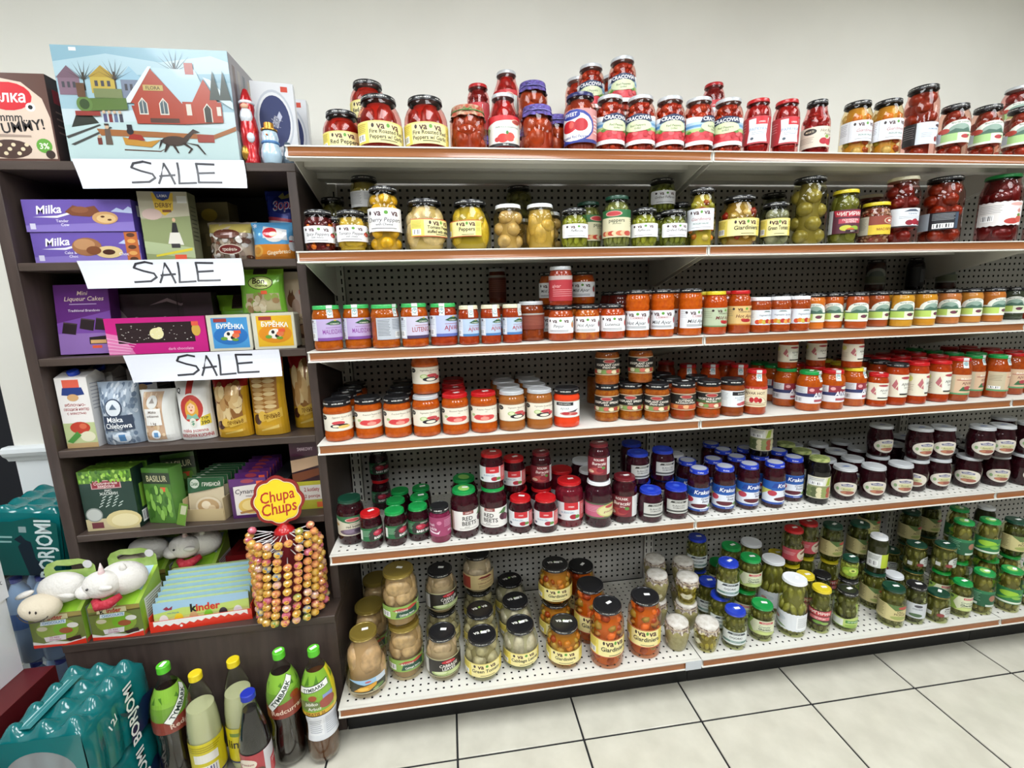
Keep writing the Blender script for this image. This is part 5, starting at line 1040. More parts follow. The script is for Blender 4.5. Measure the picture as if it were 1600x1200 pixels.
for ln in '''A redpep 0.1293 0.1320 0.0000 0.08 f - - - -
A firepep 0.2427 0.0815 0.0000 0.26 f - - - -
A firepep 0.3733 0.0823 0.0000 0.02 f - - - -
A redpep 0.1953 0.2420 0.1256 -0.28 s - - - -
A redpep 0.1953 0.2420 -0.0000 0.13 b - - - -
A capchili 0.4950 0.0843 0.0000 -0.06 f - - - -
A paprykas 0.5488 0.3366 0.1306 -0.39 s - - - -
A cappep 0.5488 0.3366 0.0000 -0.08 b - - - -
A papjar 0.6002 0.0821 0.0000 -0.03 f - - - -
A papjar 0.6457 0.3234 0.1656 -0.78 s - - - -
A papjar 0.6457 0.3234 -0.0000 -0.14 b - - - -
A cappep 0.6988 0.0685 0.0000 -0.20 f - - - -
A cappep 0.7179 0.2320 0.1306 -0.19 s - - - -
A cappep 0.7179 0.2320 0.0000 -0.19 b - - - -
A cappep 0.7715 0.1395 0.0000 -0.23 b - - - -
A rrpep 0.8258 0.0538 0.0000 -0.43 f - - - -
A crac 0.9223 0.0683 0.0000 0.13 f - - - -
A crac 1.0162 0.0638 0.0000 -0.54 f - - - -
A crac 1.1102 0.0642 0.0000 -0.14 f - - - -
A crac 1.2042 0.0642 0.0000 0.62 f - - - -
A crac 1.3013 0.0642 0.0000 -0.65 f - - - -
A crac 0.9189 0.2487 0.1626 -0.30 s - - - -
A crac 0.9189 0.2487 -0.0000 -0.30 b - - - -
A crac 1.0065 0.1942 0.1626 -0.26 s - - - -
A crac 1.0065 0.1942 -0.0000 -0.36 b - - - -
A crac 0.9000 0.3408 0.1626 1.05 s - - - -
A crac 0.9000 0.3408 -0.0000 -0.28 b - - - -
A crac 1.0166 0.3142 0.1626 0.98 s - - - -
A crac 1.0166 0.3142 -0.0000 -0.34 b - - - -
A paprykas 1.4122 0.3444 0.1626 -0.52 s - - - -
A crac 1.4122 0.3444 -0.0000 -0.52 b - - - -
A papryka 1.3978 0.0584 0.0000 -0.45 f - - - -
A papryka 1.4959 0.0584 0.0000 -0.23 f - - - -
A hotpep 1.6030 0.0604 0.0000 -0.43 f - - - -
A giardw 1.7683 0.0845 0.0000 -0.44 f - - - -
A giardw 1.8595 0.0634 0.0000 -0.48 f - - - -
A tombig 2.0206 0.0987 0.0000 -0.30 f - - - -
A tomarch 2.1109 0.0629 0.0000 -0.39 f - - - -
A tomarch 2.2371 0.0630 0.0000 -0.37 f - - - -
A tomarch 2.3733 0.0630 0.0000 -0.41 f - - - -
A tomarch2 2.6150 0.2670 0.1666 -0.62 s - - - -
A tomarch 2.6150 0.2670 0.0000 -0.92 b - - - -
B spicyp 0.0532 0.0612 0.0000 0.14 f - - - -
B tompepc 0.1432 0.0632 0.0000 0.23 f - - - -
B greyback 0.1744 0.1567 0.1150 0.25 s - - - -
B tompepc 0.1744 0.1567 -0.0000 0.15 b - - - -
B darkback 0.0540 0.2642 0.0000 0.31 b - - - -
B spicyp 0.0806 0.1795 0.0000 0.00 b - - - -
B cherryp 0.2386 0.0668 0.0000 0.16 f - - - -
B tompepb 0.3540 0.0835 0.0000 0.56 f - - - -
B yelpepb 0.4897 0.0820 0.0000 -0.58 f - - - -
B whitelidA 0.6037 0.0659 0.0000 -0.13 f - - - -
B whitelidB 0.7022 0.0666 0.0000 -0.20 f - - - -
B whitelidA 0.7560 0.1959 0.0000 -0.22 b - - - -
B greenballs 0.6796 0.3280 0.1307 -0.16 s - - - -
B whitelidA 0.6796 0.3280 -0.0000 -0.16 b - - - -
B feff 0.8089 0.0620 0.0000 0.04 f - - - -
B longpep 0.8814 0.1523 0.0000 0.63 b - - - -
B longpep 0.9452 0.0623 0.0000 -0.40 f - - - -
B feff 1.0355 0.0620 0.0000 -0.31 f - - - -
B gfeff 1.1316 0.0632 0.0000 0.06 f - - - -
B gfeff 1.1419 0.1692 0.1186 -0.03 s - - - -
B feff 1.1419 0.1692 -0.0000 -0.44 b - - - -
B gfeff2 1.2364 0.2220 0.0000 -0.06 b - - - -
B giardw2 1.2283 0.0630 0.0000 -0.92 f - - - -
B giardb 1.3679 0.0807 0.0000 -0.47 f - - - -
B greentom 1.4862 0.0630 0.0000 -0.53 f - - - -
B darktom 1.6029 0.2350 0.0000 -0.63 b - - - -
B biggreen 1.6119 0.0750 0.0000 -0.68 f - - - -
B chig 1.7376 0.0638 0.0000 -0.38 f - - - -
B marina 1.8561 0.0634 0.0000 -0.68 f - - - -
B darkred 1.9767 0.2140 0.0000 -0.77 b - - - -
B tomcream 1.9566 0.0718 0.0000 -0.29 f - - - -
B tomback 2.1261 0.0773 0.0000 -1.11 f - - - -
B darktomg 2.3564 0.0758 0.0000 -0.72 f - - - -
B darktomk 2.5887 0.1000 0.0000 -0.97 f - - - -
C ajg 0.0520 0.0460 0.0000 0.19 f - - - 0.30
C ajg 0.1350 0.0666 0.0000 0.08 f - - - -0.05
C ajgb 0.2194 0.0470 0.0000 0.77 f - - - 0.20
C ajgr 0.3062 0.0462 0.0000 0.17 f - - - -0.05
C ajgl 0.3931 0.0539 0.0000 0.16 f - - - -0.25
C ajs 0.4692 0.0370 0.0000 0.06 f - - - 0.15
C ajs 0.5368 0.0370 0.0000 0.11 f - - - 0.27
C ajs 0.6040 0.0439 0.0000 0.06 f - - - 0.73
C brownj 0.6717 0.0832 0.0000 -0.18 f - - - -
C brownj2 0.5949 0.3500 0.1176 -0.11 s - - - -
C ajs 0.5949 0.3500 -0.0000 -0.11 b - - - -
C pinjur 0.7598 0.0455 0.0000 -0.24 f - PINJ - -
C pinjur 0.7521 0.1297 0.0000 -0.22 f - PINJ - -
C pinjur 0.8444 0.0455 0.0000 -0.19 f - HOT - -
C pinjur 0.8412 0.1299 0.0000 -0.34 c1 - HOT - -
C pinjur 0.9290 0.0455 0.0000 -0.15 f - LUT - -
C pinjur 0.9263 0.1309 0.0000 0.07 c1 - LUT - -
C pinjur 0.7548 0.1615 0.1086 -0.22 s - MILD - -
C redlab 0.7598 0.0455 0.1086 -0.24 s - - - -
C pinjur 0.8621 0.1495 0.1086 -0.29 s - MILD - -
C pinjur 0.7542 0.3335 0.0000 -0.20 b - HOT - -
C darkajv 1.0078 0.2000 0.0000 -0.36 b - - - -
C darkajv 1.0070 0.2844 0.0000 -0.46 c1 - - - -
C tallaj 1.0114 0.0433 0.0000 -0.40 f - HOTA - -
C tallaj 1.0961 0.0433 0.0000 -0.40 f - MILDA - -
C tallaj 1.0939 0.1264 0.0000 -0.43 c1 - MILDA - -
C tallaj 1.1918 0.0433 0.0000 0.28 f - MILDA - -
C tallaj 1.1900 0.1250 0.0000 0.44 c1 - MILDA - -
C orgaj 1.2796 0.0426 0.0000 -0.02 f - MILD - -
C orgaj 1.2765 0.1207 0.0000 0.23 c1 - MILD - -
C orgajr 1.3647 0.0414 0.0000 -0.38 f - - - -
C orgajr 1.3682 0.1173 0.0000 -0.45 c1 - - - -
C whitel 1.4386 0.0390 0.0000 -0.10 f - - - -
C whitel 1.4410 0.1140 0.0000 -0.14 c1 - - - -
C whitel 1.5818 0.0390 0.0000 -0.16 f - - - -
C whitel 1.5793 0.1138 0.0000 -0.18 c1 - - - -
C whitel 1.5102 0.0390 0.0000 -0.55 f - - - -
C archj 1.6709 0.0788 0.0000 -0.61 f - - c86a1e -
C archj 1.6737 0.1512 0.0000 -0.82 c1 - - c86a1e -
C archj 1.6676 0.2245 0.0000 -0.37 c2 - - c86a1e -
C archj 1.6723 0.2961 0.0000 -0.78 c3 - - c86a1e -
C archj 1.7463 0.0833 0.0000 -0.63 f - - b4561c -
C archj 1.7437 0.1543 0.0000 -0.37 c1 - - b4561c -
C archj 1.7430 0.2252 0.0000 -0.76 c2 - - b4561c -
C archj 1.7492 0.2988 0.0000 -0.74 c3 - - b4561c -
C archj 1.8002 0.0393 0.0000 -0.46 f - - a84a1e -
C archj 1.9188 0.0771 0.0000 -0.15 f - - 9c4a22 -
C archj 1.9194 0.1505 0.0000 0.11 c1 - - 9c4a22 -
C archj 1.9216 0.2238 0.0000 0.12 c2 - - 9c4a22 -
C archj 1.9181 0.2949 0.0000 -0.24 c3 - - 9c4a22 -
C archj 1.9786 0.0414 0.0000 -0.42 f - - c08a28 -
C archj 1.9780 0.1130 0.0000 -0.36 c1 - - c08a28 -
C archj 2.0745 0.0461 0.0000 -0.08 f - - c08424 -
C archj 2.0709 0.1189 0.0000 -0.07 c1 - - c08424 -
C archj 2.0755 0.1872 0.0000 0.13 c2 - - c08424 -
C archj 2.0748 0.2569 0.0000 -0.21 c3 - - c08424 -
C archj 2.2104 0.0776 0.0000 -0.78 f - - b06a34 -
C archj 2.2091 0.1485 0.0000 -0.59 c1 - - b06a34 -
C archj 2.2080 0.2225 0.0000 -0.48 c2 - - b06a34 -
C archj 2.2080 0.2929 0.0000 -0.61 c3 - - b06a34 -
C archj 2.3138 0.0869 0.0000 -0.50 f - - b87a30 -
C archj 2.3120 0.1587 0.0000 -0.23 c1 - - b87a30 -
C archj 2.3157 0.2288 0.0000 -0.20 c2 - - b87a30 -
C archj 2.3142 0.2987 0.0000 -0.50 c3 - - b87a30 -
C archj 2.4071 0.0853 0.0000 -0.16 f - - b26a2c -
C archj 2.4039 0.1587 0.0000 0.16 c1 - - b26a2c -
C archj 2.4049 0.2271 0.0000 0.16 c2 - - b26a2c -
C archj 2.4080 0.2997 0.0000 -0.03 c3 - - b26a2c -
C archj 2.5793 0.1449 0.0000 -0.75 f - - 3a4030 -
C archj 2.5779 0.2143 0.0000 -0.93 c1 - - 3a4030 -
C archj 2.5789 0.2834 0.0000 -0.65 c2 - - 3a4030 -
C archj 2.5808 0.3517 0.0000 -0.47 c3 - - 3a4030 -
C archj 2.6535 0.1339 0.0000 -0.67 f - - a03020 -
C archj 2.6571 0.2073 0.0000 -0.75 c1 - - a03020 -
C archj 2.6572 0.2797 0.0000 -0.55 c2 - - a03020 -
C archj 2.6518 0.3478 0.0000 -0.39 c3 - - a03020 -
C darkarch 2.1706 0.3500 0.1226 -0.69 s - - - -
C archj 2.1706 0.3500 -0.0000 -0.79 b - - c86a1e -
C blackj 2.3660 0.3580 0.1226 -0.53 s - - - -
C archj 2.3660 0.3580 -0.0000 -0.84 b - - c86a1e -
C darkarch 2.4984 0.3400 0.1226 -0.78 s - - - -
C archj 2.4984 0.3400 -0.0000 -0.88 b - - c86a1e -
D spread 0.0545 0.0583 0.0000 0.34 f k EGG - -
D spread 0.0567 0.1531 0.0000 0.37 c1 k EGG - -
D spread 0.0580 0.2446 0.0000 0.08 c2 k EGG - -
D spread 0.0570 0.3373 0.0000 0.36 c3 k EGG - -
D spread 0.1444 0.0693 0.0000 0.28 f k TOM - -
D spread 0.2343 0.0581 0.0000 0.22 f k TOM - -
D spread 0.2334 0.1480 0.0000 0.09 c1 k TOM - -
D spread 0.2330 0.2427 0.0000 0.39 c2 k TOM - -
D spread 0.2307 0.3318 0.0000 0.28 c3 k TOM - -
D spread 0.3244 0.0485 0.0000 0.16 f s VEG - -
D spread 0.3270 0.0825 0.1266 0.25 s s VEG - -
D spread 0.4150 0.0485 0.0000 0.09 f r TOM - -
D spread 0.4139 0.1422 0.0000 -0.00 c1 r TOM - -
D spread 0.4118 0.2329 0.0000 0.30 c2 r TOM - -
D spread 0.4144 0.3278 0.0000 0.16 c3 r TOM - -
D spread 0.5056 0.0485 0.0000 -0.07 f r TOM - -
D spread 0.5962 0.0485 0.0000 0.17 f s VEG 9a5c28 -
D spread 0.5976 0.1385 0.0000 0.10 c1 s VEG 9a5c28 -
D spread 0.5925 0.2284 0.0000 0.37 c2 s VEG 9a5c28 -
D spread 0.5942 0.3204 0.0000 0.41 c3 s VEG 9a5c28 -
D spread 0.6868 0.0485 0.0000 0.01 f s VEG 9a5c28 -
D spread 0.6871 0.1382 0.0000 0.23 c1 s VEG 9a5c28 -
D spread 0.6861 0.2319 0.0000 0.23 c2 s VEG 9a5c28 -
D spread 0.6866 0.3268 0.0000 0.12 c3 s VEG 9a5c28 -
D spread 0.7774 0.0485 0.0000 -0.25 f k AJV d8401c -
D kavia 1.0090 0.0794 0.0000 -0.39 f - SPREAD - -
D kavia 0.9778 0.1598 0.0000 0.17 f - BACK - -
D kavia 0.9804 0.2491 0.0000 0.31 c1 - BACK - -
D kavia 0.9740 0.3361 0.0000 0.27 c2 - BACK - -
D kavia 1.0879 0.0460 0.0000 -0.44 f - EGG - -
D kavia 1.0858 0.1315 0.0000 -0.40 c1 - EGG - -
D kavia 1.0857 0.2168 0.0000 -0.15 c2 - EGG - -
D kavia 1.1810 0.0460 0.0000 -0.19 f - LUT - -
D kavia 1.1781 0.1352 0.0000 -0.24 c1 - LUT - -
D kavia 1.1844 0.2195 0.0000 -0.36 c2 - LUT - -
D kavia 1.2726 0.0460 0.0000 -0.23 f - VEG - -
D kavia 1.2765 0.1334 0.0000 -0.10 c1 - VEG - -
D kavia 1.3582 0.0460 0.0000 -0.17 f - AJV - -
D kavia 1.0416 0.0800 0.1256 -0.20 s - EGG - -
D kavia 0.9252 0.0800 0.1256 -0.14 s - EGG - -
D kavia 0.9252 0.0800 -0.0000 -0.34 b - SPREAD - -
D ajvhot 1.4430 0.0420 0.0000 -0.62 f - - - 0.30
D ajvhot 1.4610 0.1660 0.0000 -0.59 b - - - 0.20
D ajvhot 1.4610 0.2465 0.0000 -0.57 c1 - - - -
D ajvhot 1.3714 0.2060 0.0000 -0.54 b - - - 0.30
D ajvhot 1.2914 0.2260 0.0000 -0.50 b - - - 0.20
D ajvhot 1.2505 0.3180 0.0000 -0.46 b - - - -
D atnas 1.6495 0.0450 0.0000 -0.40 f g - - 0.82
D atnas 1.6204 0.1234 0.0000 -0.37 f g - - -
D atnas 1.6321 0.2062 0.0000 -0.35 b g - - -
D atnas 1.6297 0.2887 0.0000 -0.30 c1 g - - -
D atnas 1.7380 0.0450 0.0000 -0.54 f r - - 0.32
D atnas 1.7412 0.1322 0.0000 -0.46 c1 r - - -
D atnas 1.7367 0.2198 0.0000 -0.61 c2 r - - -
D atnas 1.8439 0.0667 0.0000 -0.13 f y - - 0.48
D atnas 1.8993 0.1890 0.0000 -0.11 b y - - -
D atnas 1.9018 0.2749 0.0000 -0.26 c1 y - - -
D ajcr 1.9134 0.0370 0.0000 -0.91 f r - - -
D ajcr2 1.9909 0.0413 0.0000 -0.63 f k - - -
D ajcr2 1.9922 0.1164 0.0000 -0.82 c1 k - - -
D ajcr2 1.9891 0.1926 0.0000 -0.43 c2 k - - -
D ajcr2 1.9946 0.2701 0.0000 -0.34 c3 k - - -
D ajcr2 2.0725 0.0400 0.0000 -0.21 f r - - -
D ajcr2 2.0763 0.1124 0.0000 -0.06 c1 r - - -
D ajcr2 2.0739 0.1902 0.0000 -0.39 c2 r - - -
D ajcr2 2.0757 0.2625 0.0000 0.21 c3 r - - -
D ajcr2 2.1722 0.0465 0.0000 -0.58 f r - - -
D ajcr2 2.1760 0.1193 0.0000 -0.38 c1 r - - -
D ajcr2 2.1687 0.1953 0.0000 -0.52 c2 r - - -
D ajcr2 2.1733 0.2683 0.0000 -0.76 c3 r - - -
D balaj 2.2477 0.0420 0.0000 -0.70 f r - - 0.38
D balaj 2.2497 0.1214 0.0000 -0.50 c1 r - - -
D balaj 2.2455 0.2030 0.0000 -0.59 c2 r - - -
D balaj 2.2511 0.2790 0.0000 -0.57 c3 r - - -
D balaj 2.3569 0.0808 0.0000 -0.28 f g - - 0.48
D balaj 2.3599 0.1569 0.0000 -0.53 c1 g - - -
D balaj 2.3594 0.2336 0.0000 -0.07 c2 g - - -
D balaj 2.3599 0.3143 0.0000 -0.47 c3 g - - -
D balaj 2.4294 0.0532 0.0000 0.17 f g - - 0.00
D balaj 2.4324 0.1325 0.0000 0.17 c1 g - - -
D balaj 2.5413 0.0818 0.0000 -0.76 f r - - -
D balaj 2.5444 0.1598 0.0000 -0.92 c1 r - - -
D balaj 2.5411 0.2404 0.0000 -0.78 c2 r - - -
D balaj 2.5375 0.3196 0.0000 -0.48 c3 r - - -
D balaj 2.6186 0.0731 0.0000 -0.78 f r - - -
D balaj 2.6194 0.1493 0.0000 -0.63 c1 r - - -
D balaj 2.6215 0.2282 0.0000 -0.57 c2 r - - -
D balaj 2.6157 0.3078 0.0000 -0.81 c3 r - - -
D ajcr 1.8322 0.0710 0.1376 -0.46 s r - - -
D ajcr 1.7412 0.1322 0.1376 -0.72 s r - - -
D ajcr 1.6204 0.1234 0.1376 -0.67 s r - - -
E redbeet 0.0549 0.0934 0.0000 0.33 f - - - -
E bbeet 0.1255 0.0483 0.0000 0.71 f r - - -
E bbeet 0.2015 0.0503 0.0000 0.78 f g - - -
E bbeet 0.1976 0.1279 0.0000 0.71 c1 g - - -
E bbeet 0.2041 0.2074 0.0000 0.83 c2 g - - -
E bbeet 0.2756 0.0677 0.0000 0.19 f g - - -
E bbeet 0.2759 0.1426 0.0000 -0.05 c1 g - - -
E bbeet 0.2779 0.2194 0.0000 0.13 c2 g - - -
E pinkj 0.3465 0.0428 0.0000 -0.06 f - - - -
E rbeets 0.4289 0.0669 0.0000 0.24 f - - - -
E rbeets 0.4327 0.1657 0.0000 0.49 c1 - - - -
E rbeets 0.5263 0.0718 0.0000 -0.39 f - - - -
E redl 0.6171 0.0605 0.0000 0.06 f - - - -
E redl 0.6202 0.1483 0.0000 0.20 c1 - - - -
E redl 0.6166 0.2353 0.0000 0.26 c2 - - - -
E redl 0.6193 0.3245 0.0000 -0.02 c3 - - - -
E redl 0.7015 0.0463 0.0000 -0.00 f - - - -
E redl 0.7046 0.1307 0.0000 0.11 c1 - - - -
E redl 0.6999 0.2159 0.0000 0.17 c2 - - - -
E redl 0.7009 0.3049 0.0000 0.14 c3 - - - -
E bbeet 0.1188 0.3352 0.1144 0.16 s k - - -
E bbeet 0.1188 0.3352 0.0000 0.16 b r - - -
E redl 0.6070 0.1300 0.1166 0.07 s - - - -
E burs 0.7046 0.1307 0.1166 0.01 s - - - -
E redl 0.5263 0.0718 0.1605 0.12 s - - - -
E redtall 0.7911 0.0749 0.0000 0.05 f - - - -
E redtall 0.7884 0.1805 0.0000 0.03 c1 - - - -
E whtall 0.8896 0.0529 0.0000 0.09 f - - - -
E whtall 0.8896 0.1516 0.0000 -0.06 c1 - - - -
E whtall 0.8899 0.2514 0.0000 -0.13 c2 - - - -
E burak 0.9852 0.0627 0.0000 -0.48 f - - - -
E burs 0.8896 0.0529 0.1599 -0.22 s - - - -
E bluesq 1.0750 0.0478 0.0000 0.09 f - - - -
E bluesq 1.0753 0.1374 0.0000 0.36 c1 - - - -
E bluesq 1.0767 0.2280 0.0000 0.41 c2 - - - -
E bluesq 1.1735 0.0551 0.0000 -0.18 f - - - -
E bluesq 1.1702 0.1456 0.0000 -0.27 c1 - - - -
E bluesq 1.1763 0.2348 0.0000 0.00 c2 - - - -
E bluesq 1.0556 0.1204 0.1113 0.12 s - - - -
E bluesq 1.1563 0.1318 0.1113 0.07 s - - - -
E bluesq 1.0767 0.2280 0.1113 0.13 s - - - -
E whlow 1.3187 0.2690 0.0000 -0.50 b - - - -
E whlow 1.3208 0.3451 0.0000 -0.53 c1 - - - -
E krak 1.2624 0.0639 0.0000 -0.33 f - - - -
E krak 1.2634 0.1488 0.0000 -0.24 c1 - - - -
E krak 1.3603 0.0639 0.0000 -0.38 f - - - -
E krak 1.3636 0.1448 0.0000 -0.17 c1 - - - -
E krak 1.4584 0.0684 0.0000 -0.10 f - - - -
E krak 1.4614 0.1493 0.0000 -0.17 c1 - - - -
E krak 1.4593 0.2330 0.0000 0.02 c2 - - - -
E krak 1.4556 0.3146 0.0000 -0.16 c3 - - - -
E krak 1.5558 0.0627 0.0000 0.26 f - - - -
E krak 1.5547 0.1464 0.0000 0.30 c1 - - - -
E krak 1.5528 0.2293 0.0000 -0.01 c2 - - - -
E krak 1.6582 0.0979 0.0000 -0.49 f - - - -
E krak 1.6553 0.1774 0.0000 -0.59 c1 - - - -
E krak 1.6556 0.2612 0.0000 -0.55 c2 - - - -
E blackg 1.7324 0.0604 0.0000 -0.32 f - - - -
E blackg 1.7314 0.1474 0.0000 -0.05 c1 - - - -
E blackg 1.7313 0.2325 0.0000 -0.46 c2 - - - -
E blackg 1.5547 0.1464 0.1666 -0.54 s - - - -
E ovalj 1.8502 0.0681 0.0000 -0.47 f - - - -
E ovalj 1.8469 0.1598 0.0000 -0.30 c1 - - - -
E ovalj 1.8537 0.2502 0.0000 -0.63 c2 - - - -
E ovalj 1.8514 0.3393 0.0000 -0.12 c3 - - - -
E ovalj 1.9572 0.0550 0.0000 -0.40 f - - - -
E ovalj 1.9534 0.1448 0.0000 -0.55 c1 - - - -
E ovalj 1.9608 0.2329 0.0000 -0.56 c2 - - - -
E ovalj 1.9596 0.3259 0.0000 -0.47 c3 - - - -
E ovalj 2.0728 0.0559 0.0000 -0.33 f - - - -
E ovalj 2.0700 0.1496 0.0000 -0.02 c1 - - - -
E ovalj 2.0727 0.2411 0.0000 -0.17 c2 - - - -
E ovalj 2.0763 0.3326 0.0000 0.00 c3 - - - -
E ovalj 2.2620 0.0773 0.0000 -0.25 f - - - -
E ovalj 2.2589 0.1711 0.0000 -0.22 c1 - - - -
E ovalj 2.2634 0.2630 0.0000 -0.42 c2 - - - -
E ovalj 2.3912 0.0699 0.0000 -0.83 f - - - -
E ovalj 2.3938 0.1616 0.0000 -0.88 c1 - - - -
E ovalj 2.3946 0.2515 0.0000 -0.80 c2 - - - -
E ovalj 2.3920 0.3419 0.0000 -0.50 c3 - - - -
E ovalj 2.5110 0.0647 0.0000 -0.44 f - - - -
E ovalj 2.5095 0.1569 0.0000 -0.59 c1 - - - -
E ovalj 2.5096 0.2463 0.0000 -0.52 c2 - - - -
E ovalj 2.5150 0.3381 0.0000 -0.14 c3 - - - -
E ovalj 2.6174 0.0480 0.0000 0.13 f - - - -
E ovalj 2.6166 0.1384 0.0000 -0.18 c1 - - - -
E ovalj 2.6157 0.2313 0.0000 0.19 c2 - - - -
E ovalj 2.6135 0.3218 0.0000 0.02 c3 - - - -
E ovalj 2.0700 0.1496 0.1246 -0.18 s - - - -
E ovalj 2.1747 0.0861 0.1246 -0.23 s - - - -
E ovalj 2.1747 0.0861 0.0000 -0.87 b - - - -
E ovalj 2.3993 0.0482 0.1246 -0.42 s - - - -
E ovalj 2.6166 0.1384 0.1246 -0.44 s - - - -
E ovalj 2.2620 0.0773 0.1246 -0.37 s - - - -
E ovalj 2.4889 0.0480 0.1246 -0.44 s - - - -
E ovalj 2.6174 0.0480 0.1246 -0.47 s - - - -
F dillgr2 2.4278 0.2900 0.1126 -0.67 s - - - -
F korn 2.4278 0.2900 0.0000 -0.87 b - - - -
F dillgr2 2.5770 0.3300 0.1126 -0.70 s - - - -
F korn 2.5770 0.3300 0.0000 -0.90 b - - - -
F brgreen 2.4920 0.1510 0.1686 -0.83 s - - - -
F brgreen 2.4920 0.1510 -0.0000 -0.93 b - - - -
F whlime 2.6546 0.1720 0.1686 -0.76 s - - - -
F brgreen 2.6546 0.1720 -0.0000 -0.96 b - - - -
F dillgr2 2.6372 0.0515 0.1686 -0.79 s - - - -
F dillgr2 2.2253 0.3000 0.1556 -0.62 s - - - -
F dkgher 2.2253 0.3000 -0.0000 -0.82 b - - - -
F cabflask 0.0800 -0.0004 0.0000 0.23 f - - - -
F cabjar 0.2040 0.0493 0.0000 0.34 f - - - -
F cabjar 0.1966 0.0660 0.1856 0.34 s - - - -
F cabdark 0.3312 0.0177 0.0000 0.15 f - - - -
F gtomv 0.4650 -0.0005 0.0000 -0.04 f - - - -
F cabv 0.6000 0.0236 0.0000 -0.04 f - - - -
F cabv 0.6016 0.1549 0.0000 0.01 c1 - - - -
F cabv 0.5990 0.2866 0.0000 0.07 c2 - - - -
F giarv 0.7507 0.0024 0.0000 -0.34 f - - - -
F giarv 0.7517 0.1361 0.0000 -0.12 c1 - - - -
F giart 0.8984 -0.0200 0.0000 -0.14 f - - - -
F cabdark 0.3300 0.1640 0.1406 0.35 s - - - -
F cabcream 0.4717 0.2600 0.1406 0.16 s - - - -
F gtomv 0.4717 0.2600 -0.0000 -0.04 b - - - -
F giarv 0.7517 0.1361 0.1436 -0.22 s - - - -
F cabjar 0.0720 0.1620 0.0000 0.21 b - - - -
F cabjar 0.0720 0.3250 0.0000 0.19 b - - - -
F gtomv 0.3300 0.1640 0.0000 0.15 b - - - -
F gtomv 0.4671 0.1291 0.0000 0.06 b - - - -
F giart 1.0444 0.0017 0.0000 -0.53 f - - - -
F giart 0.8748 0.1000 0.0000 -0.30 b - - - -
F giart 0.8756 0.2255 0.0000 -0.49 c1 - - - -
F capjar 1.1642 -0.0092 0.0000 -1.82 f - - - -
F capjar 1.1450 0.1220 0.1056 -0.35 s - - - -
F capjarg 1.2649 -0.0330 0.0000 -1.49 f - - - -
F capjarg 1.2494 0.0860 0.1056 -0.52 s - - - -
F capjar 1.2494 0.0860 0.0000 -1.84 b - - - -
F capjar 1.1837 0.2240 0.1056 -1.77 s - - - -
F capjar 1.1837 0.2240 0.0000 -0.45 b - - - -
F capjar 1.2869 0.1895 0.1056 -0.51 s - - - -
F capjar 1.2869 0.1895 0.0000 -0.51 b - - - -
F capjar 1.1450 0.1220 0.0000 -1.78 b - - - -
F ogor 1.3722 -0.0305 0.0000 -0.41 f - - - -
F ogor 1.3690 0.0571 0.0000 -0.20 c1 - - - -
F ogor 1.3700 0.1443 0.0000 -0.52 c2 - - - -
F ogor 1.3754 0.2355 0.0000 -0.22 c3 - - - -
F crunch 1.4939 -0.0081 0.0000 -0.66 f - - - -
F crunch 1.4911 0.0855 0.0000 -0.87 c1 - - - -
F crunch 1.4923 0.1759 0.0000 -0.47 c2 - - - -
F crunch 1.4912 0.2705 0.0000 -0.74 c3 - - - -
F ogor 1.3852 0.0459 0.1392 -0.29 s - - - -
F crunch 1.4999 0.0826 0.1316 -0.53 s - - - -
F ogor 1.3671 0.2313 0.1392 -0.33 s - - - -
F crunch 1.4774 0.1703 0.1316 -0.40 s - - - -
F whgher 1.6312 0.1260 0.0000 -0.15 b - - - -
F whgher 1.6276 0.2580 0.0000 -0.11 b - - - -
F whgher 1.6198 -0.0045 0.0000 -0.81 f - - - -
F chigy 1.7270 -0.0131 0.0000 -0.81 f - - - -
F chigy 1.7284 0.0697 0.0000 -0.93 c1 - - - -
F chigy 1.7306 0.1510 0.0000 -0.99 c2 - - - -
F chigy 1.7272 0.2305 0.0000 -0.82 c3 - - - -
F dkgher 1.8304 -0.0201 0.0000 -0.50 f - - - -
F dillgr 2.0164 -0.0279 0.0000 -0.86 f - - - -
F dillgr 2.0368 0.0720 0.0000 -0.94 b - - - -
F whlid2 2.1478 0.0900 0.0000 -0.86 b - - - -
F blkgh 2.1103 -0.0316 0.0000 -0.79 f - - - -
F korn 2.2009 -0.0400 0.0000 -0.40 f - - - -
F korn 2.3136 0.0467 0.1376 -0.28 s - - - -
F korn 2.2540 0.1063 0.1126 -0.24 s - - - -
F korn 2.2540 0.1063 0.0000 -0.89 b - - - -
F crunch2 2.3153 -0.0313 0.0000 -0.54 f - - - -
F crunch2 2.3136 0.0467 0.0000 -0.60 c1 - - - -
F brgreen 2.4095 -0.0296 0.0000 -0.87 f - B - -
F brgreen 2.5242 -0.0370 0.0000 -0.90 f - - - -
F brgreen 2.5254 0.0454 0.0000 -0.62 c1 - - - -
F brgreen 2.6367 -0.0308 0.0000 -0.92 f - - - -
F brgreen 2.6372 0.0515 0.0000 -0.84 c1 - - - -
F brgreen 2.3944 0.0550 0.1686 -0.84 s - B - -
F brgreen 2.3944 0.0550 -0.0000 -0.94 b - - - -
F brgreen 2.4999 0.0430 0.1686 -0.87 s - - - -
F redlp 1.8271 0.1895 0.1706 -0.08 s - - - -
F chigy 1.8271 0.1895 -0.0000 -0.73 b - - - -
F redlp 1.7306 0.1510 0.1706 -0.06 s - - - -
F dillgr2 1.9021 0.1499 0.1706 -0.57 s - - - -
F chigy 1.9021 0.1499 -0.0000 -0.77 b - - - -
F dillgr2 2.0429 0.1660 0.1556 -0.60 s - - - -
F dkgher 2.0429 0.1660 -0.0000 -0.81 b - - - -
F olive 1.8927 0.0450 0.1556 -0.60 s - - - -
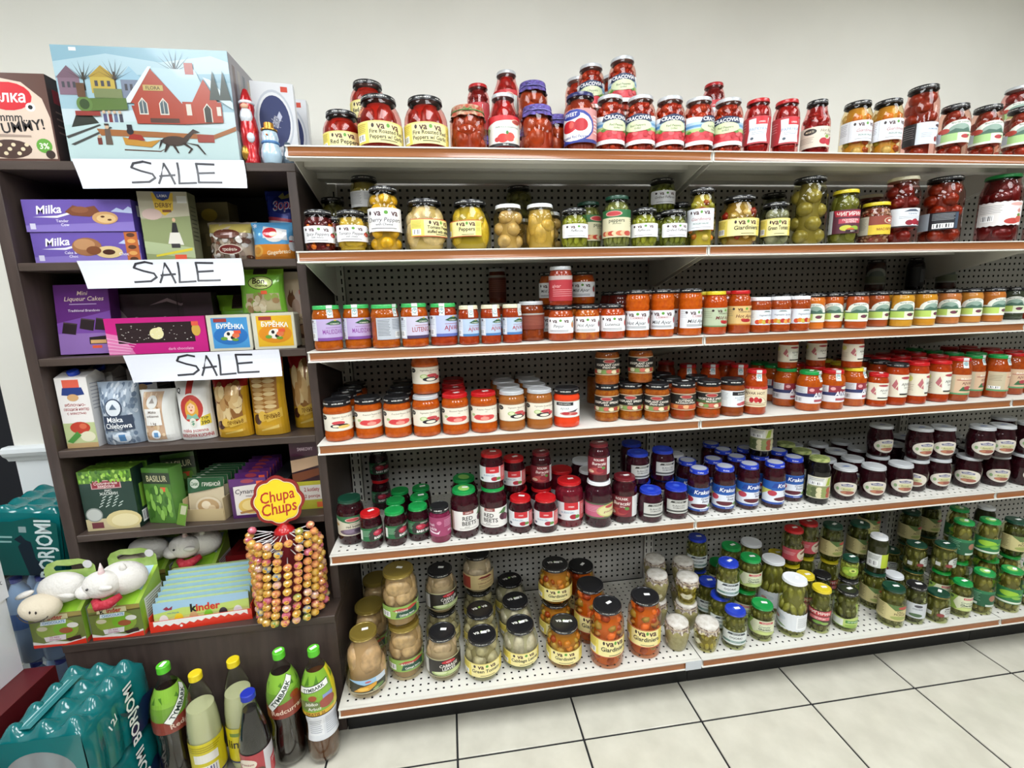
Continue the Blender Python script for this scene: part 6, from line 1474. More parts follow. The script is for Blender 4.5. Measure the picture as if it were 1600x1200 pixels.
F whlime 2.0368 0.0720 0.1506 -0.53 s - - - -
F blkgh 1.8202 0.0900 0.0000 -0.76 b - - - -
F dkgher 1.8927 0.0450 0.0000 -0.80 b - - - -
F whlid2 2.7258 0.1260 0.0000 -0.99 b - - - -
F whlid2 2.7258 0.2053 0.0000 -1.03 c1 - - - -
F korn 2.5688 0.1680 0.0000 -0.94 b - - - -
F korn 2.5715 0.2489 0.0000 -0.67 c1 - - - -
F korn 2.3043 0.1680 0.0000 -0.88 b - - - -
F korn 2.3008 0.2509 0.0000 -1.02 c1 - - - -'''.split('\n'):
    row, pk, x, y, z, yaw, cls, lid, lt, c, seal = ln.split()
    JARS.append(dict(row=row, pk=pk, x=float(x), y=float(y), z=float(z), yaw=float(yaw), cls=cls, lid=lid, lt=lt, c=c, seal=seal))
# wording: which one of its kind on its shelf
def words_of(j):
    pk = j['pk'] + (j['lt'] if j['lt'] != '-' and (j['pk'] + j['lt']) in PR else '')
    j['key'] = pk if pk in PR else j['pk']
    w = PR[j['key']]['words']
    return w.replace('{lid}', LW.get(j['lid'], 'maroon' if j['pk'].startswith('ajcr') else 'red'))
for j in JARS: j['w'] = words_of(j)
from collections import defaultdict
front = defaultdict(list)
for j in JARS:
    if j['cls'] == 'f': front[j['row']].append(j)
for r, l in front.items():
    l.sort(key=lambda j: j['x'])
kinds = defaultdict(list)
for j in JARS: kinds[(j['w'], j['row'], j['cls'][0])].append(j)
for (w, r, c), l in kinds.items():
    l.sort(key=lambda j: (j['x'], j['y']))
    where = {'f': 'front of', 's': 'stacked, ', 'b': 'back of', 'c': 'behind others, '}[c]
    for i, j in enumerate(l):
        sh = ROWNAME[r]
        if len(l) == 1: j['label'] = '%s, %s %s' % (w, where.strip(', ') if c in 'fb' else where.strip(), sh)
        else: j['label'] = '%s, %s %s from bookcase, %s %s' % (w, 'the', ORD[i], where.strip(), sh)
        j['label'] = j['label'].replace(',,', ',').replace('the first from', 'nearest').replace('nearest bookcase', 'nearest the bookcase')
        j['group'] = '%s on the %s' % (w, sh) if len(kinds[(w, r, c)]) > 1 else None

def pull(z, H): return z
m_sealp = PRINT
seal_cache = {}
def build_jar(j):
    pr = PR[j['key']]; R_, H = DIM[j['pk']]
    lk = j['lid'] if j['lid'] != '-' else pr['lid']
    lh = 0.0135 if lk in ('k', 'kv', 'bw') else 0.0115
    if j['pk'] in ('spread', 'kavia', 'pinkj') and lk == 'k': lh = 0.019
    if lk in ('bw',): lh = 0.016
    if lk.startswith('cap_'): lh = 0.012
    fill = pr['fill']
    if j['c'] != '-': fill = ('paste', j['c'], j['c'])
    ck = ('body', j['key'], lk, fill[1] if isinstance(fill[1], str) else fill[1][0])
    if ck not in CACHE:
        if fill[0] == 'paste': CACHE[ck] = body_mesh(j['key'], pr['shape'], R_, H, lh, paste_mat(fill[1], fill[2])) + (None,)
        else:
            tc = lin(fill[3]); mx = max(tc[:3]); tint = tuple(0.60 + 0.36*min(1.0, (q/mx)**0.6) for q in tc[:3]) + (1,)
            b = body_mesh(j['key'], pr['shape'], R_, H, lh, clear_mat('filled_glass_' + fill[3], tint))
            CACHE[ck] = b + (fill_parts(pr, b[1], R_, H, lh),)
    me, p, lr, fp = CACHE[ck]
    t = thing(pr['name'], j['label'], 'jar', (j['x'], j['y'], SHELF_Z[j['row']] + j['z'] + 0.0006), j['yaw'], j['group'])
    link('glass_body', me, t)
    if fp:
        core, place, joined = fp
        link('brine', core, t)
        vd = math.atan2(-1.4046 - j['y'], 0.4052 - j['x']) - j['yaw']      # side that faces the aisle
        z0, z1 = (pr['label'][0]*H, pr['label'][1]*H) if pr['label'] else (9, 9)
        half = math.radians(pr['label'][2]/2) if pr['label'] else 0
        for m_, a, rc, z, tw in place:
            d = (a - vd + PI) % (2*PI) - PI
            if abs(d) > 1.9: continue
            la = (a + PI/2 + PI) % (2*PI) - PI
            if abs(la) < half*0.8 and z0+0.012 < z < z1-0.012: continue         # behind the label
            link(m_.name.split('.')[0], m_, t, (rc*math.cos(a), rc*math.sin(a), z), (0, 0, a + PI/2) if abs(tw) <= 0.5 else (0, 0, tw))
        if joined is not None: tag(link('pickled_pieces', joined, t), kind='stuff')
    lidp = None
    for nm, m_ in lid_parts(lk, lr, H, lh, pr['top'] or ('blue' if j['pk'] == 'ovalj' and int(j['x']*100) % 3 else None)):
        if nm in ('lid', 'cloth_cap'): lidp = link(nm, m_, t)
        else: link(nm, m_, lidp)
    if pr['label'] and not (j['cls'][0] == 'c' and j['row'] in 'DE' and int(j['cls'][1:]) > 1):
        link('label', label_mesh(j['key'], p, H, R_), t)
    if j['seal'] != '-':
        a = float(j['seal']); sk = (j['pk'], lk)
        if sk not in seal_cache:
            z1 = H + 0.0004; w = 0.0085
            def f(x, y, k):
                # strip runs over the lid edge and down the neck
                L = 0.010; D = 0.034; s = y*(L+D)
                if s <= D:
                    z = H - 0.001 - (D - s); r = max(rad_at(p, z), lr if z > H - lh else 0) + 0.0012 + k
                    return (x*2*w, -math.sqrt(max(1e-8, r*r - (x*2*w)**2)), z)
                return (x*2*w, -(lr - (s-D)) , H + 0.0006 + k)
            seal_cache[sk] = art_mesh('seal_strip', [R(-0.5, 0, 0.5, 0.4, 'd4d8d6'), R(-0.5, 0.4, 0.5, 0.78, 'd4d8d6'), R(-0.5, 0.78, 0.5, 1.0, 'd4d8d6'), E(0, 0.34, 0.40, 0.18, '8aa6a8'), E(0, 0.34, 0.30, 0.13, 'e4e8e6'), P([(-0.14, 0.37), (0, 0.27), (0.14, 0.37)], '5a8a94')], 2*w, 0.044, f, PRINT, 0.25)
        link('seal_strip', seal_cache[sk], t, (0, 0, 0), (0, 0, a))
    if j['row'] in 'DEF' and j['cls'][0] in 'fsc' and not lk.startswith('cap_') and lk not in ('bw',) and (j['row'] == 'F' or (int(j['x']*1000) % 3 != 0 and lk in ('k', 'r', 'g', 'dr'))) and not any(q is not j and abs(q['x']-j['x']) < 0.06 and abs(q['y']-j['y']) < 0.06 and abs(q['z'] - j['z'] - H) < 0.02 for q in JARS):
        link('price_sticker', sticker_me, lidp, (0.006, 0.004, H-0.0002), (0, 0, (j['x']*37) % 1.2 - j['yaw'] - 0.4))
    return t
for j in JARS: build_jar(j)

# ---------------------------------------------------------------- boxed goods, bags, bottles on and around the bookcase
def carton(name, label, cat, x, y, z, w, d, h, col, front=None, side=None, top=None, rz=0.0, group=None, tilt=0.0, bevel=0.0012, m=None, fname='front_print', pm=None):
    """a folded carton whose front faces the aisle; x, y is the middle of the front's foot"""
    t = thing(name, label, cat, (x, y, z + 0.0008 + d*math.sin(tilt)), 0, group, (-tilt, 0, rz))
    bm = bmesh.new(); add_box(bm, -w/2, 0, 0, w/2, d, h)
    bmesh.ops.bevel(bm, geom=bm.edges[:], offset=bevel, segments=1, affect='EDGES')
    link('carton', to_mesh(bm, 'carton', m or mat('card_' + col, col, 0.42, coat=0.15)), t)
    pm = pm or GLOSSY_PRINT
    if front: plane_art(fname, front, w, h, pm, t, (0, 0, 0))
    if side: plane_art('side_print', side, d, h, pm, t, (w/2, d/2, 0), (0, 1, 0))
    if top: plane_art('top_print', top, w, d, pm, t, (0, 0, h), (1, 0, 0), (0, 1, 0))
    return t

def pouch_mesh(w, d, h, m, crimp=0.012, nx=10, nz=12, puff=0.8, seed=0, lump=0.05, base=True):
    """a filled bag: fat in the middle, flat at the sealed top (and at the foot when base is False)"""
    rnd = random.Random(seed); bm = bmesh.new(); F_ = []; B_ = []
    for j in range(nz+1):
        v = j/nz; row = []; rowb = []
        for i in range(nx+1):
            u = -1 + 2*i/nx
            e = (1 - abs(u)**2.6)
            tz = (1 - max(0, (v-0.55)/0.45)**2.2) if base else (1 - abs(2*v-1)**2.4)
            if base and v < 0.12: tz = min(tz, 0.78 + 0.22*v/0.12)
            dd = d/2*max(0.0, e**0.6)*max(0.03, tz) + 0.0006
            ww = w/2*(1 - 0.06*(1 - abs(2*v-1)))*(1 if v < 0.9 else 1.02)
            dd *= 1 + lump*(rnd.random()-0.5)
            x = u*ww; z = v*h + (rnd.random()-0.5)*lump*0.02
            row.append(bm.verts.new((x, -dd, z))); rowb.append(bm.verts.new((x, dd, z)))
        F_.append(row); B_.append(rowb)
    for G, flip in ((F_, False), (B_, True)):
        for j in range(nz):
            for i in range(nx):
                q = [G[j][i], G[j][i+1], G[j+1][i+1], G[j+1][i]]
                bm.faces.new(q[::-1] if flip else q)
    for j in range(nz):
        bm.faces.new((F_[j][0], F_[j+1][0], B_[j+1][0], B_[j][0])); bm.faces.new((B_[j][nx], B_[j+1][nx], F_[j+1][nx], F_[j][nx]))
    for i in range(nx):
        bm.faces.new((B_[0][i], B_[0][i+1], F_[0][i+1], F_[0][i])); bm.faces.new((F_[nz][i], F_[nz][i+1], B_[nz][i+1], B_[nz][i]))
    return to_mesh(bm, 'bag', m, True, 1.2)
def pouch_front(w, d, h, base=True):
    def f(x, y, k):
        u = 2*x; e = max(0.0, 1 - abs(u)**2.6); tz = (1 - max(0, (y-0.55)/0.45)**2.2) if base else (1 - abs(2*y-1)**2.4)
        if base and y < 0.12: tz = min(tz, 0.78 + 0.22*y/0.12)
        dd = d/2*(e**0.6)*max(0.03, tz) + 0.0006
        ww = w/2*(1 - 0.06*(1 - abs(2*y-1)))*(1 if y < 0.9 else 1.02)
        return (u*ww, -dd*1.04 - 0.0012 - k, y*h)
    return f
def bag(name, label, cat, x, y, z, w, d, h, col, front, rz=0.0, tilt=0.0, base=True, seed=1, lump=0.05, rough=0.25, group=None, pname='front_print', rx=None, m=None):
    t = thing(name, label, cat, (x, y + d/2, z + 0.002), 0, group, (-tilt if rx is None else rx, 0, rz))
    link('bag', pouch_mesh(w, d, h, m or mat('film_' + col, col, rough, coat=0.4), seed=seed, base=base, lump=lump), t)
    # tessellate art in y as well by slicing wide shapes into strips across x
    link(pname, art_mesh(pname, front, w, h, pouch_front(w, d, h, base), FOIL_PRINT if rough < 0.3 else PRINT, 0.06, 0.0003, 0.07), t)
    return t
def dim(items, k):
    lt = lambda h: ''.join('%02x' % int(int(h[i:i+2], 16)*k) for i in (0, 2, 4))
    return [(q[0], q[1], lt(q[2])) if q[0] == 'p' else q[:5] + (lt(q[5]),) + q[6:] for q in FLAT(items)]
def slab(x0, y0, x1, y1, c, n=8):
    """a tall rectangle cut into n bands so that it follows a bulging bag"""
    return [R(x0, y0+(y1-y0)*k/n, x1, y0+(y1-y0)*(k+1)/n, c) for k in range(n)]
TOP = 1.820
ST = lambda: E(0, 0, 0, 0, 'ffffff')

# --- on top of the bookcase
brown = [R(-0.5, 0, 0.5, 1, '5a3d35'), P([(-0.5, 0.03), (0.48, 0.03), (0.48, 0.5), (0.42, 0.72), (0.2, 0.90), (-0.1, 0.95), (-0.5, 0.95)], 'd3bfae'), E(0.0, 0.74, 0.30, 0.16, 'c8202c'), T('ёлка', 0.02, 0.74, 0.13, 'f4ecec', 0.4, 0.1, 0, 0.02), T('mmm...', 0.02, 0.51, 0.10, '2a2426', 0.40, 0.1, 0, 0.015), T('YUMMY!', 0.06, 0.40, 0.12, '2a2426', 0.66, 0.05, 0.12, 0.02), E(0.26, 0.62, 0.06, 0.05, 'f2eeea'), E(0.26, 0.62, 0.03, 0.025, '1c1a1c'), P([(-0.5, 0.32), (0.2, 0.30), (0.2, 0.28), (-0.5, 0.28)], 'a08c80'), E(-0.1, 0.14, 0.28, 0.11, '4a3630'), E(0.34, 0.18, 0.10, 0.085, '5f9a3c'), T('3%', 0.34, 0.18, 0.07, 'e8f2dc', 0.12, 0, 0, 0.02), E(0.4, 0.08, 0.06, 0.05, '3a2c28')]
for k in range(9): brown.append(E(-0.32 + 0.055*k, 0.14 + 0.05*((k*7) % 3 - 1), 0.028, 0.022, 'd8c8a8'))
carton('sweet_box', 'brown sweet box with red oval, beside the winter gift box', 'box', -0.705, 0.10, TOP, 0.19, 0.16, 0.215, '4f342d', brown, [R(-0.5, 0, 0.5, 1, '3a2622'), P([(-0.4, 0.7), (0.4, 0.7), (0.4, 0.86), (-0.4, 0.86)], '9c1c26')] + LN(-0.4, 0.4, (0.6, 0.52, 0.44, 0.36), '8a6a60', 0.02))
def house(x, y, w, h, c, rc):
    return [R(x-w/2, y, x+w/2, y+h*0.6, c), P([(x-w/2-0.008, y+h*0.58), (x+w/2+0.008, y+h*0.58), (x, y+h)], rc)] + [R(x-w*0.34+i*w*0.25, y+h*0.25, x-w*0.34+i*w*0.25+w*0.13, y+h*0.45, '4a4a52') for i in range(3)]
def wtree(x, y, h, c='4a4238'):
    o = [R(x-0.004, y, x+0.004, y+h*0.6, c)]
    for k in range(8):
        a = PI*(0.12 + 0.76*k/7); o.append(P([(x-0.003, y+h*0.35), (x+0.003, y+h*0.35), (x+math.cos(a)*h*0.42+0.002, y+h*0.45+math.sin(a)*h*0.55)], c))
    return o
gift = [R(-0.5, 0, 0.5, 1, 'a7c8d6'), R(-0.5, 0.72, 0.5, 1, '8fb7c9'), P([(-0.5, 0.86), (-0.2, 0.94), (0.1, 0.88), (0.4, 0.95), (0.5, 0.9), (0.5, 0.8), (-0.5, 0.74)], 'b4d2dd'), R(-0.5, 0, 0.5, 0.46, 'd3e4ea'), P([(-0.5, 0.32), (-0.1, 0.36), (0.5, 0.30), (0.5, 0.0), (-0.5, 0)], 'c6dfe0')]
gift += house(-0.43, 0.58, 0.12, 0.25, '8a6f80', '7a6070') + house(-0.24, 0.60, 0.14, 0.24, 'c9b04a', 'b89a3c') + house(-0.08, 0.56, 0.12, 0.28, '7f8aa0', '9cc4d8') + wtree(-0.345, 0.62, 0.26) + wtree(-0.17, 0.62, 0.28) + wtree(0.18, 0.70, 0.30, '3c3c34')
gift += [P([(-0.10, 0.50), (0.20, 0.50), (0.20, 0.34), (-0.08, 0.34)], 'a8402f'), P([(-0.12, 0.52), (0.04, 0.82), (0.20, 0.52), (0.20, 0.34), (-0.08, 0.34), (-0.08, 0.52)], 'b0452f'), P([(0.04, 0.83), (0.30, 0.82), (0.36, 0.56), (0.20, 0.52)], 'bcd8e4'), P([(-0.14, 0.52), (0.03, 0.84), (0.05, 0.84), (-0.1, 0.52)], 'e6f0f2'), P([(0.20, 0.34), (0.43, 0.36), (0.43, 0.54), (0.20, 0.54)], 'b4472f'), P([(0.26, 0.54), (0.34, 0.74), (0.41, 0.54), (0.41, 0.36), (0.28, 0.35)], 'b84a34'), P([(0.34, 0.76), (0.42, 0.56), (0.5, 0.48), (0.5, 0.54), (0.38, 0.74)], 'd6e8ee'), R(0.24, 0.78, 0.29, 0.88, 'a8402f'), R(-0.015, 0.63, 0.10, 0.68, 'c9b06a'), T('FLORA', 0.042, 0.655, 0.03, '4a3a22', 0.1)]
for cx in (-0.03, 0.09): gift += [P([(cx-0.026, 0.42), (cx+0.026, 0.42), (cx+0.026, 0.52), (cx, 0.57), (cx-0.026, 0.52)], 'ece6d8'), P([(cx-0.02, 0.43), (cx+0.02, 0.43), (cx+0.02, 0.52), (cx, 0.555), (cx-0.02, 0.52)], '5a6a72'), R(cx-0.002, 0.43, cx+0.002, 0.55, 'ece6d8')]
gift += [P([(0.32, 0.36), (0.37, 0.36), (0.37, 0.48), (0.345, 0.53), (0.32, 0.48)], 'ece6d8'), P([(0.326, 0.36), (0.364, 0.36), (0.364, 0.48), (0.345, 0.515), (0.326, 0.48)], '3c3a34'), R(0.22, 0.42, 0.25, 0.52, 'e4ddd0'), R(0.40, 0.42, 0.425, 0.50, 'e4ddd0'), R(0.0, 0.35, 0.17, 0.39, '5a3c30')]
gift += [P([(-0.38, 0.44), (-0.12, 0.46), (-0.12, 0.56), (-0.38, 0.55)], '5f7a3c'), E(-0.36, 0.50, 0.045, 0.07, '6a8a48'), E(-0.36, 0.50, 0.028, 0.045, '39502c'), R(-0.39, 0.56, -0.345, 0.68, '6a4a34'), R(-0.30, 0.56, -0.14, 0.64, '7f8a5c'), P([(-0.46, 0.30), (-0.30, 0.34), (-0.34, 0.42), (-0.42, 0.42)], '33362f'), R(-0.42, 0.40, -0.28, 0.44, '9a3a34'), P([(-0.5, 0.22), (-0.30, 0.33), (-0.29, 0.32), (-0.49, 0.2)], '4a4a48'), P([(-0.48, 0.15), (-0.24, 0.31), (-0.23, 0.30), (-0.46, 0.14)], '4a4a48'), P([(-0.32, 0.29), (0.36, 0.25), (0.5, 0.33), (0.5, 0.29), (0.36, 0.21), (-0.3, 0.23)], 'a86a3c'), R(0.26, 0.18, 0.36, 0.25, 'a3473a')]
for k, (cx, c) in enumerate(((-0.26, '5a5a84'), (-0.23, '8a3a3c'), (-0.2, '6a7a9c'), (-0.17, '4a4a58'))): gift += [R(cx-0.01, 0.35, cx+0.01, 0.42, c), E(cx, 0.435, 0.009, 0.014, 'd8b898')]
gift += [P([(-0.28, 0.15), (-0.24, 0.15), (-0.245, 0.29), (-0.275, 0.29)], '6a5a50'), E(-0.26, 0.305, 0.012, 0.017, 'd8b898'), R(-0.325, 0.15, -0.30, 0.21, '7a3a34'), E(-0.312, 0.22, 0.009, 0.013, 'd8b898'), R(-0.273, 0.318, -0.247, 0.335, '4a3a30')]
gift += [P([(-0.17, 0.15), (-0.02, 0.13), (0.04, 0.2), (-0.04, 0.18), (-0.12, 0.20), (-0.18, 0.22)], 'c8923c'), P([(-0.15, 0.2), (-0.05, 0.19), (-0.07, 0.24), (-0.13, 0.25)], 'a83428'), E(-0.13, 0.27, 0.02, 0.03, '2c2a30'), R(-0.145, 0.29, -0.115, 0.33, '2c2a30'), P([(-0.18, 0.10), (0.03, 0.09), (0.07, 0.13), (0.03, 0.10), (-0.18, 0.112)], '5a3a2c')]
gift += [E(0.12, 0.19, 0.075, 0.045, '4a3a34'), P([(0.16, 0.2), (0.24, 0.30), (0.28, 0.27), (0.24, 0.26), (0.18, 0.16)], '4a3a34'), P([(0.07, 0.17), (0.05, 0.09), (0.06, 0.09), (0.09, 0.15)], '3a2e2a'), P([(0.1, 0.16), (0.13, 0.08), (0.14, 0.08), (0.12, 0.16)], '3a2e2a'), P([(0.16, 0.17), (0.21, 0.12), (0.19, 0.08), (0.2, 0.08), (0.225, 0.12), (0.18, 0.18)], '3a2e2a'), P([(0.17, 0.18), (0.25, 0.15), (0.29, 0.07), (0.3, 0.07), (0.26, 0.16)], '3a2e2a'), P([(0.04, 0.2), (0.02, 0.11), (0.06, 0.2)], '33282a')]
gift += [P([(x-0.035, 0.56), (x+0.035, 0.56), (x, 0.82)], '3f4a44') for x in (0.40, 0.46)] + [R(-0.40, 0.955, -0.36, 0.985, 'eef0f0')]
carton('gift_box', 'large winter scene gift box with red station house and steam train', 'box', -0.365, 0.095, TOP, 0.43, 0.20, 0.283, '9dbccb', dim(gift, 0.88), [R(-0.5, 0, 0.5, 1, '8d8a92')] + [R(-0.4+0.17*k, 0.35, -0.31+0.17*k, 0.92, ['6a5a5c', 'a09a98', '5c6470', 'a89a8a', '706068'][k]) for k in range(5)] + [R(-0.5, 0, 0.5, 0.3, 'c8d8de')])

# foil figures
def foil_figure(name, label, cat, x, y, z, prof, m, extra):
    t = thing(name, label, cat, (x, y, z + 0.0006))
    link('body', lathe_mesh('body', prof, m, 20, 1.0), t)
    for nm, me, loc in extra: link(nm, me, t, loc)
    return t
m_redfoil = mat('red_foil', 'b3141c', 0.25, 0.35, coat=0.5, bump=0.35, scale=60.0)
m_whitefoil = mat('white_foil', 'd9dee6', 0.28, 0.2, coat=0.4, bump=0.3, scale=60.0)
m_goldfoil = mat('gold_foil', 'b98a3a', 0.25, 0.7)
m_bluefoil = mat('pale_blue_foil', 'b9d4e6', 0.25, 0.2, coat=0.5, bump=0.3, scale=60.0)
m_face = mat('painted_face', 'd9a98c', 0.4)
foil_figure('chocolate_santa', 'red foil hollow chocolate santa standing beside the gift box', 'chocolate', -0.1245, 0.12, TOP, [(0, 0), (0.021, 0.001), (0.022, 0.02), (0.019, 0.03), (0.023, 0.06), (0.024, 0.09), (0.020, 0.12), (0.016, 0.132), (0.019, 0.148), (0.018, 0.162), (0.013, 0.18), (0.007, 0.197), (0, 0.203)], m_redfoil,
  [('beard', ico('beard', 0.017, m_whitefoil, 2, (1, 0.6, 1.5)), (0, -0.013, 0.125)), ('face', ico('face', 0.010, m_face, 2, (1.1, 0.5, 0.7)), (0, -0.018, 0.150)), ('hat_band', lathe_mesh('hat_band', [(0.017, 0), (0.0205, 0.003), (0.0205, 0.008), (0.016, 0.011)], m_whitefoil, 18), (0, 0, 0.157)), ('sack', ico('sack', 0.014, m_goldfoil, 2, (0.8, 0.8, 1.6)), (-0.012, -0.014, 0.028)), ('coat_trim', ico('coat_trim', 0.012, m_whitefoil, 2, (0.9, 0.6, 1.2)), (0.008, -0.020, 0.068))])
foil_figure('chocolate_snowman', 'pale blue foil chocolate snowman with gold hat in front of white boxes', 'chocolate', -0.0705, 0.115, TOP, [(0, 0), (0.022, 0.001), (0.028, 0.02), (0.027, 0.038), (0.020, 0.056), (0.023, 0.07), (0.020, 0.085), (0.014, 0.093), (0, 0.096)], m_bluefoil,
  [('hat', lathe_mesh('hat', [(0, 0), (0.022, 0.0), (0.022, 0.003), (0.014, 0.005), (0.013, 0.02), (0, 0.021)], m_goldfoil, 18), (0, 0, 0.090)), ('scarf', lathe_mesh('scarf', [(0.020, 0), (0.024, 0.003), (0.024, 0.007), (0.020, 0.01)], mat('scarf_blue', '4a7ab0', 0.4), 18), (0, 0, 0.052)), ('nose', ico('nose', 0.003, mat('carrot', 'd8742c', 0.4), 1, (1, 2, 1)), (0, -0.024, 0.074))])
foil_figure('chocolate_penguin', 'small dark foil chocolate figure right of the snowman', 'chocolate', -0.0255, 0.118, TOP, [(0, 0), (0.012, 0.001), (0.015, 0.02), (0.012, 0.036), (0.010, 0.042), (0.011, 0.05), (0.007, 0.06), (0, 0.062)], mat('slate_foil', '55636e', 0.3, 0.3, coat=0.4), [('belly', ico('belly', 0.010, m_whitefoil, 2, (0.9, 0.5, 1.6)), (0, -0.010, 0.022))])
for k, (x, y, rz, lab) in enumerate(((-0.068, 0.172, 0.16, 'white chocolate box with dark blue oval behind the foil snowman'), (-0.062, 0.285, 0.1, 'white chocolate box with dark blue oval, hindmost on the bookcase'))):
    fr = [R(-0.5, 0, 0.5, 1, 'e6e8ec'), E(0, 0.56, 0.44, 0.36, 'c9ced8', 28), E(0, 0.56, 0.40, 0.33, 'e9ebef', 28), E(0, 0.56, 0.36, 0.295, '333c6c', 28), T('Брамбери', 0.0, 0.56, 0.10, 'dfe3ee', 0.26, 0.2, 1.25, 0.0), P([(0.06, 0.62), (0.12, 0.68), (0.18, 0.62), (0.12, 0.56)], 'c8cce0'), E(-0.12, 0.42, 0.05, 0.1, '7a3a5c'), R(0.2, 0.9, 0.36, 0.96, 'd8503c'), E(0.1, 0.1, 0.2, 0.07, '4a5a6a')]
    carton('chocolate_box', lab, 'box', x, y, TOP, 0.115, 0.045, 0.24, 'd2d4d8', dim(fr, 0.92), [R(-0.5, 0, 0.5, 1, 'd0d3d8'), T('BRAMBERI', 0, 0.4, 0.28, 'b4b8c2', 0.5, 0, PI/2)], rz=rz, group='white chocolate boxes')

# --- shelf one
def milka(sub, imgs):
    it = [R(-0.5, 0, 0.5, 1, '6a56a6'), P([(-0.5, 0), (0.5, 0), (0.5, 0.3), (-0.5, 0.2)], '8473bb'), T('Milka', -0.27, 0.70, 0.26, 'f2f0f6', 0.28, 0.22, 0.06, 0.02), P([(-0.42, 0.46), (-0.2, 0.5), (-0.06, 0.62), (-0.08, 0.54), (-0.2, 0.43)], 'e8e6f0'), T(sub[0], -0.16, 0.34, 0.09, 'e4e0f0', 0.16), T(sub[1], -0.14, 0.22, 0.09, 'e4e0f0', 0.14), P([(0.30, 0.62), (0.36, 0.74), (0.42, 0.66), (0.47, 0.78), (0.5, 0.72), (0.5, 0.56)], 'b8c4e4'), R(-0.46, 0.08, -0.41, 0.26, 'cfcbe0')]
    return it + imgs
cakeA = [P([(-0.12, 0.62), (-0.04, 0.82), (0.04, 0.74), (0.16, 0.80), (0.2, 0.6), (0.1, 0.46), (-0.06, 0.5)], '7a4a34'), E(0.24, 0.42, 0.12, 0.2, 'c79a68'), E(0.25, 0.40, 0.09, 0.14, 'd8b784'), E(0.22, 0.46, 0.02, 0.03, '5a3424'), E(0.28, 0.36, 0.02, 0.03, '5a3424'), E(0.02, 0.68, 0.08, 0.1, '8d5a40')]
cakeB = [E(0.0, 0.52, 0.14, 0.30, '9a6a48'), E(-0.02, 0.60, 0.1, 0.18, 'b88a62'), E(0.2, 0.34, 0.13, 0.2, 'd8c08c'), E(0.2, 0.34, 0.06, 0.09, '4a2c20'), E(0.06, 0.4, 0.07, 0.14, '7a4a30'), T('Choc', 0.34, 0.28, 0.1, 'e4e0f0', 0.14)]
ora = [R(-0.5, 0, 0.5, 1, 'b8683a')] + [E(0, 0.1+0.2*k, 0.32, 0.07, ['5a3a2c', 'd8a05a'][k % 2]) for k in range(5)]
def milk_side(): return [R(-0.5, 0, 0.5, 1, '4a3a8c'), R(-0.3, 0.2, 0.3, 0.8, '5a4a9c'), R(-0.4, 0.5, -0.1, 0.85, 'd9d9e0')]
t = carton('cake_box', 'lower purple cake box with orange strip on first bookcase shelf', 'box', -0.600, 0.125, BS[1], 0.275, 0.20, 0.084, '5b4a9c', milka(('Cake &', 'Choc'), cakeB), milk_side(), group='purple cake boxes')
plane_art('orange_flap', ora, 0.034, 0.083, GLOSSY_PRINT, t, (0.118, -0.0012, 0.0))
carton('cake_box', 'upper purple cake box stacked on the other one', 'box', -0.604, 0.122, BS[1]+0.0852, 0.275, 0.20, 0.086, '5b4a9c', milka(('Tender', 'Cow'), cakeA), milk_side(), group='purple cake boxes')
derby = [R(-0.5, 0, 0.5, 1, '9c9a7a'), R(-0.5, 0.62, 0.5, 1, 'b4ae98'), P([(-0.5, 0.60), (0.5, 0.66), (0.5, 0.0), (-0.5, 0.0)], '8a9468'), P([(-0.5, 0.3), (0.5, 0.2), (0.5, 0.05), (-0.5, 0.12)], 'a8b48c'), P([(-0.22, 0.98), (0.22, 0.98), (0.18, 0.74), (0.0, 0.66), (-0.18, 0.74)], 'd8b43c'), P([(-0.18, 1.0), (0.18, 1.0), (0.12, 0.90), (0, 0.87), (-0.12, 0.90)], '3a4a8c'), T('LAIMA', 0, 0.94, 0.04, 'e8e8f0', 0.2), T('DERBY', 0, 0.81, 0.065, '6a4a1c', 0.34, 0, 0, 0.02), R(-0.04, 0.71, 0.14, 0.745, '7a4a2c'), R(0.28, 0.84, 0.48, 0.94, 'd9d9d4'), P([(0.12, 0.56), (0.2, 0.56), (0.22, 0.42), (0.08, 0.42)], '2c2c2e'), E(0.16, 0.60, 0.035, 0.03, 'd8b090'), P([(0.05, 0.42), (0.24, 0.42), (0.3, 0.24), (-0.02, 0.26)], 'd9d6cc'), R(0.04, 0.2, 0.22, 0.26, '3c3a3a'), E(-0.26, 0.68, 0.2, 0.08, 'c9b0a8'), P([(-0.3, 0.1), (0.46, 0.2), (0.46, 0.16), (-0.3, 0.07)], 'd2c23c'), R(0.08, 0.02, 0.32, 0.10, 'd8583c')]
carton('biscuit_box', 'tall biscuit box showing a country girl and yellow crest', 'box', -0.388, 0.135, BS[1], 0.128, 0.05, 0.195, '8a8a6c', derby, [R(-0.5, 0, 0.5, 1, '7f8064')] + LN(-0.35, 0.35, [0.8-0.06*k for k in range(9)], '3a3c30', 0.015), rz=0.06)
carton('biscuit_box', 'shaded yellow biscuit box behind the country girl box', 'box', -0.315, 0.262, BS[1], 0.10, 0.06, 0.19, '5a5030', [R(-0.5, 0, 0.5, 1, '6a6040'), E(-0.1, 0.8, 0.25, 0.1, 'a8923c'), R(-0.3, 0.3, 0.3, 0.5, '8a7a50')], None, rz=-0.1)  # yellow box coloured dark to include the shade at the back
def nuts(n, cols, x0, x1, y0, y1, s, seed=2):
    rnd = random.Random(seed); o = []
    for k in range(n):
        x = rnd.uniform(x0, x1); y = rnd.uniform(y0, y1); o.append(E(x, y, s*rnd.uniform(0.7, 1.2), s*rnd.uniform(0.8, 1.5), cols[k % len(cols)], 9, rnd.random()))
    return o
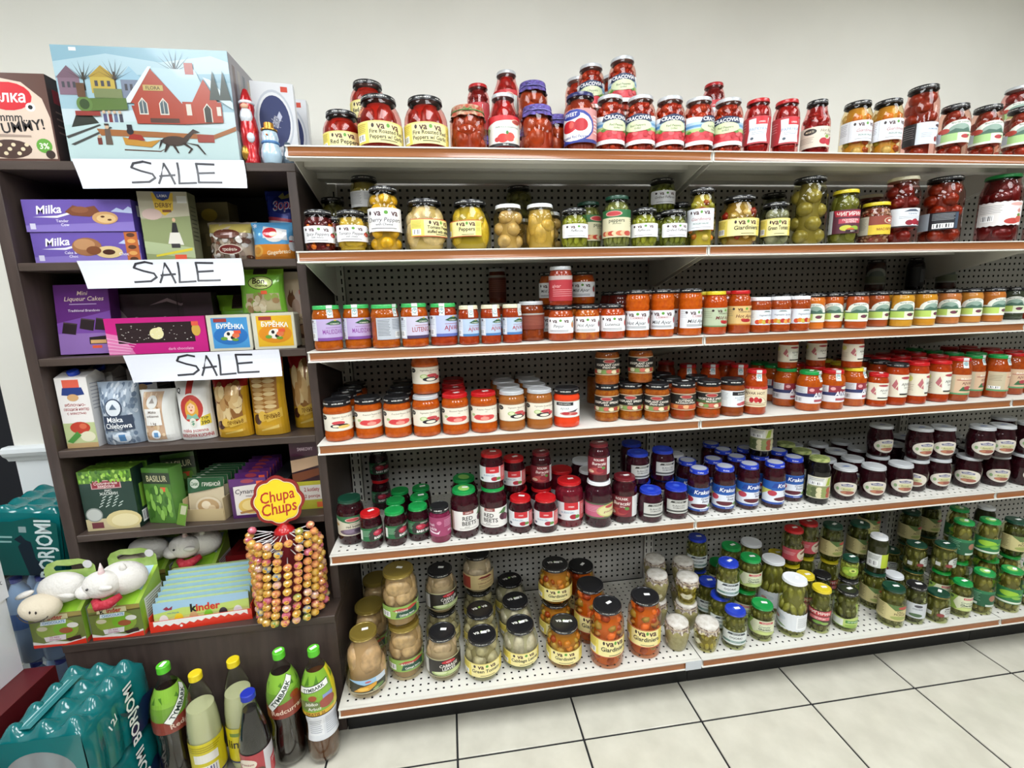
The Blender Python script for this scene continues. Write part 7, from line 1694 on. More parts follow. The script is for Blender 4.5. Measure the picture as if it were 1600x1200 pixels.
bag('candy_bag', 'clear bag of brown and silver wrapped candies, yellow top', 'bag', -0.235, 0.15, BS[1], 0.140, 0.10, 0.118, 'a89a88', slab(-0.44, 0.70, 0.44, 0.94, 'b9a85c', 4) + nuts(46, ['c9c3bc', '5a3a2c', '8d7a6c', 'e0dcd6', '6a4634'], -0.42, 0.42, 0.08, 0.66, 0.06) + [E(-0.02, 0.66, 0.28, 0.12, '5f3426'), E(0.04, 0.28, 0.24, 0.13, 'd9c9b8'), E(0.04, 0.28, 0.22, 0.11, '6e2a28'), T('трюфель', 0.04, 0.28, 0.08, 'e8d8c8', 0.3)], seed=3, lump=0.2)
santab = slab(-0.5, 0.40, 0.5, 1.0, '5aa0d0', 6) + slab(-0.5, 0.0, 0.5, 0.40, 'd8862c', 5) + [P([(-0.2, 0.88), (0.32, 0.78), (0.34, 0.5), (-0.2, 0.56)], 'd8dce0'), E(0.06, 0.62, 0.22, 0.17, 'e8e6e4'), E(-0.04, 0.70, 0.16, 0.14, 'c8303a'), E(0.04, 0.66, 0.09, 0.07, 'd8a888'), E(-0.36, 0.24, 0.14, 0.16, 'e0a84a'), E(-0.36, 0.24, 0.09, 0.1, 'c88a34'), T('Gingerbread', 0.12, 0.20, 0.11, 'f4e6c0', 0.5, 0.15, 0.1), E(0.42, 0.36, 0.07, 0.14, 'e4e8ec'), E(0.42, 0.55, 0.05, 0.08, 'e4e8ec'), R(0.37, 0.46, 0.47, 0.50, 'b02a34'), T('*', -0.4, 0.86, 0.2, 'e8f2fa', 0.1)]
bag('gingerbread_bag', 'blue and orange gingerbread bag with santa picture', 'bag', -0.104, 0.135, BS[1], 0.132, 0.075, 0.112, '6aa6d0', santab, seed=5)
blueb = slab(-0.5, 0, 0.5, 1.0, '2c3c9c', 8) + [E(0.05, 0.62, 0.34, 0.28, '1d2878'), T('Зоря', 0.06, 0.60, 0.26, 'c8d4ee', 0.6, 0.2, 0.15, 0.03), T('Зоря', 0.06, 0.605, 0.23, 'a02c44', 0.54, 0.2, 0.15, 0.01), P([(-0.1, 0.84), (0.0, 0.98), (0.06, 0.86), (0.2, 0.98), (0.18, 0.8), (0.0, 0.76)], 'b8b070'), P([(-0.5, 0.3), (0.5, 0.16), (0.5, 0.08), (-0.5, 0.2)], 'c84a5c'), P([(-0.5, 0.2), (0.5, 0.08), (0.5, 0.02), (-0.5, 0.1)], 'd9dcee')]
bag('candy_bag', 'dark blue candy bag with red lettering above the gingerbread bag', 'bag', -0.100, 0.235, BS[1], 0.115, 0.10, 0.228, '2c3c9c', [tuple([q[0]] + ([[(a, 0.48 + b*0.5) for a, b in q[1]]] if q[0] == 'p' else [q[1], q[2], 0.48 + q[3]*0.5, q[4]*0.5]) + list(q[2:] if q[0] == 'p' else q[5:])) for q in FLAT(blueb)], seed=6)

# --- shelf two
cakes = [R(-0.5, 0, 0.5, 1, '5d2a74'), R(-0.5, 0, 0.5, 0.45, '8a68a8'), P([(-0.5, 0.45), (0.5, 0.62), (0.5, 0.3), (-0.5, 0.3)], '74489a'), T('Mini', 0.02, 0.88, 0.06, 'd9c4b4', 0.4, 0.25, 0, 0.004), T('Liqueur Cakes', 0.04, 0.80, 0.065, 'd9c4b4', 0.74, 0.25, 0, 0.006), T('Traditional Brandevin', 0.02, 0.63, 0.035, 'd6c6dc', 0.66, 0.1)] + LN(-0.24, 0.26, (0.72,), 'b49cc4', 0.012, False)
for cx, cy, r in ((-0.28, 0.38, 0), (0.05, 0.43, 0.1), (0.33, 0.43, -0.1)): cakes += [P([(cx-0.15, cy-0.07+r*0.1), (cx+0.10, cy-0.10), (cx+0.15, cy+0.06), (cx-0.1, cy+0.09)], '2a2024'), P([(cx-0.1, cy+0.09), (cx+0.15, cy+0.06), (cx+0.13, cy+0.045), (cx-0.1, cy+0.07)], '4a3c40')]
cakes += [P([(0.06, 0.14), (0.38, 0.14), (0.40, 0.26), (0.06, 0.24)], '2a2024'), R(0.08, 0.15, 0.37, 0.20, 'c9a06a'), R(0.10, 0.08, 0.28, 0.12, 'd8583c')]
carton('cake_box', 'upright violet box of mini liqueur cakes, leaning back', 'box', -0.668, 0.150, BS[2], 0.146, 0.045, 0.205, '5d2a74', cakes, None, tilt=0.10)
scar = [R(-0.5, 0, 0.5, 1, '3f3338'), T('Scarlet', -0.08, 0.45, 0.34, 'b9aeb0', 0.5, 0.0, 0, 0.01), P([(-0.14, 0.80), (0.05, 0.92), (0.18, 0.82), (0.3, 0.88), (0.18, 0.78), (0.04, 0.86)], 'a89ca0'), R(0.14, 0, 0.15, 1, '2e2428'), R(0.2, 0, 0.5, 1, '4a3a42'), P([(-0.5, 0.9), (-0.38, 0.6), (-0.5, 0.2)], '8a7c82')]
carton('chocolate_box', 'dark plum chocolate box behind the pink window box', 'box', -0.475, 0.215, BS[2], 0.285, 0.05, 0.178, '3f3338', scar, None)
pink = [R(-0.5, 0, 0.5, 1, 'c2267e'), P([(-0.5, 0), (-0.24, 0), (-0.34, 0.5), (-0.5, 0.6)], 'd97aac'), R(-0.39, 0.30, 0.38, 0.86, '2e2224'), E(0.0, 0.55, 0.07, 0.16, 'e0d8a4'), E(0.03, 0.66, 0.03, 0.07, 'e0d8a4'), E(0.40, 0.62, 0.045, 0.17, 'c9a24a'), R(0.36, 0.74, 0.43, 0.86, 'e0604c'), T('dark chocolate', 0.22, 0.12, 0.08, 'e8a8cc', 0.34)] + nuts(40, ['e8e4dc'], -0.36, 0.34, 0.36, 0.80, 0.007, 9)
for k in range(5): pink.append(P([(-0.5, 0.05+0.1*k), (-0.3+0.02*k, 0.02+0.06*k), (-0.3+0.02*k, 0.035+0.06*k), (-0.5, 0.07+0.1*k)], 'eab8d4'))
carton('chocolate_box', 'pink box with window over a dark chocolate bar', 'box', -0.4565, 0.125, BS[2], 0.275, 0.03, 0.107, 'c2267e', pink, [R(-0.5, 0, 0.5, 1, 'a81e6c')])
def bur(c1, c2):
    return [R(-0.5, 0, 0.5, 1, 'cfccb8'), R(-0.40, 0.07, 0.44, 0.92, c1), E(0.02, 0.42, 0.40, 0.26, c2), R(-0.34, 0.80, -0.04, 0.90, '9c3c3c'), T('БУРЁНКА', 0.03, 0.68, 0.13, 'f2f2ec', 0.64, 0.0, -0.05, 0.03), E(0.02, 0.42, 0.16, 0.14, 'e8e4da'), E(-0.03, 0.47, 0.04, 0.05, '2c2a2c'), E(0.06, 0.36, 0.05, 0.05, '2c2a2c'), E(0.14, 0.42, 0.09, 0.07, 'd8744c'), E(-0.14, 0.34, 0.08, 0.05, '6a9a3c'), E(0.12, 0.30, 0.08, 0.04, '6a9a3c'), R(0.1, 0.47, 0.26, 0.56, 'e0583c')]
carton('wafer_packet', 'square wafer packet with light blue cow label', 'packet', -0.2515, 0.12, BS[2], 0.122, 0.06, 0.108, 'cfccb8', bur('4a94cc', '2f6fb4'), None, bevel=0.006, group='wafer packets')
carton('wafer_packet', 'square wafer packet with orange cow label', 'packet', -0.1235, 0.12, BS[2], 0.122, 0.06, 0.110, 'cfccb8', bur('e0b02c', 'd88a24'), None, bevel=0.006, group='wafer packets')
bon = slab(-0.5, 0.86, 0.5, 1.0, '86bf2c', 2) + slab(-0.5, 0, 0.5, 0.86, '78b43a', 8) + slab(-0.34, 0.04, 0.40, 0.44, 'b4a884', 5) + nuts(22, ['c9b898', '9a7a54', 'd8ccb0', '8aa04c'], -0.3, 0.36, 0.06, 0.40, 0.07, 4) + slab(-0.14, 0.88, 0.16, 1.0, '33261f', 2) + [E(0.02, 0.68, 0.28, 0.155, '3a2c22'), E(0.02, 0.68, 0.26, 0.14, 'c3d27c'), T('Bon', -0.02, 0.73, 0.13, '3a2c22', 0.34, 0.1, 0, 0.03), T('chance', 0.04, 0.63, 0.075, '3a2c22', 0.3, 0.1, 0, 0.01), R(0.02, 0.42, 0.16, 0.50, 'e0603c')]
bag('candy_bag', 'green candy bag with round cream badge standing on wafer packets', 'bag', -0.155, 0.135, BS[2]+0.1105, 0.132, 0.045, 0.130, '7ab83a', bon, seed=7)
bag('candy_bag', 'green candy bag lying flat behind the blue wafer packet', 'bag', -0.262, 0.215, BS[2]+0.002, 0.13, 0.06, 0.165, '7ab83a', slab(-0.5, 0.70, 0.5, 1.0, '86c02c', 4) + slab(-0.12, 0.74, 0.14, 1.0, '33261f', 3), seed=8)
squ = [R(-0.5, 0, 0.5, 1, 'cdb898'), R(-0.5, 0.9, 0.5, 1, 'c3b49c'), E(0.16, 0.60, 0.26, 0.17, 'c9b4a8'), E(-0.2, 0.62, 0.16, 0.10, '7a4e34'), P([(-0.3, 0.68), (-0.24, 0.77), (-0.2, 0.70), (-0.12, 0.77), (-0.1, 0.68)], '6e4630'), E(-0.05, 0.52, 0.16, 0.12, 'b89a88'), R(0.12, 0.70, 0.36, 0.76, 'e0583c'), T('Белочка', 0.0, 0.38, 0.075, '6a5038', 0.78, 0.2, 0, 0.004), E(0.1, 0.2, 0.28, 0.10, '5a3a2a'), E(0.18, 0.22, 0.2, 0.07, 'a07a5a'), E(-0.22, 0.12, 0.18, 0.06, 'a8814c')]
carton('chocolate_box', 'tall beige chocolate pack with squirrel tail beside shelf wall', 'box', -0.0715, 0.20, BS[2], 0.078, 0.03, 0.235, 'cdb898', squ, None)

# --- shelf three
def juice_art(): return [R(-0.5, 0, 0.5, 1, 'e3dfdc'), R(-0.28, 0.82, 0.24, 0.97, 'd8604c'), P([(-0.36, 0.76), (-0.3, 0.86), (0.3, 0.86), (0.36, 0.76), (0.0, 0.74)], '2c3f7c'), E(-0.02, 0.72, 0.18, 0.05, 'c8a070'), T('яблочно-', 0.0, 0.62, 0.045, 'a84a4c', 0.66), T('овощной нектар', 0.02, 0.56, 0.045, 'a84a4c', 0.8), T('с мякотью', 0.0, 0.50, 0.04, 'a84a4c', 0.6), R(-0.5, 0, 0.5, 0.36, 'b4bf8c'), R(-0.5, 0.0, 0.5, 0.07, 'b89a6c'), E(0.02, 0.29, 0.32, 0.085, 'b8402f'), E(0.12, 0.31, 0.12, 0.04, 'd06a4c'), E(0.22, 0.16, 0.24, 0.075, 'd8d4b8'), P([(-0.46, 0.10), (-0.1, 0.24), (0.02, 0.18), (-0.3, 0.07)], '4a8a3c')]
def juice(lab, x, y, rz=0.0):
    t = carton('juice_carton', lab, 'carton', x, y, BS[3], 0.085, 0.075, 0.215, 'd9d5d2', juice_art(), [R(-0.5, 0, 0.5, 1, 'd3d0ce')] + LN(-0.4, 0.4, [0.9-0.05*k for k in range(8)], '9a9aa0', 0.014), rz=rz, group='juice cartons')
    bm = bmesh.new(); v = [bm.verts.new(q) for q in ((-0.0425, 0, 0.2152), (0.0425, 0, 0.2152), (0.0425, 0.075, 0.2152), (-0.0425, 0.075, 0.2152), (-0.0425, 0.045, 0.232), (0.0425, 0.045, 0.232))]
    for f in ((0, 1, 5, 4), (2, 3, 4, 5), (1, 2, 5), (3, 0, 4)): bm.faces.new([v[i] for i in f])
    link('folded_top', to_mesh(bm, 'folded_top', mat('card_d9d5d2', 'd9d5d2', 0.42)), t)
    link('cap', lathe_mesh('cap', [(0, 0), (0.014, 0), (0.015, 0.002), (0.015, 0.012), (0.013, 0.014), (0, 0.0142)], mat('blue_cap', '1c3fb0', 0.35), 18), t, (0.0, 0.02, 0.222), (0.45, 0, 0))
juice('white juice carton with red apple at the front, blue cap', -0.7075, 0.118)
juice('juice carton standing second behind the front carton', -0.700, 0.215)
juice('juice carton farthest back behind the flour bags', -0.602, 0.262)
mk = slab(-0.5, 0, 0.5, 1, '96a4b4', 8) + nuts(150, ['c8d0d8', '6f7f92', 'aab6c4', '5f7086'], -0.46, 0.46, 0.03, 0.97, 0.035, 5) + [E(0.0, 0.60, 0.22, 0.15, '2c3a50'), E(0, 0.60, 0.19, 0.13, 'd4dae0'), P([(-0.1, 0.58), (0, 0.67), (0.1, 0.58)], '5a6a7c'), R(-0.32, 0.24, 0.40, 0.48, '333f54'), T('Mąka', 0.0, 0.42, 0.085, 'eef0f2', 0.4, 0, 0, 0.012), T('Chlebowa', 0.05, 0.32, 0.085, 'eef0f2', 0.62, 0, 0, 0.012), T('typ 750', 0.05, 0.26, 0.03, 'c8d0d8', 0.2), E(0.1, 0.12, 0.2, 0.09, 'cfd8e2'), R(0.02, 0.06, 0.18, 0.17, '4a7aa8')]
bag('flour_bag', 'blue-grey bread flour bag with dark name band', 'flour', -0.6055, 0.118, BS[3], 0.112, 0.075, 0.192, '96a4b4', mk, seed=11, rough=0.45)
mg = slab(-0.5, 0, 0.5, 1, 'dcdcd8', 6) + slab(-0.36, 0.05, 0.22, 0.96, 'c2a184', 8) + nuts(60, ['d8c0a0', 'a8825c', 'c8a880'], -0.34, 0.2, 0.08, 0.92, 0.035, 6) + slab(-0.30, 0.34, 0.18, 0.66, 'e6e4e0', 4) + [T('Mąka', -0.06, 0.60, 0.05, '6a5a50', 0.24, 0.2), T('orkiszowa', -0.06, 0.52, 0.05, '6a5a50', 0.36, 0.2), T('1 kg', -0.06, 0.38, 0.05, '6a5a50', 0.16), E(-0.06, 0.78, 0.16, 0.12, 'd4d2cc'), P([(-0.14, 0.76), (-0.06, 0.86), (0.02, 0.76)], '8a8078'), E(-0.04, 0.16, 0.13, 0.09, 'dfe6ee'), R(-0.1, 0.11, 0.02, 0.2, '5a8ab8')]
bag('flour_bag', 'white spelt flour bag with grain picture band', 'flour', -0.4955, 0.118, BS[3], 0.100, 0.07, 0.162, 'dcdcd8', mg, seed=12, rough=0.5)
mq = slab(-0.5, 0, 0.5, 1, 'e4e3e0', 8) + slab(-0.12, 0.74, 0.06, 1.0, 'c03a34', 3) + [T('IQ', -0.36, 0.83, 0.08, '2a2a2a', 0.16, 0, 0, 0.03), E(0.02, 0.53, 0.36, 0.25, 'e9e2da', 24), E(0.02, 0.53, 0.32, 0.225, 'b83a34', 24), E(0.03, 0.50, 0.19, 0.17, 'd8a03c', 18), E(0.03, 0.55, 0.115, 0.10, 'ecc4a4', 16), P([(-0.08, 0.62), (0.03, 0.69), (0.14, 0.62), (0.15, 0.58), (0.03, 0.63), (-0.09, 0.57)], 'd8a03c'), P([(-0.16, 0.36), (0.22, 0.36), (0.15, 0.45), (0.03, 0.41), (-0.1, 0.45)], '7fae9a'), E(-0.01, 0.56, 0.014, 0.01, '4a3a34'), E(0.075, 0.56, 0.014, 0.01, '4a3a34'), E(0.03, 0.505, 0.035, 0.012, 'c0392b'), E(0.03, 0.30, 0.1, 0.08, 'd9d8cc'), T('$', 0.03, 0.30, 0.07, '4a8a6a', 0.1, 0, 0, 0.02), P([(0.22, 0.24), (0.46, 0.26), (0.46, 0.42), (0.24, 0.38)], 'e0c83c'), T('TYP', 0.34, 0.36, 0.05, '2a2a22', 0.16, 0, 0, 0.02), T('390', 0.34, 0.29, 0.06, '2a2a22', 0.18, 0, 0, 0.02), T('mąka pszenna', 0.03, 0.17, 0.06, 'a83434', 0.7, 0, 0, 0.01), T('KRÓLOWA KUCHNI', 0.03, 0.08, 0.06, 'b02a2e', 0.86, 0, 0, 0.02)]
bag('flour_bag', 'white wheat flour bag with woman in red oval', 'flour', -0.3925, 0.118, BS[3], 0.102, 0.07, 0.190, 'e4e3e0', mq, seed=13, rough=0.5)
def cook(seed, stack):
    it = slab(-0.5, 0.82, 0.5, 1.0, 'a01c1c', 3) + slab(-0.5, 0.0, 0.5, 0.82, 'c89a24', 8) + slab(-0.42, 0.30, 0.36, 0.82, '9a6a34', 7)
    if stack: it += [E(x, y, 0.17, 0.026, ['d8bd8a', 'b8925c', 'caa872'][k % 3]) for k, (x, y) in enumerate([(xx, 0.33+0.055*i) for i in range(9) for xx in (-0.2, 0.14)])]
    else: it += nuts(26, ['d2b07a', 'b88f5a', '8d5f34', 'e0c694'], -0.32, 0.3, 0.36, 0.8, 0.12, seed)
    return it + [E(-0.28, 0.22, 0.12, 0.07, '4a2a1c'), E(-0.12, 0.26, 0.12, 0.07, 'd8b04c'), P([(-0.1, 0.28), (0.42, 0.36), (0.42, 0.24), (0.0, 0.18)], 'd8b24a'), T('печенье', 0.14, 0.27, 0.08, '6a4212', 0.44, 0.2, 0.12), P([(-0.2, 0.08), (0.3, 0.14), (0.3, 0.10), (-0.2, 0.06)], 'e0c060')]
bag('cookie_bag', 'yellow and red cookie bag next to the flour', 'bag', -0.2835, 0.118, BS[3], 0.104, 0.07, 0.196, 'c08f22', cook(21, False), seed=14, group='cookie bags')
bag('cookie_bag', 'tall yellow cookie bag showing stacked cookies', 'bag', -0.1745, 0.118, BS[3], 0.106, 0.07, 0.245, 'c08f22', cook(22, True), seed=15, group='cookie bags')
bag('cookie_bag', 'red topped cookie bag against the shelf wall, farther back', 'bag', -0.081, 0.185, BS[3], 0.088, 0.07, 0.245, 'b0781c', cook(23, False), seed=16, group='cookie bags')
# --- shelf four
rice = [R(-0.5, 0, 0.5, 1, '1f3a30'), R(-0.5, 0.80, 0.5, 1, '5f8a2c'), P([(-0.28, 0.70), (-0.28, 0.84), (0.28, 0.84), (0.28, 0.70)], 'c9a0a0'), P([(-0.26, 0.715), (-0.26, 0.825), (0.26, 0.825), (0.26, 0.715)], '8d2a38'), T('Солнечные', 0.0, 0.79, 0.045, 'f0dcd8', 0.46, 0.1), T('закрома', 0.0, 0.745, 0.045, 'f0dcd8', 0.4, 0.1), T('РИС', 0.02, 0.665, 0.035, 'dfe4dc', 0.14), T('ЖАСМИН', 0.02, 0.615, 0.05, 'dfe4dc', 0.34, 0, 0, 0.01), R(-0.5, 0.0, 0.5, 0.20, 'c2b48c'), E(0.22, 0.16, 0.34, 0.16, 'cfc08a'), E(0.24, 0.15, 0.26, 0.11, 'ded2a4'), E(-0.32, 0.27, 0.16, 0.12, '8a8f8a'), E(-0.32, 0.27, 0.14, 0.10, 'b9bdb8'), R(-0.4, 0.04, -0.18, 0.14, '6a2a34')]
for k in range(14): rice.append(P([(0.0 + 0.03*k - 0.2, 0.40 + 0.05*((k*5) % 4)), (0.03*k - 0.13, 0.43 + 0.05*((k*5) % 4)), (0.03*k - 0.12, 0.42 + 0.05*((k*5) % 4)), (0.03*k - 0.2, 0.385 + 0.05*((k*5) % 4))], 'c8d4cc'))
rice += nuts(70, ['8abf3c', '4a7a24', 'a8cf5c', '35601c'], -0.48, 0.48, 0.82, 0.985, 0.025, 8)
riceside = [R(-0.5, 0, 0.5, 1, '1a3028'), R(-0.1, 0.3, 0.4, 0.7, '7aa83c'), BAR(-0.2, 0.05, 0.3, 0.25)]
t = carton('rice_box', 'dark green jasmine rice box with leafy top edge', 'box', -0.668, 0.118, BS[4], 0.150, 0.06, 0.195, '1f3a30', rice, riceside, [R(-0.5, -0, 0.5, 1, '5f8a2c')] + nuts(50, ['8abf3c', '4a7a24', 'a8cf5c'], -0.47, 0.47, 0.05, 0.95, 0.03, 9), group='rice boxes')
carton('rice_box', 'rice box standing second, behind the front rice box', 'box', -0.665, 0.195, BS[4], 0.150, 0.06, 0.195, '1f3a30', rice, None, [R(-0.5, -0, 0.5, 1, '5f8a2c')] + nuts(50, ['8abf3c', '4a7a24', 'a8cf5c'], -0.47, 0.47, 0.05, 0.95, 0.03, 10), group='rice boxes')
bas = [R(-0.5, 0, 0.5, 1, '4c7a30'), R(-0.5, 0.72, 0.5, 0.92, '2f3d2a'), T('BASILUR', 0.02, 0.82, 0.11, 'c9c49a', 0.74), R(0.1, 0.58, 0.32, 0.66, 'e0603c')] + nuts(40, ['6fa03c', '3a6424', '8aba54'], -0.43, 0.43, 0.14, 0.62, 0.07, 12)
carton('tea_box', 'leaf green tea box with dark name band, front one', 'box', -0.535, 0.135, BS[4], 0.095, 0.05, 0.185, '4c7a30', bas, [R(-0.5, 0, 0.5, 1, '5f8f44')], rz=-0.25, group='green tea boxes')
carton('tea_box', 'green tea box turned sideways behind the front tea box', 'box', -0.520, 0.235, BS[4], 0.095, 0.05, 0.20, '4c7a30', bas, [R(-0.5, 0, 0.5, 1, '5f8f44')], rz=0.3, group='green tea boxes')
# soup sachets leaning in a display tray
tr = thing('sachet_tray', 'beige card tray holding leaning soup sachets', 'tray', (-0.404, 0.125, BS[4]+0.0006), -0.12)
bm = bmesh.new()
add_box(bm, -0.062, 0, 0, 0.062, 0.17, 0.002); add_box(bm, -0.062, -0.002, 0, 0.062, 0, 0.040); add_box(bm, 0.062, 0, 0, 0.064, 0.17, 0.075); add_box(bm, -0.064, 0, 0, -0.062, 0.17, 0.075)
link('tray_shell', to_mesh(bm, 'tray_shell', mat('card_b5a27a', 'b5a27a', 0.5)), tr)
soup = [R(-0.5, 0, 0.5, 1, 'c9b99a'), P([(-0.5, 0.62), (0.5, 0.78), (0.5, 1), (-0.5, 1)], '2f5a3a'), E(-0.30, 0.86, 0.13, 0.11, 'd0d8c8'), T('Смак', -0.3, 0.86, 0.09, '2f6a3c', 0.2, 0.1), T('ГРИБНОЙ', 0.16, 0.84, 0.09, 'e8e8d8', 0.5), E(0.05, 0.30, 0.36, 0.24, 'd9cbb0'), E(0.05, 0.30, 0.30, 0.19, 'b99a70'), E(0.0, 0.34, 0.13, 0.1, 'e6d6b8'), E(0.16, 0.26, 0.1, 0.08, 'd8c09a'), R(0.24, 0.10, 0.42, 0.22, 'e0603c')]
soup_me = art_mesh('sachet', soup, 0.115, 0.135, lambda x, y, k: (x*0.115, -k*2 - 0.004*math.sin(PI*y)*math.cos(PI*x), y*0.135), FOIL_PRINT, 0.1)
soup_back = box_mesh('sachet_back', (0.115, 0.0012, 0.135), mat('foil_sachet', 'b8b2a2', 0.35, 0.3))
for k in range(7):
    s = thing('soup_sachet', ['mushroom soup sachet at the front of the leaning row', 'soup sachet second in the leaning row', 'soup sachet third in the leaning row', 'soup sachet fourth in the leaning row', 'soup sachet fifth in the leaning row', 'soup sachet sixth in the leaning row', 'soup sachet hindmost in the leaning row'][k], 'sachet', (-0.402 + 0.0025*k, 0.136 + 0.0225*k, BS[4]+0.0035), 0, 'leaning soup sachets', (-0.12, 0, -0.12))
    link('sachet_front', soup_me, s); link('sachet_back', soup_back, s, (0, 0.0018, 0))
s = thing('soup_sachet', 'green sachet slipped sideways at the tray corner', 'sachet', (-0.466, 0.105, BS[4]+0.0006), 0, None, (-0.2, 0.0, -0.5))
link('sachet_front', art_mesh('sachet', [P([(-0.5, 0), (0.3, 0), (0.5, 1), (-0.3, 1)], '6f9a3c'), P([(-0.2, 0.5), (0.3, 0.5), (0.4, 0.9), (-0.1, 0.9)], 'c9cba8')], 0.05, 0.07, lambda x, y, k: (x*0.05, -k*2, y*0.07), FOIL_PRINT), s); link('sachet_back', box_mesh('sachet_back', (0.03, 0.001, 0.06), mat('foil_sachet')), s, (0, 0.0014, 0))
# cinnamon tray
ct = thing('spice_tray', 'purple display tray of cinnamon sachets', 'tray', (-0.262, 0.122, BS[4]+0.0006))
bm = bmesh.new(); add_box(bm, -0.056, 0, 0, 0.056, 0.20, 0.002); add_box(bm, 0.054, 0, 0.002, 0.056, 0.20, 0.10); add_box(bm, -0.056, 0, 0.002, -0.054, 0.20, 0.10)
link('tray_shell', to_mesh(bm, 'tray_shell', mat('card_4a2058', '4a2058', 0.4)), ct)
cyn = [R(-0.5, 0, 0.5, 1, '4a2058'), P([(-0.40, 0.08), (0.40, 0.08), (0.40, 0.86), (-0.40, 0.80)], 'd9d2cc'), P([(-0.5, 0.80), (0.5, 0.86), (0.5, 1), (-0.5, 1)], '5a2a6c'), E(0.0, 0.93, 0.18, 0.05, '9c3c4c'), R(0.24, 0.80, 0.42, 0.92, 'e8603c'), T('Cynamon', 0.0, 0.68, 0.12, '2c2430', 0.72, 0.2, 0, 0.008), T('mielony', 0.05, 0.56, 0.05, '6a5a60', 0.3, 0.2), E(0.02, 0.30, 0.34, 0.20, 'd8b45c'), E(0.0, 0.32, 0.22, 0.13, 'e2c880'), P([(-0.3, 0.16), (0.3, 0.24), (0.32, 0.18), (-0.28, 0.11)], 'a8783c')]
plane_art('tray_front', cyn, 0.112, 0.135, GLOSSY_PRINT, ct, (0, 0, 0))
cyn_s = art_mesh('sachet', cyn, 0.100, 0.14, lambda x, y, k: (x*0.10, -k*2, y*0.14), FOIL_PRINT)
for k in range(6):
    s = thing('spice_sachet', 'cinnamon sachet, %s behind the purple tray front' % ORD[k], 'sachet', (-0.262, 0.142 + 0.029*k, BS[4]+0.0035+0.002*k), 0, 'cinnamon sachets', (-0.10, 0, 0))
    link('sachet_front', cyn_s, s); link('sachet_back', box_mesh('sachet_back', (0.098, 0.001, 0.138), mat('foil_sachet')), s, (0, 0.0016, 0))
carton('spice_tray', 'black open tray behind the lollipop sign', 'tray', -0.170, 0.135, BS[4], 0.058, 0.19, 0.12, '1c1d20', [R(-0.5, 0, 0.5, 1, '1c1d20'), T('HARMONY', 0.0, 0.16, 0.09, 'b9bdbc', 0.8), R(-0.5, 0.95, 0.5, 1, '3a3c40')], None)
gr = [R(-0.5, 0, 0.5, 1, '3c2a30'), R(-0.5, 0.80, 0.5, 1, '4a2038'), P([(-0.5, 0.56), (0.5, 0.66), (0.5, 0.80), (-0.5, 0.74)], 'c8a888'), P([(-0.5, 0.40), (0.5, 0.52), (0.5, 0.62), (-0.5, 0.54)], '7a4a34'), R(-0.5, 0, 0.5, 0.42, 'b9b43c'), R(-0.3, 0.14, 0.5, 0.36, 'd8d2c8'), T('2 kotlety', 0.08, 0.30, 0.06, 'a02c34', 0.5), T('2 porcje', 0.08, 0.2, 0.05, 'a02c34', 0.5), R(0.2, 0.02, 0.44, 0.10, 'e8703c'), T('SMAKOWY', 0, 0.9, 0.05, 'd8c0cc', 0.5)]
carton('grocery_pack', 'dark and yellow grocery packs stacked beside the shelf wall', 'box', -0.083, 0.15, BS[4], 0.098, 0.12, 0.235, '3c2a30', gr, None)

# --- SALE sheets taped over the shelf edges
m_paper = mat('white_paper', 'e9eaf0', 0.6)
def sale(lab, x0, x1, ztop, h, y=0.0855, slant=0.02, tilt=0.0):
    w = x1-x0; cx = (x0+x1)/2
    t = thing('sale_sign', lab, 'sign', (cx, y, ztop-h), 0, 'paper sale signs')
    def f(x, y_, k):
        xs = x*w + (slant*(1-y_) if x < 0 else slant*0.35*(1-y_)) ; 
        curl = 0.012*(1-y_)**2*(1.0 + 0.8*math.sin(3*x+1))
        return (xs, -0.002 - curl - k, y_*h + tilt*x*w)
    it = [R(-0.5, k/6, 0.5, (k+1)/6, 'd3d5de') for k in range(6)]
    n = len(it)
    link('sheet', art_mesh('sheet', it, w, h, f, PRINT, 0.08, 0.0), t)
    L = 'SALE'; k_ = '23232a'
    def stroke(pts, wd=0.0056):
        o = []
        for a, b in zip(pts, pts[1:]):
            dx, dy = (b[0]-a[0])*w, (b[1]-a[1])*h; d = math.hypot(dx, dy) or 1; nx, ny = -dy/d*wd/2, dx/d*wd/2
            ex, ey = dx/d*wd*0.3/w, dy/d*wd*0.3/h
            m_ = 3
            for q in range(m_):
                p0 = (a[0]-ex+(b[0]-a[0]+2*ex)*q/m_, a[1]-ey+(b[1]-a[1]+2*ey)*q/m_); p1 = (a[0]-ex+(b[0]-a[0]+2*ex)*(q+1)/m_, a[1]-ey+(b[1]-a[1]+2*ey)*(q+1)/m_)
                o.append(P([(p0[0]+nx/w, p0[1]+ny/h), (p0[0]-nx/w, p0[1]-ny/h), (p1[0]-nx/w, p1[1]-ny/h), (p1[0]+nx/w, p1[1]+ny/h)], k_))
        return o
    s = [(-0.06, 0.86), (-0.10, 0.92), (-0.16, 0.86), (-0.18, 0.72), (-0.13, 0.60), (-0.07, 0.50), (-0.06, 0.36), (-0.10, 0.22), (-0.2, 0.20)]
    a1 = [(-0.045, 0.16), (0.02, 0.86), (0.075, 0.14)]; a2 = [(-0.03, 0.42), (0.075, 0.46)]
    l = [(0.10, 0.88), (0.10, 0.16), (0.20, 0.18)]; e1 = [(0.315, 0.84), (0.21, 0.86), (0.215, 0.20), (0.35, 0.20)]; e2 = [(0.215, 0.53), (0.31, 0.55)]
    st = [q for pts in (s, a1, a2, l, e1, e2) for q in stroke(pts)]
    link('lettering', art_mesh('lettering', st, w, h, lambda x, y_, k: tuple(Vector(f(x, y_, 0.0006))), PRINT, None, 0.0), t)
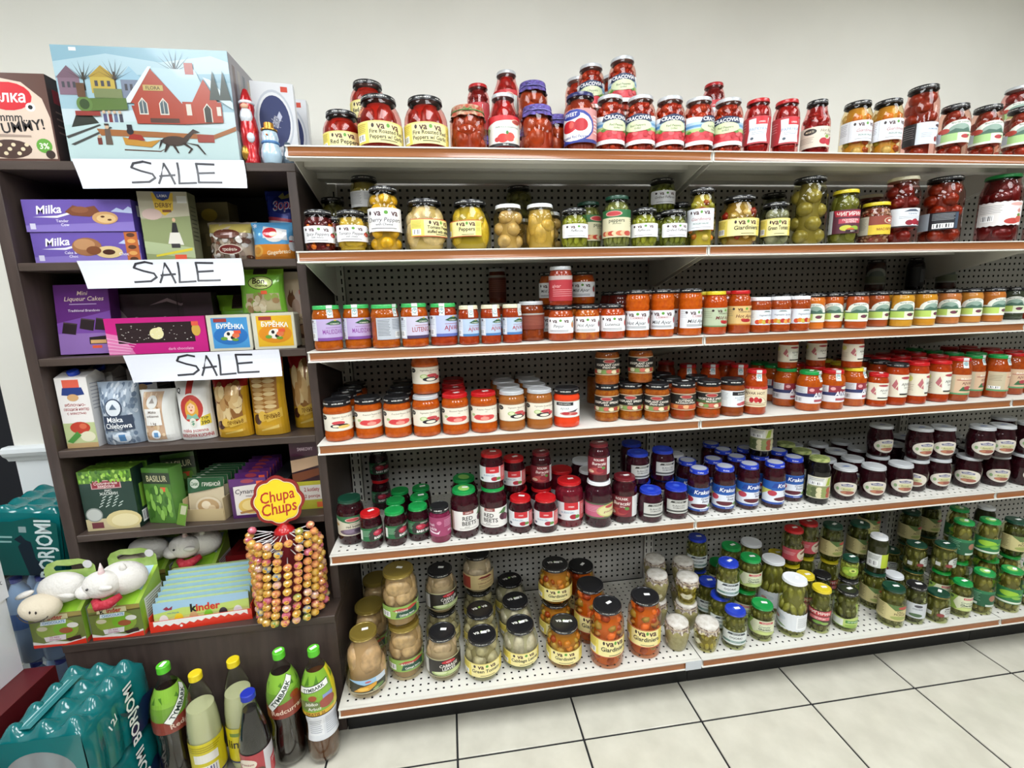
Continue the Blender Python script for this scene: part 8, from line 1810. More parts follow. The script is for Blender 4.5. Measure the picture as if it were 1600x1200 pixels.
sale('white SALE sheet taped to the bookcase top below the gift box', -0.573, -0.138, 1.825, 0.078, 0.088)
sale('white SALE sheet taped to the first bookcase shelf', -0.608, -0.178, 1.559, 0.077, 0.088)
sale('white SALE sheet taped to the second bookcase shelf, hanging lowest', -0.535, -0.105, 1.291, 0.08, 0.088)

# --- ledge: plush toy chocolate boxes
m_plush = mat('white_plush', 'dcd8d2', 0.95, bump=1.0, scale=160.0)
m_plush2 = mat('cream_plush', 'd6cab4', 0.95, bump=0.6, scale=160.0)
m_thread = mat('dark_thread', '3a3432', 0.7)
kf = [R(-0.5, 0, 0.5, 1, '6e7a3c'), R(-0.5, 0.86, 0.5, 1.0, 'a08f4a'), P([(-0.5, 0.8), (0.5, 0.88), (0.5, 0.84), (-0.5, 0.76)], '5a4c24'), E(0, 0.5, 0.4, 0.34, '8aa03c'), E(0.12, 0.5, 0.2, 0.2, '7ab02c'), P([(-0.34, 0.80), (0.24, 0.82), (0.24, 0.97), (-0.32, 0.95)], 'd8cfa0'), T('k', -0.235, 0.88, 0.14, '222022', 0.12, 0, 0.04, 0.03), T('inder', 0.0, 0.885, 0.13, 'c02c22', 0.38, 0, 0.04, 0.03), P([(-0.3, 0.66), (0.18, 0.68), (0.2, 0.8), (-0.28, 0.78)], 'dfe8f0'), T('CHOCOLATE', -0.04, 0.735, 0.075, '3f8fc0', 0.42, 0, 0.04, 0.02), E(-0.28, 0.56, 0.1, 0.07, 'cfc6a8'), E(0.3, 0.60, 0.11, 0.08, 'dcd8d0'), E(0.16, 0.46, 0.13, 0.09, 'a0542f'), P([(-0.28, 0.30), (0.14, 0.34), (0.12, 0.18), (-0.26, 0.16)], 'dfd6d8'), T('12 mini', -0.08, 0.285, 0.06, 'a83a6a', 0.3), T('chocolates', -0.08, 0.215, 0.05, 'a83a6a', 0.34), P([(-0.5, 0.2), (-0.3, 0.12), (-0.1, 0.17), (0.2, 0.1), (0.5, 0.22), (0.5, 0.0), (-0.5, 0)], 'e4dfd8'), P([(0.12, 0.2), (0.4, 0.28), (0.42, 0.16), (0.18, 0.12)], '3c2420'), P([(-0.5, 0.1), (0.1, 0.05), (0.5, 0.16), (0.5, 0.0), (-0.5, 0.0)], 'd8341f')]
ks = [R(-0.5, 0, 0.5, 1, 'dde0da'), R(-0.5, 0.0, 0.5, 0.12, 'd8402c'), R(-0.5, 0.12, -0.3, 1, '8fb83c')] + LN(-0.24, 0.44, [0.92-0.075*k for k in range(10)], '5a5a58', 0.02)
kb = [R(-0.5, 0, 0.5, 1, '9ac44a'), R(-0.40, 0.02, 0.40, 0.72, 'a9c9e4'), P([(-0.4, 0.02), (0.4, 0.02), (0.4, 0.2), (0.1, 0.28), (-0.4, 0.16)], '8fc034'), E(0.28, 0.5, 0.05, 0.03, '3a4a6a'), P([(-0.5, 0.75), (-0.5, 1.0), (0.5, 1.0), (0.5, 0.75)], '8fb04a')]
def kinder_box(lab, x, y, z, kind, rz=0.0, dd=0.112):
    w, d, h = 0.142, dd, 0.125
    t = thing('plush_candy_box', lab, 'box', (x, y, z+0.0006), rz, 'chocolate boxes with plush toys')
    bm = bmesh.new(); v = [bm.verts.new(q) for q in ((-w/2, 0, 0), (w/2, 0, 0), (w/2, d, 0), (-w/2, d, 0), (-w/2, 0, h*0.86), (w/2, 0, h*0.86), (w/2, d, h*1.35), (-w/2, d, h*1.35))]
    for f in ((0, 3, 2, 1), (4, 5, 6, 7), (0, 1, 5, 4), (1, 2, 6, 5), (2, 3, 7, 6), (3, 0, 4, 7)): bm.faces.new([v[i] for i in f])
    link('carton', to_mesh(bm, 'carton', mat('card_8fae4a', '8fae4a', 0.4, coat=0.2)), t)
    plane_art('front_print', kf, w, h*0.86, GLOSSY_PRINT, t, (0, 0, 0))
    plane_art('side_print', ks, d, h*0.86, GLOSSY_PRINT, t, (w/2, d/2, 0), (0, 1, 0))
    n_ = Vector((0, d, h*0.49)); L = n_.length; n_.normalize()
    plane_art('window_print', [R(-0.5, 0, 0.5, 1, 'a4c64c'), R(-0.42, 0.0, 0.42, 1.0, 'b4d0e6'), P([(-0.42, 0), (0.42, 0), (0.42, 0.34), (0.1, 0.44), (-0.42, 0.26)], '8fc034'), E(0.3, 0.7, 0.06, 0.05, '3a4a6a')], w, L, GLOSSY_PRINT, t, (0, 0, h*0.86), (1, 0, 0), tuple(n_))
    # back card with hang handle
    bm = bmesh.new(); zc = h*1.30; hh = 0.070
    outer = [(-w/2, zc), (w/2, zc), (w/2, zc+hh*0.6), (w/2-0.012, zc+hh*0.85), (0.03, zc+hh), (-0.03, zc+hh), (-w/2+0.012, zc+hh*0.85), (-w/2, zc+hh*0.6)]
    hole = [(-0.040, zc+hh*0.50), (0.040, zc+hh*0.50), (0.044, zc+hh*0.66), (0.034, zc+hh*0.76), (0.0, zc+hh*0.70), (-0.034, zc+hh*0.76), (-0.044, zc+hh*0.66)]
    vo = [bm.verts.new((a, d-0.001, b)) for a, b in outer]; vh = [bm.verts.new((a, d-0.001, b)) for a, b in hole]
    eds = [bm.edges.new((q[i], q[(i+1) % len(q)])) for q in (vo, vh) for i in range(len(q))]
    bmesh.ops.triangle_fill(bm, use_beauty=True, edges=eds)
    ex = bmesh.ops.extrude_face_region(bm, geom=bm.faces[:])
    bmesh.ops.translate(bm, vec=(0, 0.001, 0), verts=[q for q in ex['geom'] if isinstance(q, bmesh.types.BMVert)])
    link('handle_card', to_mesh(bm, 'handle_card', mat('card_9ab85c', '9ab85c', 0.4, coat=0.2, col2='b8cf7c', scale=30.0)), t)
    link('badge', lathe_mesh('badge', [(0, 0), (0.013, 0), (0.013, 0.001), (0, 0.001)], mat('badge_white', 'e0dce0', 0.5), 18), t, (w/2-0.018, d-0.0025, zc+hh*0.72), (PI/2, 0, 0))
    # plush animal
    if kind == 'sheep':
        link('plush_body', ico('plush_body', 0.058, m_plush, 3, (1.1, 0.62, 0.80), 0.03), t, (0.016, 0.026, h*0.86+0.066))
        hd = link('plush_head', ico('plush_head', 0.040, m_plush2, 3, (1.25, 0.95, 0.92), 0.02), t, (-0.014, -0.020, h*0.86+0.036), (0.2, 0.25, 0.1))
        for sx in (-1, 1): link('ear', ico('ear', 0.016, m_plush, 2, (1.7, 0.7, 0.6)), t, (-0.012 + sx*0.052, 0.0, h*0.86+0.068 - 0.012*(sx > 0)), (0, sx*0.35, 0))
        bm = bmesh.new(); tube(bm, [(-0.036 + 0.036*math.cos(a), -0.0405 + 0.013*abs(math.cos(a))**1.5, -0.004 + 0.016*math.sin(a)) for a in [PI + PI*k/10 for k in range(11)]], 0.0014, 5)
        link('smile', to_mesh(bm, 'smile', m_thread), hd, (0.034, 0, 0.002))
        for sx in (-1, 1): link('eye', ico('eye', 0.0042, m_thread, 1, (0.6, 0.5, 1.5)), hd, (sx*0.007 + 0.004, -0.0352, 0.016))
    else:
        link('plush_body', ico('plush_body', 0.060, m_plush, 3, (1.1, 0.75, 0.85), 0.03), t, (0.018, 0.034, h*0.86+0.070))
        hd = link('plush_head', ico('plush_head', 0.041, m_plush, 3, (1.2, 0.85, 1.0), 0.02), t, (-0.014, -0.006, h*0.86+0.078))
        link('muzzle', ico('muzzle', 0.026, m_plush, 3, (1.15, 1.0, 0.85), 0.02), hd, (-0.036, -0.006, -0.014))
        bm = bmesh.new(); tube(bm, [(0, 0, 0), (0.0, 0, 0.012), (0.001, 0, 0.026), (0.002, 0, 0.040)], 0.010, 10, [1, 0.8, 0.5, 0.1])
        link('horn', to_mesh(bm, 'horn', mat('horn_pink', 'dcb8bc', 0.5, col2='e8dcd8', scale=40.0, stretch=(0, 0, 3)), True), hd, (0.008, -0.004, 0.030))
        link('eye', ico('eye', 0.0036, mat('button_eye', '16161a', 0.1, coat=1.0), 2), hd, (-0.016, -0.0335, 0.006))
        link('ear', ico('ear', 0.013, m_plush, 2, (1.5, 0.6, 0.7)), hd, (0.030, -0.030, 0.004))
        link('ear', ico('ear', 0.013, m_plush, 2, (0.8, 0.6, 1.3)), hd, (0.050, 0.02, 0.034))
        bm = bmesh.new(); tube(bm, [(-0.030, -0.030, 0.010), (-0.012, -0.046, 0.000), (0.014, -0.045, 0.004), (0.038, -0.026, 0.016)], 0.015, 8, [0.7, 1.0, 1.0, 0.6])
        link('bandana', to_mesh(bm, 'bandana', mat('red_bandana', 'a8182c', 0.7, col2='b83a48', scale=150.0), True), t, (0, 0.010, h*0.86+0.026))
        for sx in (-0.028, 0.0): link('hoof', ico('hoof', 0.010, m_plush2, 2, (1.2, 1.0, 0.5)), t, (sx, -0.004, h*0.86+0.006))
    return t
kinder_box('chocolate box with smiling cream plush sheep on top', -0.792, 0.004, LEDGE, 'sheep', dd=0.083)
kinder_box('chocolate box with white plush unicorn in red bandana', -0.637, 0.010, LEDGE, 'unicorn')
kinder_box('chocolate box with white plush partly hidden behind the sheep box', -0.668, 0.200, LEDGE, 'sheep')
kinder_box('chocolate box with plush unicorn behind the bandana unicorn', -0.508, 0.205, LEDGE, 'unicorn')
# tray of long chocolate packs
ktx, kty = -0.407, 0.022
t = thing('chocolate_tray', 'red and white display tray of long chocolate packs', 'tray', (ktx, kty, LEDGE+0.0006), 0.06)
bm = bmesh.new(); add_box(bm, -0.145, 0, 0, 0.145, 0.145, 0.002); add_box(bm, -0.145, 0.0, 0.002, 0.145, 0.002, 0.036); add_box(bm, 0.143, 0.002, 0.002, 0.145, 0.145, 0.05); add_box(bm, -0.145, 0.002, 0.002, -0.143, 0.145, 0.05)
link('tray_shell', to_mesh(bm, 'tray_shell', mat('card_d8341f', 'd8341f', 0.4, coat=0.2)), t)
wav = [(-0.46, 0.62)] + [(-0.46 + 0.92*k/24, 0.52 + (0.2 if k % 2 else 0.0) - 0.10*math.sin(k*0.26)) for k in range(25)] + [(0.46, 1.0), (-0.46, 1.0)]
plane_art('tray_front', [R(-0.5, 0, 0.5, 1, 'd8341f'), P(wav, 'ecebe6'), E(-0.2, 0.34, 0.014, 0.12, 'ecebe6')], 0.29, 0.036, GLOSSY_PRINT, t, (0, 0, 0))
kp = [R(-0.5, 0, 0.5, 1, 'c8cf86'), P([(-0.5, 0.55), (0.5, 0.5), (0.5, 1), (-0.5, 1)], '9cc0d8'), P([(-0.5, 0.58), (-0.2, 0.72), (0.1, 0.66), (0.5, 0.74), (0.5, 0.4), (-0.5, 0.4)], 'b9cf6a'), R(-0.5, 0, 0.5, 0.22, 'b09a50'), T('k', -0.085, 0.66, 0.30, '1c1c1e', 0.08, 0, 0, 0.04), T('inder', 0.066, 0.65, 0.28, 'c8281e', 0.34, 0, 0, 0.03), P([(-0.40, 0.74), (-0.36, 0.82), (-0.34, 0.74), (-0.30, 0.82), (-0.31, 0.68), (-0.37, 0.68)], '8d2a44'), T('mini friends', -0.30, 0.56, 0.06, '3f7a9c', 0.16)]
for k, c in enumerate(('e0dcd8', 'e0c42c', 'c8a070', '7ac034', '3a3238', 'dcd8dc')): kp += [E(-0.40+0.155*k, 0.33, 0.046, 0.19, c), R(-0.435+0.155*k, 0.06, -0.365+0.155*k, 0.2, 'e2ddd0')]
kpm = art_mesh('pack_front', kp, 0.272, 0.085, lambda x, y, k: (x*0.272, -k*1.5, y*0.085), GLOSSY_PRINT)
bm = bmesh.new()
pts = [(-0.136, 0), (0.136, 0), (0.136, 0.07)] + [(0.136 - 0.012*(1-math.cos(PI/2*k/4)) , 0.07+0.015*math.sin(PI/2*k/4)) for k in range(5)] + [(-0.136 + 0.012*(1-math.cos(PI/2*k/4)), 0.07+0.015*math.sin(PI/2*k/4)) for k in range(4, -1, -1)]
a = [bm.verts.new((x, 0.0004, z)) for x, z in pts]; b = [bm.verts.new((x, 0.014, z)) for x, z in pts]
bm.faces.new(a); bm.faces.new(b[::-1])
for i in range(len(pts)): bm.faces.new((a[i], b[i], b[(i+1) % len(pts)], a[(i+1) % len(pts)]))
kpb = to_mesh(bm, 'pack_shell', mat('card_bfd08a', 'b4c98a', 0.4, coat=0.2))
ca, sa = math.cos(0.06), math.sin(0.06)
for k in range(7):
    lx, ly, lz = 0.0, 0.008 + 0.0182*k, 0.0045 + 0.0075*k
    s = thing('chocolate_pack', ['long chocolate pack at the front of the red tray'] [0] if k == 0 else 'long chocolate pack, %s behind the tray front' % ORD[k], 'chocolate', (ktx + ca*lx - sa*ly, kty + sa*lx + ca*ly, LEDGE+lz), 0, 'long chocolate packs in the tray', (-0.10, 0, 0.06))
    link('pack_shell', kpb, s); link('pack_front', kpm, s)
carton('chocolate_box', 'flat dark red chocolate box on the ledge behind the tray', 'box', -0.322, 0.272, LEDGE+0.055, 0.23, 0.12, 0.04, '7a1a1e', [R(-0.5, 0, 0.5, 1, '8a1c20')] + LN(-0.3, 0.3, (0.5, 0.3), 'b86a68', 0.06), None, [R(-0.5, 0, 0.5, 1, '7f1a1e'), E(0.25, 0.5, 0.2, 0.3, '2c1a1a'), T('Mix', 0.25, 0.5, 0.3, 'b0848a', 0.2), R(-0.38, 0.2, -0.05, 0.8, '5a1216')])
carton('chocolate_box', 'dark box lying under the red chocolate box', 'box', -0.322, 0.270, LEDGE, 0.23, 0.13, 0.054, '33201e', [R(-0.5, 0, 0.5, 1, '33201e')], None)

# --- lollipop tower
LX, LY, LZ = -0.143, 0.056, LEDGE
tw = thing('lollipop_stand', 'red lollipop display stand with yellow flower sign', 'display stand', (LX, LY, LZ + 0.0006))
m_redp = mat('red_plastic', 'b8181c', 0.3, coat=0.4)
link('column', lathe_mesh('column', [(0, 0.004), (0.034, 0.004), (0.034, 0.272), (0.03, 0.278), (0, 0.278)], mat('wine_plastic', '6a1018', 0.4), 20), tw)
link('hub', lathe_mesh('hub', [(0.030, 0.276), (0.029, 0.284), (0.022, 0.292), (0.015, 0.300), (0.012, 0.312), (0, 0.313)], m_redp, 22), tw)
for a in (-PI/2, PI/6, 5*PI/6):
    bm = bmesh.new(); tube(bm, [(0.02*math.cos(a), 0.02*math.sin(a), 0.010), (0.06*math.cos(a), 0.06*math.sin(a), 0.008), (0.070*math.cos(a), 0.070*math.sin(a), 0.0078)], 0.0075, 8, [1.0, 0.95, 0.9]); link('foot', to_mesh(bm, 'foot', m_redp, True), tw)
def flower(r, n=8, k=0.11, seg=72): return [(r*(1+k*abs(math.cos(n/2*t))-k*0.4)*math.cos(t), r*(1+k*abs(math.cos(n/2*t))-k*0.4)*math.sin(t)) for t in [2*PI*i/seg for i in range(seg)]]
sg = link('sign_board', None, tw, (-0.004, -0.012, 0.385), (0, 0, 0.05))
bm = bmesh.new(); fl = flower(0.074)
a = [bm.verts.new((x, 0, z*1.06)) for x, z in fl]; b = [bm.verts.new((x, 0.004, z*1.06)) for x, z in fl]
bm.faces.new(a); bm.faces.new(b[::-1])
for i in range(len(fl)): bm.faces.new((a[i], b[i], b[(i+1) % len(fl)], a[(i+1) % len(fl)]))
link('flower_board', to_mesh(bm, 'flower_board', mat('sign_red', '8d1f1c', 0.4, coat=0.3)), sg)
sw = 0.2
fa = [('p', [(x/sw, z*1.06/sw+0.5) for x, z in flower(0.0635)], 'e8c61c'), ('p', [(x/sw, z*1.06/sw+0.5) for x, z in flower(0.061)], 'f2d41f'), T('Chupa', 0.0, 0.60, 0.185, 'b8231c', 0.50, 0.22, 0.14, 0.012), T('Chups', 0.01, 0.40, 0.195, 'b8231c', 0.52, 0.22, 0.14, 0.012), P([(-0.02, 0.31), (0.12, 0.34), (0.2, 0.37), (0.12, 0.325), (0.0, 0.295)], 'b8231c')]
plane_art('sign_print', [('p', [(x/sw, z*1.06/sw+0.5) for x, z in flower(0.0655)], 'e8dcc0')] + fa, sw, sw, GLOSSY_PRINT, sg, (0, -0.0004, -sw/2))
bm = bmesh.new(); tube(bm, [(0, -0.007, 0.345), (0, -0.006, 0.312), (0, -0.003, 0.298)], 0.005, 8); link('sign_stem', to_mesh(bm, 'sign_stem', m_redp, True), tw)
m_stick = mat('white_stick', 'e4e2e4', 0.5)
def lolly(c1, c2):
    bm = bmesh.new(); r = 0.0131
    bmesh.ops.create_icosphere(bm, subdivisions=2, radius=r, matrix=Matrix.Diagonal((1, 1, 0.92, 1)))
    rnd = random.Random(len(c1)*7 + int(c1, 16) % 91)
    for v in bm.verts: v.co *= 1 + 0.10*(rnd.random()-0.5)
    me = to_mesh(bm, 'candy', mat('wrapper_' + c1, c1, 0.22, coat=0.8, col2=c2, scale=70.0, detail=1.0, bump=0.4))
    return me
LOL = [lolly('c98a34', 'd8b45c'), lolly('c06a4c', 'e0a060'), lolly('b84a5c', 'e0b070'), lolly('c8964a', 'b84a6a'), lolly('b8485a', 'd0788a'), lolly('5f8a3c', 'c8b060'), lolly('3f6aa0', 'd8c070'), lolly('cfa0a8', 'd8b080')]
logo_me = art_mesh('wrapper_mark', [E(0, 0.5, 0.42, 0.34, 'e0b42c', 10), P([(-0.24, 0.40), (0.26, 0.56), (0.26, 0.66), (-0.24, 0.50)], 'b8442c')], 0.017, 0.017, lambda x, y, k: (0.0122 + k + 0.0016*(1-8*(x*x+(y-.5)**2)), x*0.017, (y-0.5)*0.017), PRINT)
bm = bmesh.new(); tube(bm, [(-0.062, 0, 0), (-0.008, 0, 0)], 0.0017, 5); stick_me = to_mesh(bm, 'stick', m_stick, True)
LNAME = ['orange and yellow', 'salmon and yellow', 'crimson and yellow', 'orange and pink', 'pink', 'green', 'blue', 'pale pink']
NC, NR = 21, 11; cnt = 0
rl = random.Random(5)
for row in range(NR):
    z = 0.024 + row*0.0257
    for c in range(NC):
        a = 2*PI*(c + 0.12*row)/NC + rl.uniform(-0.012, 0.012)
        fx_ = math.cos(a - math.atan2(-1.4046-LY, 0.4052-LX))
        if fx_ < -0.30 and row < NR-2: continue                       # the far side, out of sight
        if z > 0.23 and math.sin(a) > -0.05: continue                    # would meet the shelf above
        if row in (8, 9) and -1.35 < a - 2*PI < -0.95: continue       # sold ones leave a gap
        rr = 0.0985 + rl.uniform(-0.002, 0.003)
        zz = z + 0.0025*math.sin(a*3 + row)
        k = rl.random(); mi = 0 if k < 0.30 else 1 if k < 0.5 else 2 if k < 0.64 else 3 if k < 0.78 else 4 if k < 0.86 else 5 if k < 0.91 else 6 if k < 0.94 else 7
        o = thing('lollipop', '%s wrapped ball lollipop stuck in the red tower' % LNAME[mi], 'lollipop', (LX + rr*math.cos(a), LY + rr*math.sin(a), LZ + zz), a, LNAME[mi] + ' lollipops on the stand')
        link('candy', LOL[mi], o); link('wrapper_mark', logo_me, o)
        if row >= NR-2 or (row > 6 and rl.random() < 0.5): link('stick', stick_me, o)
        cnt += 1
for k in range(12):
    a = 2*PI*k/12 + 0.3; rr = 0.088
    if abs(math.cos(a)) < 0.72 or math.sin(a) > 0.1: continue
    o = thing('lollipop', 'wrapped lollipop in the top ring of the tower', 'lollipop', (LX + rr*math.cos(a), LY + rr*math.sin(a), LZ + 0.302), 0, 'lollipops on the stand top', (0, -0.35, a))
    link('candy', LOL[[4, 5, 6, 4, 5, 2][k % 6]], o); link('stick', stick_me, o)

# ---------------------------------------------------------------- bottles on the floor
CLEARP = clear_mat('clear_plastic', 'f4f6f2', 0.04, 1.4)
def bottle(name, label, x, y, prof, liquid, level, cap, capr, caph, lab=None, lab2=None, yaw=0.0, group=None, liqcol2=None):
    t = thing(name, label, 'bottle', (x, y, 0.0022), yaw, group)
    H = prof[-1][1]
    link('bottle_body', lathe_mesh('bottle_body', [(0, 0.004), (prof[0][0]*0.7, 0.0)] + prof, CLEARP, 30, 1.0), t)
    ins = [(0, 0.006), (prof[0][0]*0.7, 0.003)] + [(r-0.0016, z+0.001) for r, z in prof if z < level]
    ins += [(rad_at(prof, level)-0.0016, level), (0, level)]
    link('drink', lathe_mesh('drink', ins, liquid, 26, 1.0), t)
    link('cap', lathe_mesh('cap', [(0, 0), (capr, 0), (capr, 0.002), (capr*1.0, caph-0.002), (capr*0.9, caph), (0, caph)], cap, 22, 0.6), t, (0, 0, H-0.002))
    for i, L in enumerate((lab, lab2)):
        if not L: continue
        z0, z1, deg, art = L; aa = math.radians(deg)
        f = lambda u, v, k: ((rad_at(prof, z0+(z1-z0)*v)+0.0006+0.0006*i+k)*math.sin(u*aa), -(rad_at(prof, z0+(z1-z0)*v)+0.0006+0.0006*i+k)*math.cos(u*aa), z0+(z1-z0)*v)
        Rm = rad_at(prof, (z0+z1)/2)
        art2 = FLAT(art)
        if art2[0][0] == 'p' and len(art2[0][1]) == 4 and z1-z0 > 0.06:      # follow the bulge
            q = art2[0]; xs = [a_ for a_, _ in q[1]]; ys = [b_ for _, b_ in q[1]]; art2 = slab(min(xs), min(ys), max(xs), max(ys), q[2], 10) + art2[1:]
        link('bottle_label' if i == 0 else 'sticker_label', art_mesh('bottle_label', art2, aa*Rm, z1-z0, f, GLOSSY_PRINT, 0.04, 0.0004, 0.08), t)
    return t
def liq(name, c, trans=0.0): return mat(name, c, 0.08, coat=1.0)
TYP = [(0.030, 0.0), (0.046, 0.012), (0.049, 0.03), (0.049, 0.10), (0.046, 0.125), (0.0455, 0.15), (0.049, 0.175), (0.050, 0.21), (0.048, 0.25), (0.041, 0.285), (0.029, 0.315), (0.018, 0.335), (0.0145, 0.342), (0.0145, 0.362)]
def BAN(L, th, c, cx=-0.02, cy=0.60, a=0.90, W=0.203, H=0.133):
    u, v = (math.cos(a), math.sin(a)), (-math.sin(a), math.cos(a))
    return P([(cx + (p*L/2*u[0] + q*th/2*v[0])/W, cy + (p*L/2*u[1] + q*th/2*v[1])/H) for p, q in ((-1, -1), (1, -1), (1, 1), (-1, 1))], c)
def tym(word, bg2, w2):
    return [R(-0.5, 0.0, 0.5, 1, '6f9a34'), R(-0.5, 0.62, 0.5, 1, '85b43c'), P([(-0.5, 0.34), (-0.2, 0.30), (0.1, 0.42), (0.5, 0.5), (0.5, 0.0), (-0.5, 0.0)], bg2)] + [P([(x, 0.70+0.05*((k*3) % 4)), (x+0.05, 0.86), (x+0.07, 0.72)], '4f7f24') for k, x in enumerate((-0.42, -0.30, -0.06, 0.12, 0.26, 0.38))] + [BAN(0.116, 0.0225, '2a3c34'), BAN(0.113, 0.0195, 'eef0ea'), E(0.16, 0.5, 0.07, 0.08, '8f3c1c'), T(w2, 0.06, 0.2, 0.12, 'e4c8b4', 0.46, 0, 0.08, 0.02)]
lab_t2 = tym(True, '8d3a2c', 'Redcurrant') + [T('TYMBARK', -0.02, 0.60, 0.105, '22342c', 0.50, 0.0, 0.90, 0.02)]
lab_t3 = [R(-0.5, 0.0, 0.5, 1, '7fae36'), R(0.18, 0.0, 0.5, 1, 'd9cc2c')] + [P([(x, 0.72), (x+0.06, 0.94), (x+0.09, 0.76)], '4f7f24') for x in (-0.42, -0.26, -0.1, 0.22, 0.34)] + [P([(-0.36, 0.52), (0.14, 0.66), (0.14, 0.82), (-0.36, 0.68)], '2a3c34'), P([(-0.35, 0.54), (0.13, 0.67), (0.13, 0.80), (-0.35, 0.67)], 'eef0ea'), T('TYMBARK', -0.10, 0.67, 0.085, '22342c', 0.42, 0, 0.22, 0.02), E(-0.12, 0.45, 0.06, 0.07, '9a4a20'), R(0.02, 0.38, 0.18, 0.48, '8a9ad0'), E(0.08, 0.28, 0.12, 0.13, '9c4a3c'), E(-0.18, 0.28, 0.16, 0.12, '6a7a44'), T('Jabłko', -0.14, 0.32, 0.08, 'e8e8dc', 0.3), T('Arbuz', -0.1, 0.2, 0.08, 'e8e8dc', 0.3), R(-0.5, 0.0, 0.18, 0.10, 'd8b02c'), T('GRATIS 2L', -0.1, 0.05, 0.07, '7a3a1c', 0.4, 0, 0, 0.02)]
m_limecap = mat('lime_cap', '58c02c', 0.35)
m_cola = liq('dark_red_drink', '1c0a08'); m_amber = liq('amber_drink', '5a3110'); m_lem = mat('pale_lemon_drink', 'c6c69c', 0.06, coat=1.0); m_syr = liq('dark_syrup', '141016')
def capsticker(t, z, r): link('price_sticker', sticker_me, [c for c in t.children if c.name.startswith('cap')][0], (0, 0, z), (0, 0, 0.3))
b = bottle('juice_bottle', 'two litre redcurrant drink bottle with diagonal white name band', -0.160, -0.062, TYP, m_cola, 0.30, m_limecap, 0.0175, 0.022, (0.185, 0.318, 250, lab_t2), None, 0.30, 'green capped drink bottles'); capsticker(b, 0.022, 0)
b = bottle('juice_bottle', 'amber drink bottle with yellow-green label touching bottom deck', -0.0565, -0.068, TYP, m_amber, 0.285, m_limecap, 0.0175, 0.022, (0.185, 0.318, 250, lab_t3), (0.095, 0.182, 130, [R(-0.5, 0, 0.5, 1, 'd9dce2'), R(-0.44, 0.2, -0.02, 0.86, 'e6e8ec')] + LN(-0.4, -0.06, [0.8-0.08*k for k in range(7)], '8a90a0', 0.022) + LN(0.04, 0.44, [0.86-0.08*k for k in range(9)], '9aa0b0', 0.022)), 0.45, 'green capped drink bottles'); capsticker(b, 0.022, 0)
b = bottle('juice_bottle', 'redcurrant drink bottle half hidden behind the teal water pack', -0.485, -0.062, TYP, m_cola, 0.30, m_limecap, 0.0175, 0.022, (0.185, 0.318, 250, lab_t2), None, 1.15, 'green capped drink bottles'); capsticker(b, 0.022, 0)
LEM = [(0.028, 0.0), (0.042, 0.010), (0.045, 0.03), (0.045, 0.16), (0.044, 0.20), (0.040, 0.24), (0.032, 0.29), (0.0215, 0.325), (0.0155, 0.338), (0.0150, 0.352)]
def lem(back):
    it = [R(-0.5, 0, 0.5, 1, 'd2c41f'), R(-0.5, 0.0, 0.5, 0.05, '2a2c5c')]
    if back: return it + [R(-0.22, 0.46, 0.14, 0.70, 'e6e4dc'), BAR(-0.18, 0.08, 0.12, 0.36, 'e6e4dc', '4a4a8a'), E(0.40, 0.62, 0.10, 0.2, '2a2820')] + LN(-0.3, 0.2, (0.9, 0.84, 0.78), 'a89a1c', 0.03)
    return it + [T('limon', -0.02, 0.58, 0.24, '26241c', 0.5, 0.1, 0.08, 0.02), E(0.1, 0.28, 0.16, 0.14, 'e8e05a'), E(0.1, 0.28, 0.12, 0.1, 'd8cc3c'), R(-0.2, 0.78, -0.02, 0.88, '6f8a34')] + LN(0.0, 0.3, (0.12,), 'f0ead0', 0.05)
m_yel = mat('yellow_cap', 'e0c81c', 0.35)
bottle('lemonade_bottle', 'yellow capped lemonade bottle showing its barcode side', -0.381, -0.098, LEM, m_lem, 0.262, m_yel, 0.0175, 0.020, (0.045, 0.165, 230, lem(True)), None, 0.5, 'lemonade bottles')
bottle('lemonade_bottle', 'yellow capped lemonade bottle with black lettering, farther back', -0.293, -0.060, LEM, m_lem, 0.262, m_yel, 0.0175, 0.020, (0.045, 0.165, 230, lem(False)), None, 0.35, 'lemonade bottles')
SYR = [(0.030, 0.0), (0.040, 0.008), (0.042, 0.02), (0.042, 0.15), (0.041, 0.175), (0.034, 0.22), (0.022, 0.27), (0.0165, 0.295), (0.0165, 0.312)]
bottle('syrup_bottle', 'dark fruit syrup bottle with blue cap', -0.221, -0.150, SYR, m_syr, 0.275, mat('blue_bottle_cap', '1c2fa8', 0.35), 0.0195, 0.018, (0.045, 0.155, 240, [R(-0.5, 0, 0.5, 1, 'a8343c'), R(0.12, 0, 0.5, 1, 'c9c6ca'), E(-0.14, 0.72, 0.15, 0.16, 'e0d4c4'), T('premium', -0.14, 0.73, 0.07, '8a2c30', 0.24, 0.1), E(0.0, 0.42, 0.12, 0.17, '5a3a2c'), E(-0.2, 0.3, 0.14, 0.2, '8d1c28'), E(0.02, 0.24, 0.12, 0.15, 'd8ccb0'), P([(0.2, 0.1), (0.46, 0.16), (0.46, 0.7), (0.22, 0.6)], 'c23c44'), T('SYROP', 0.34, 0.5, 0.1, 'f0dcd8', 0.2)]), None, 0.35)

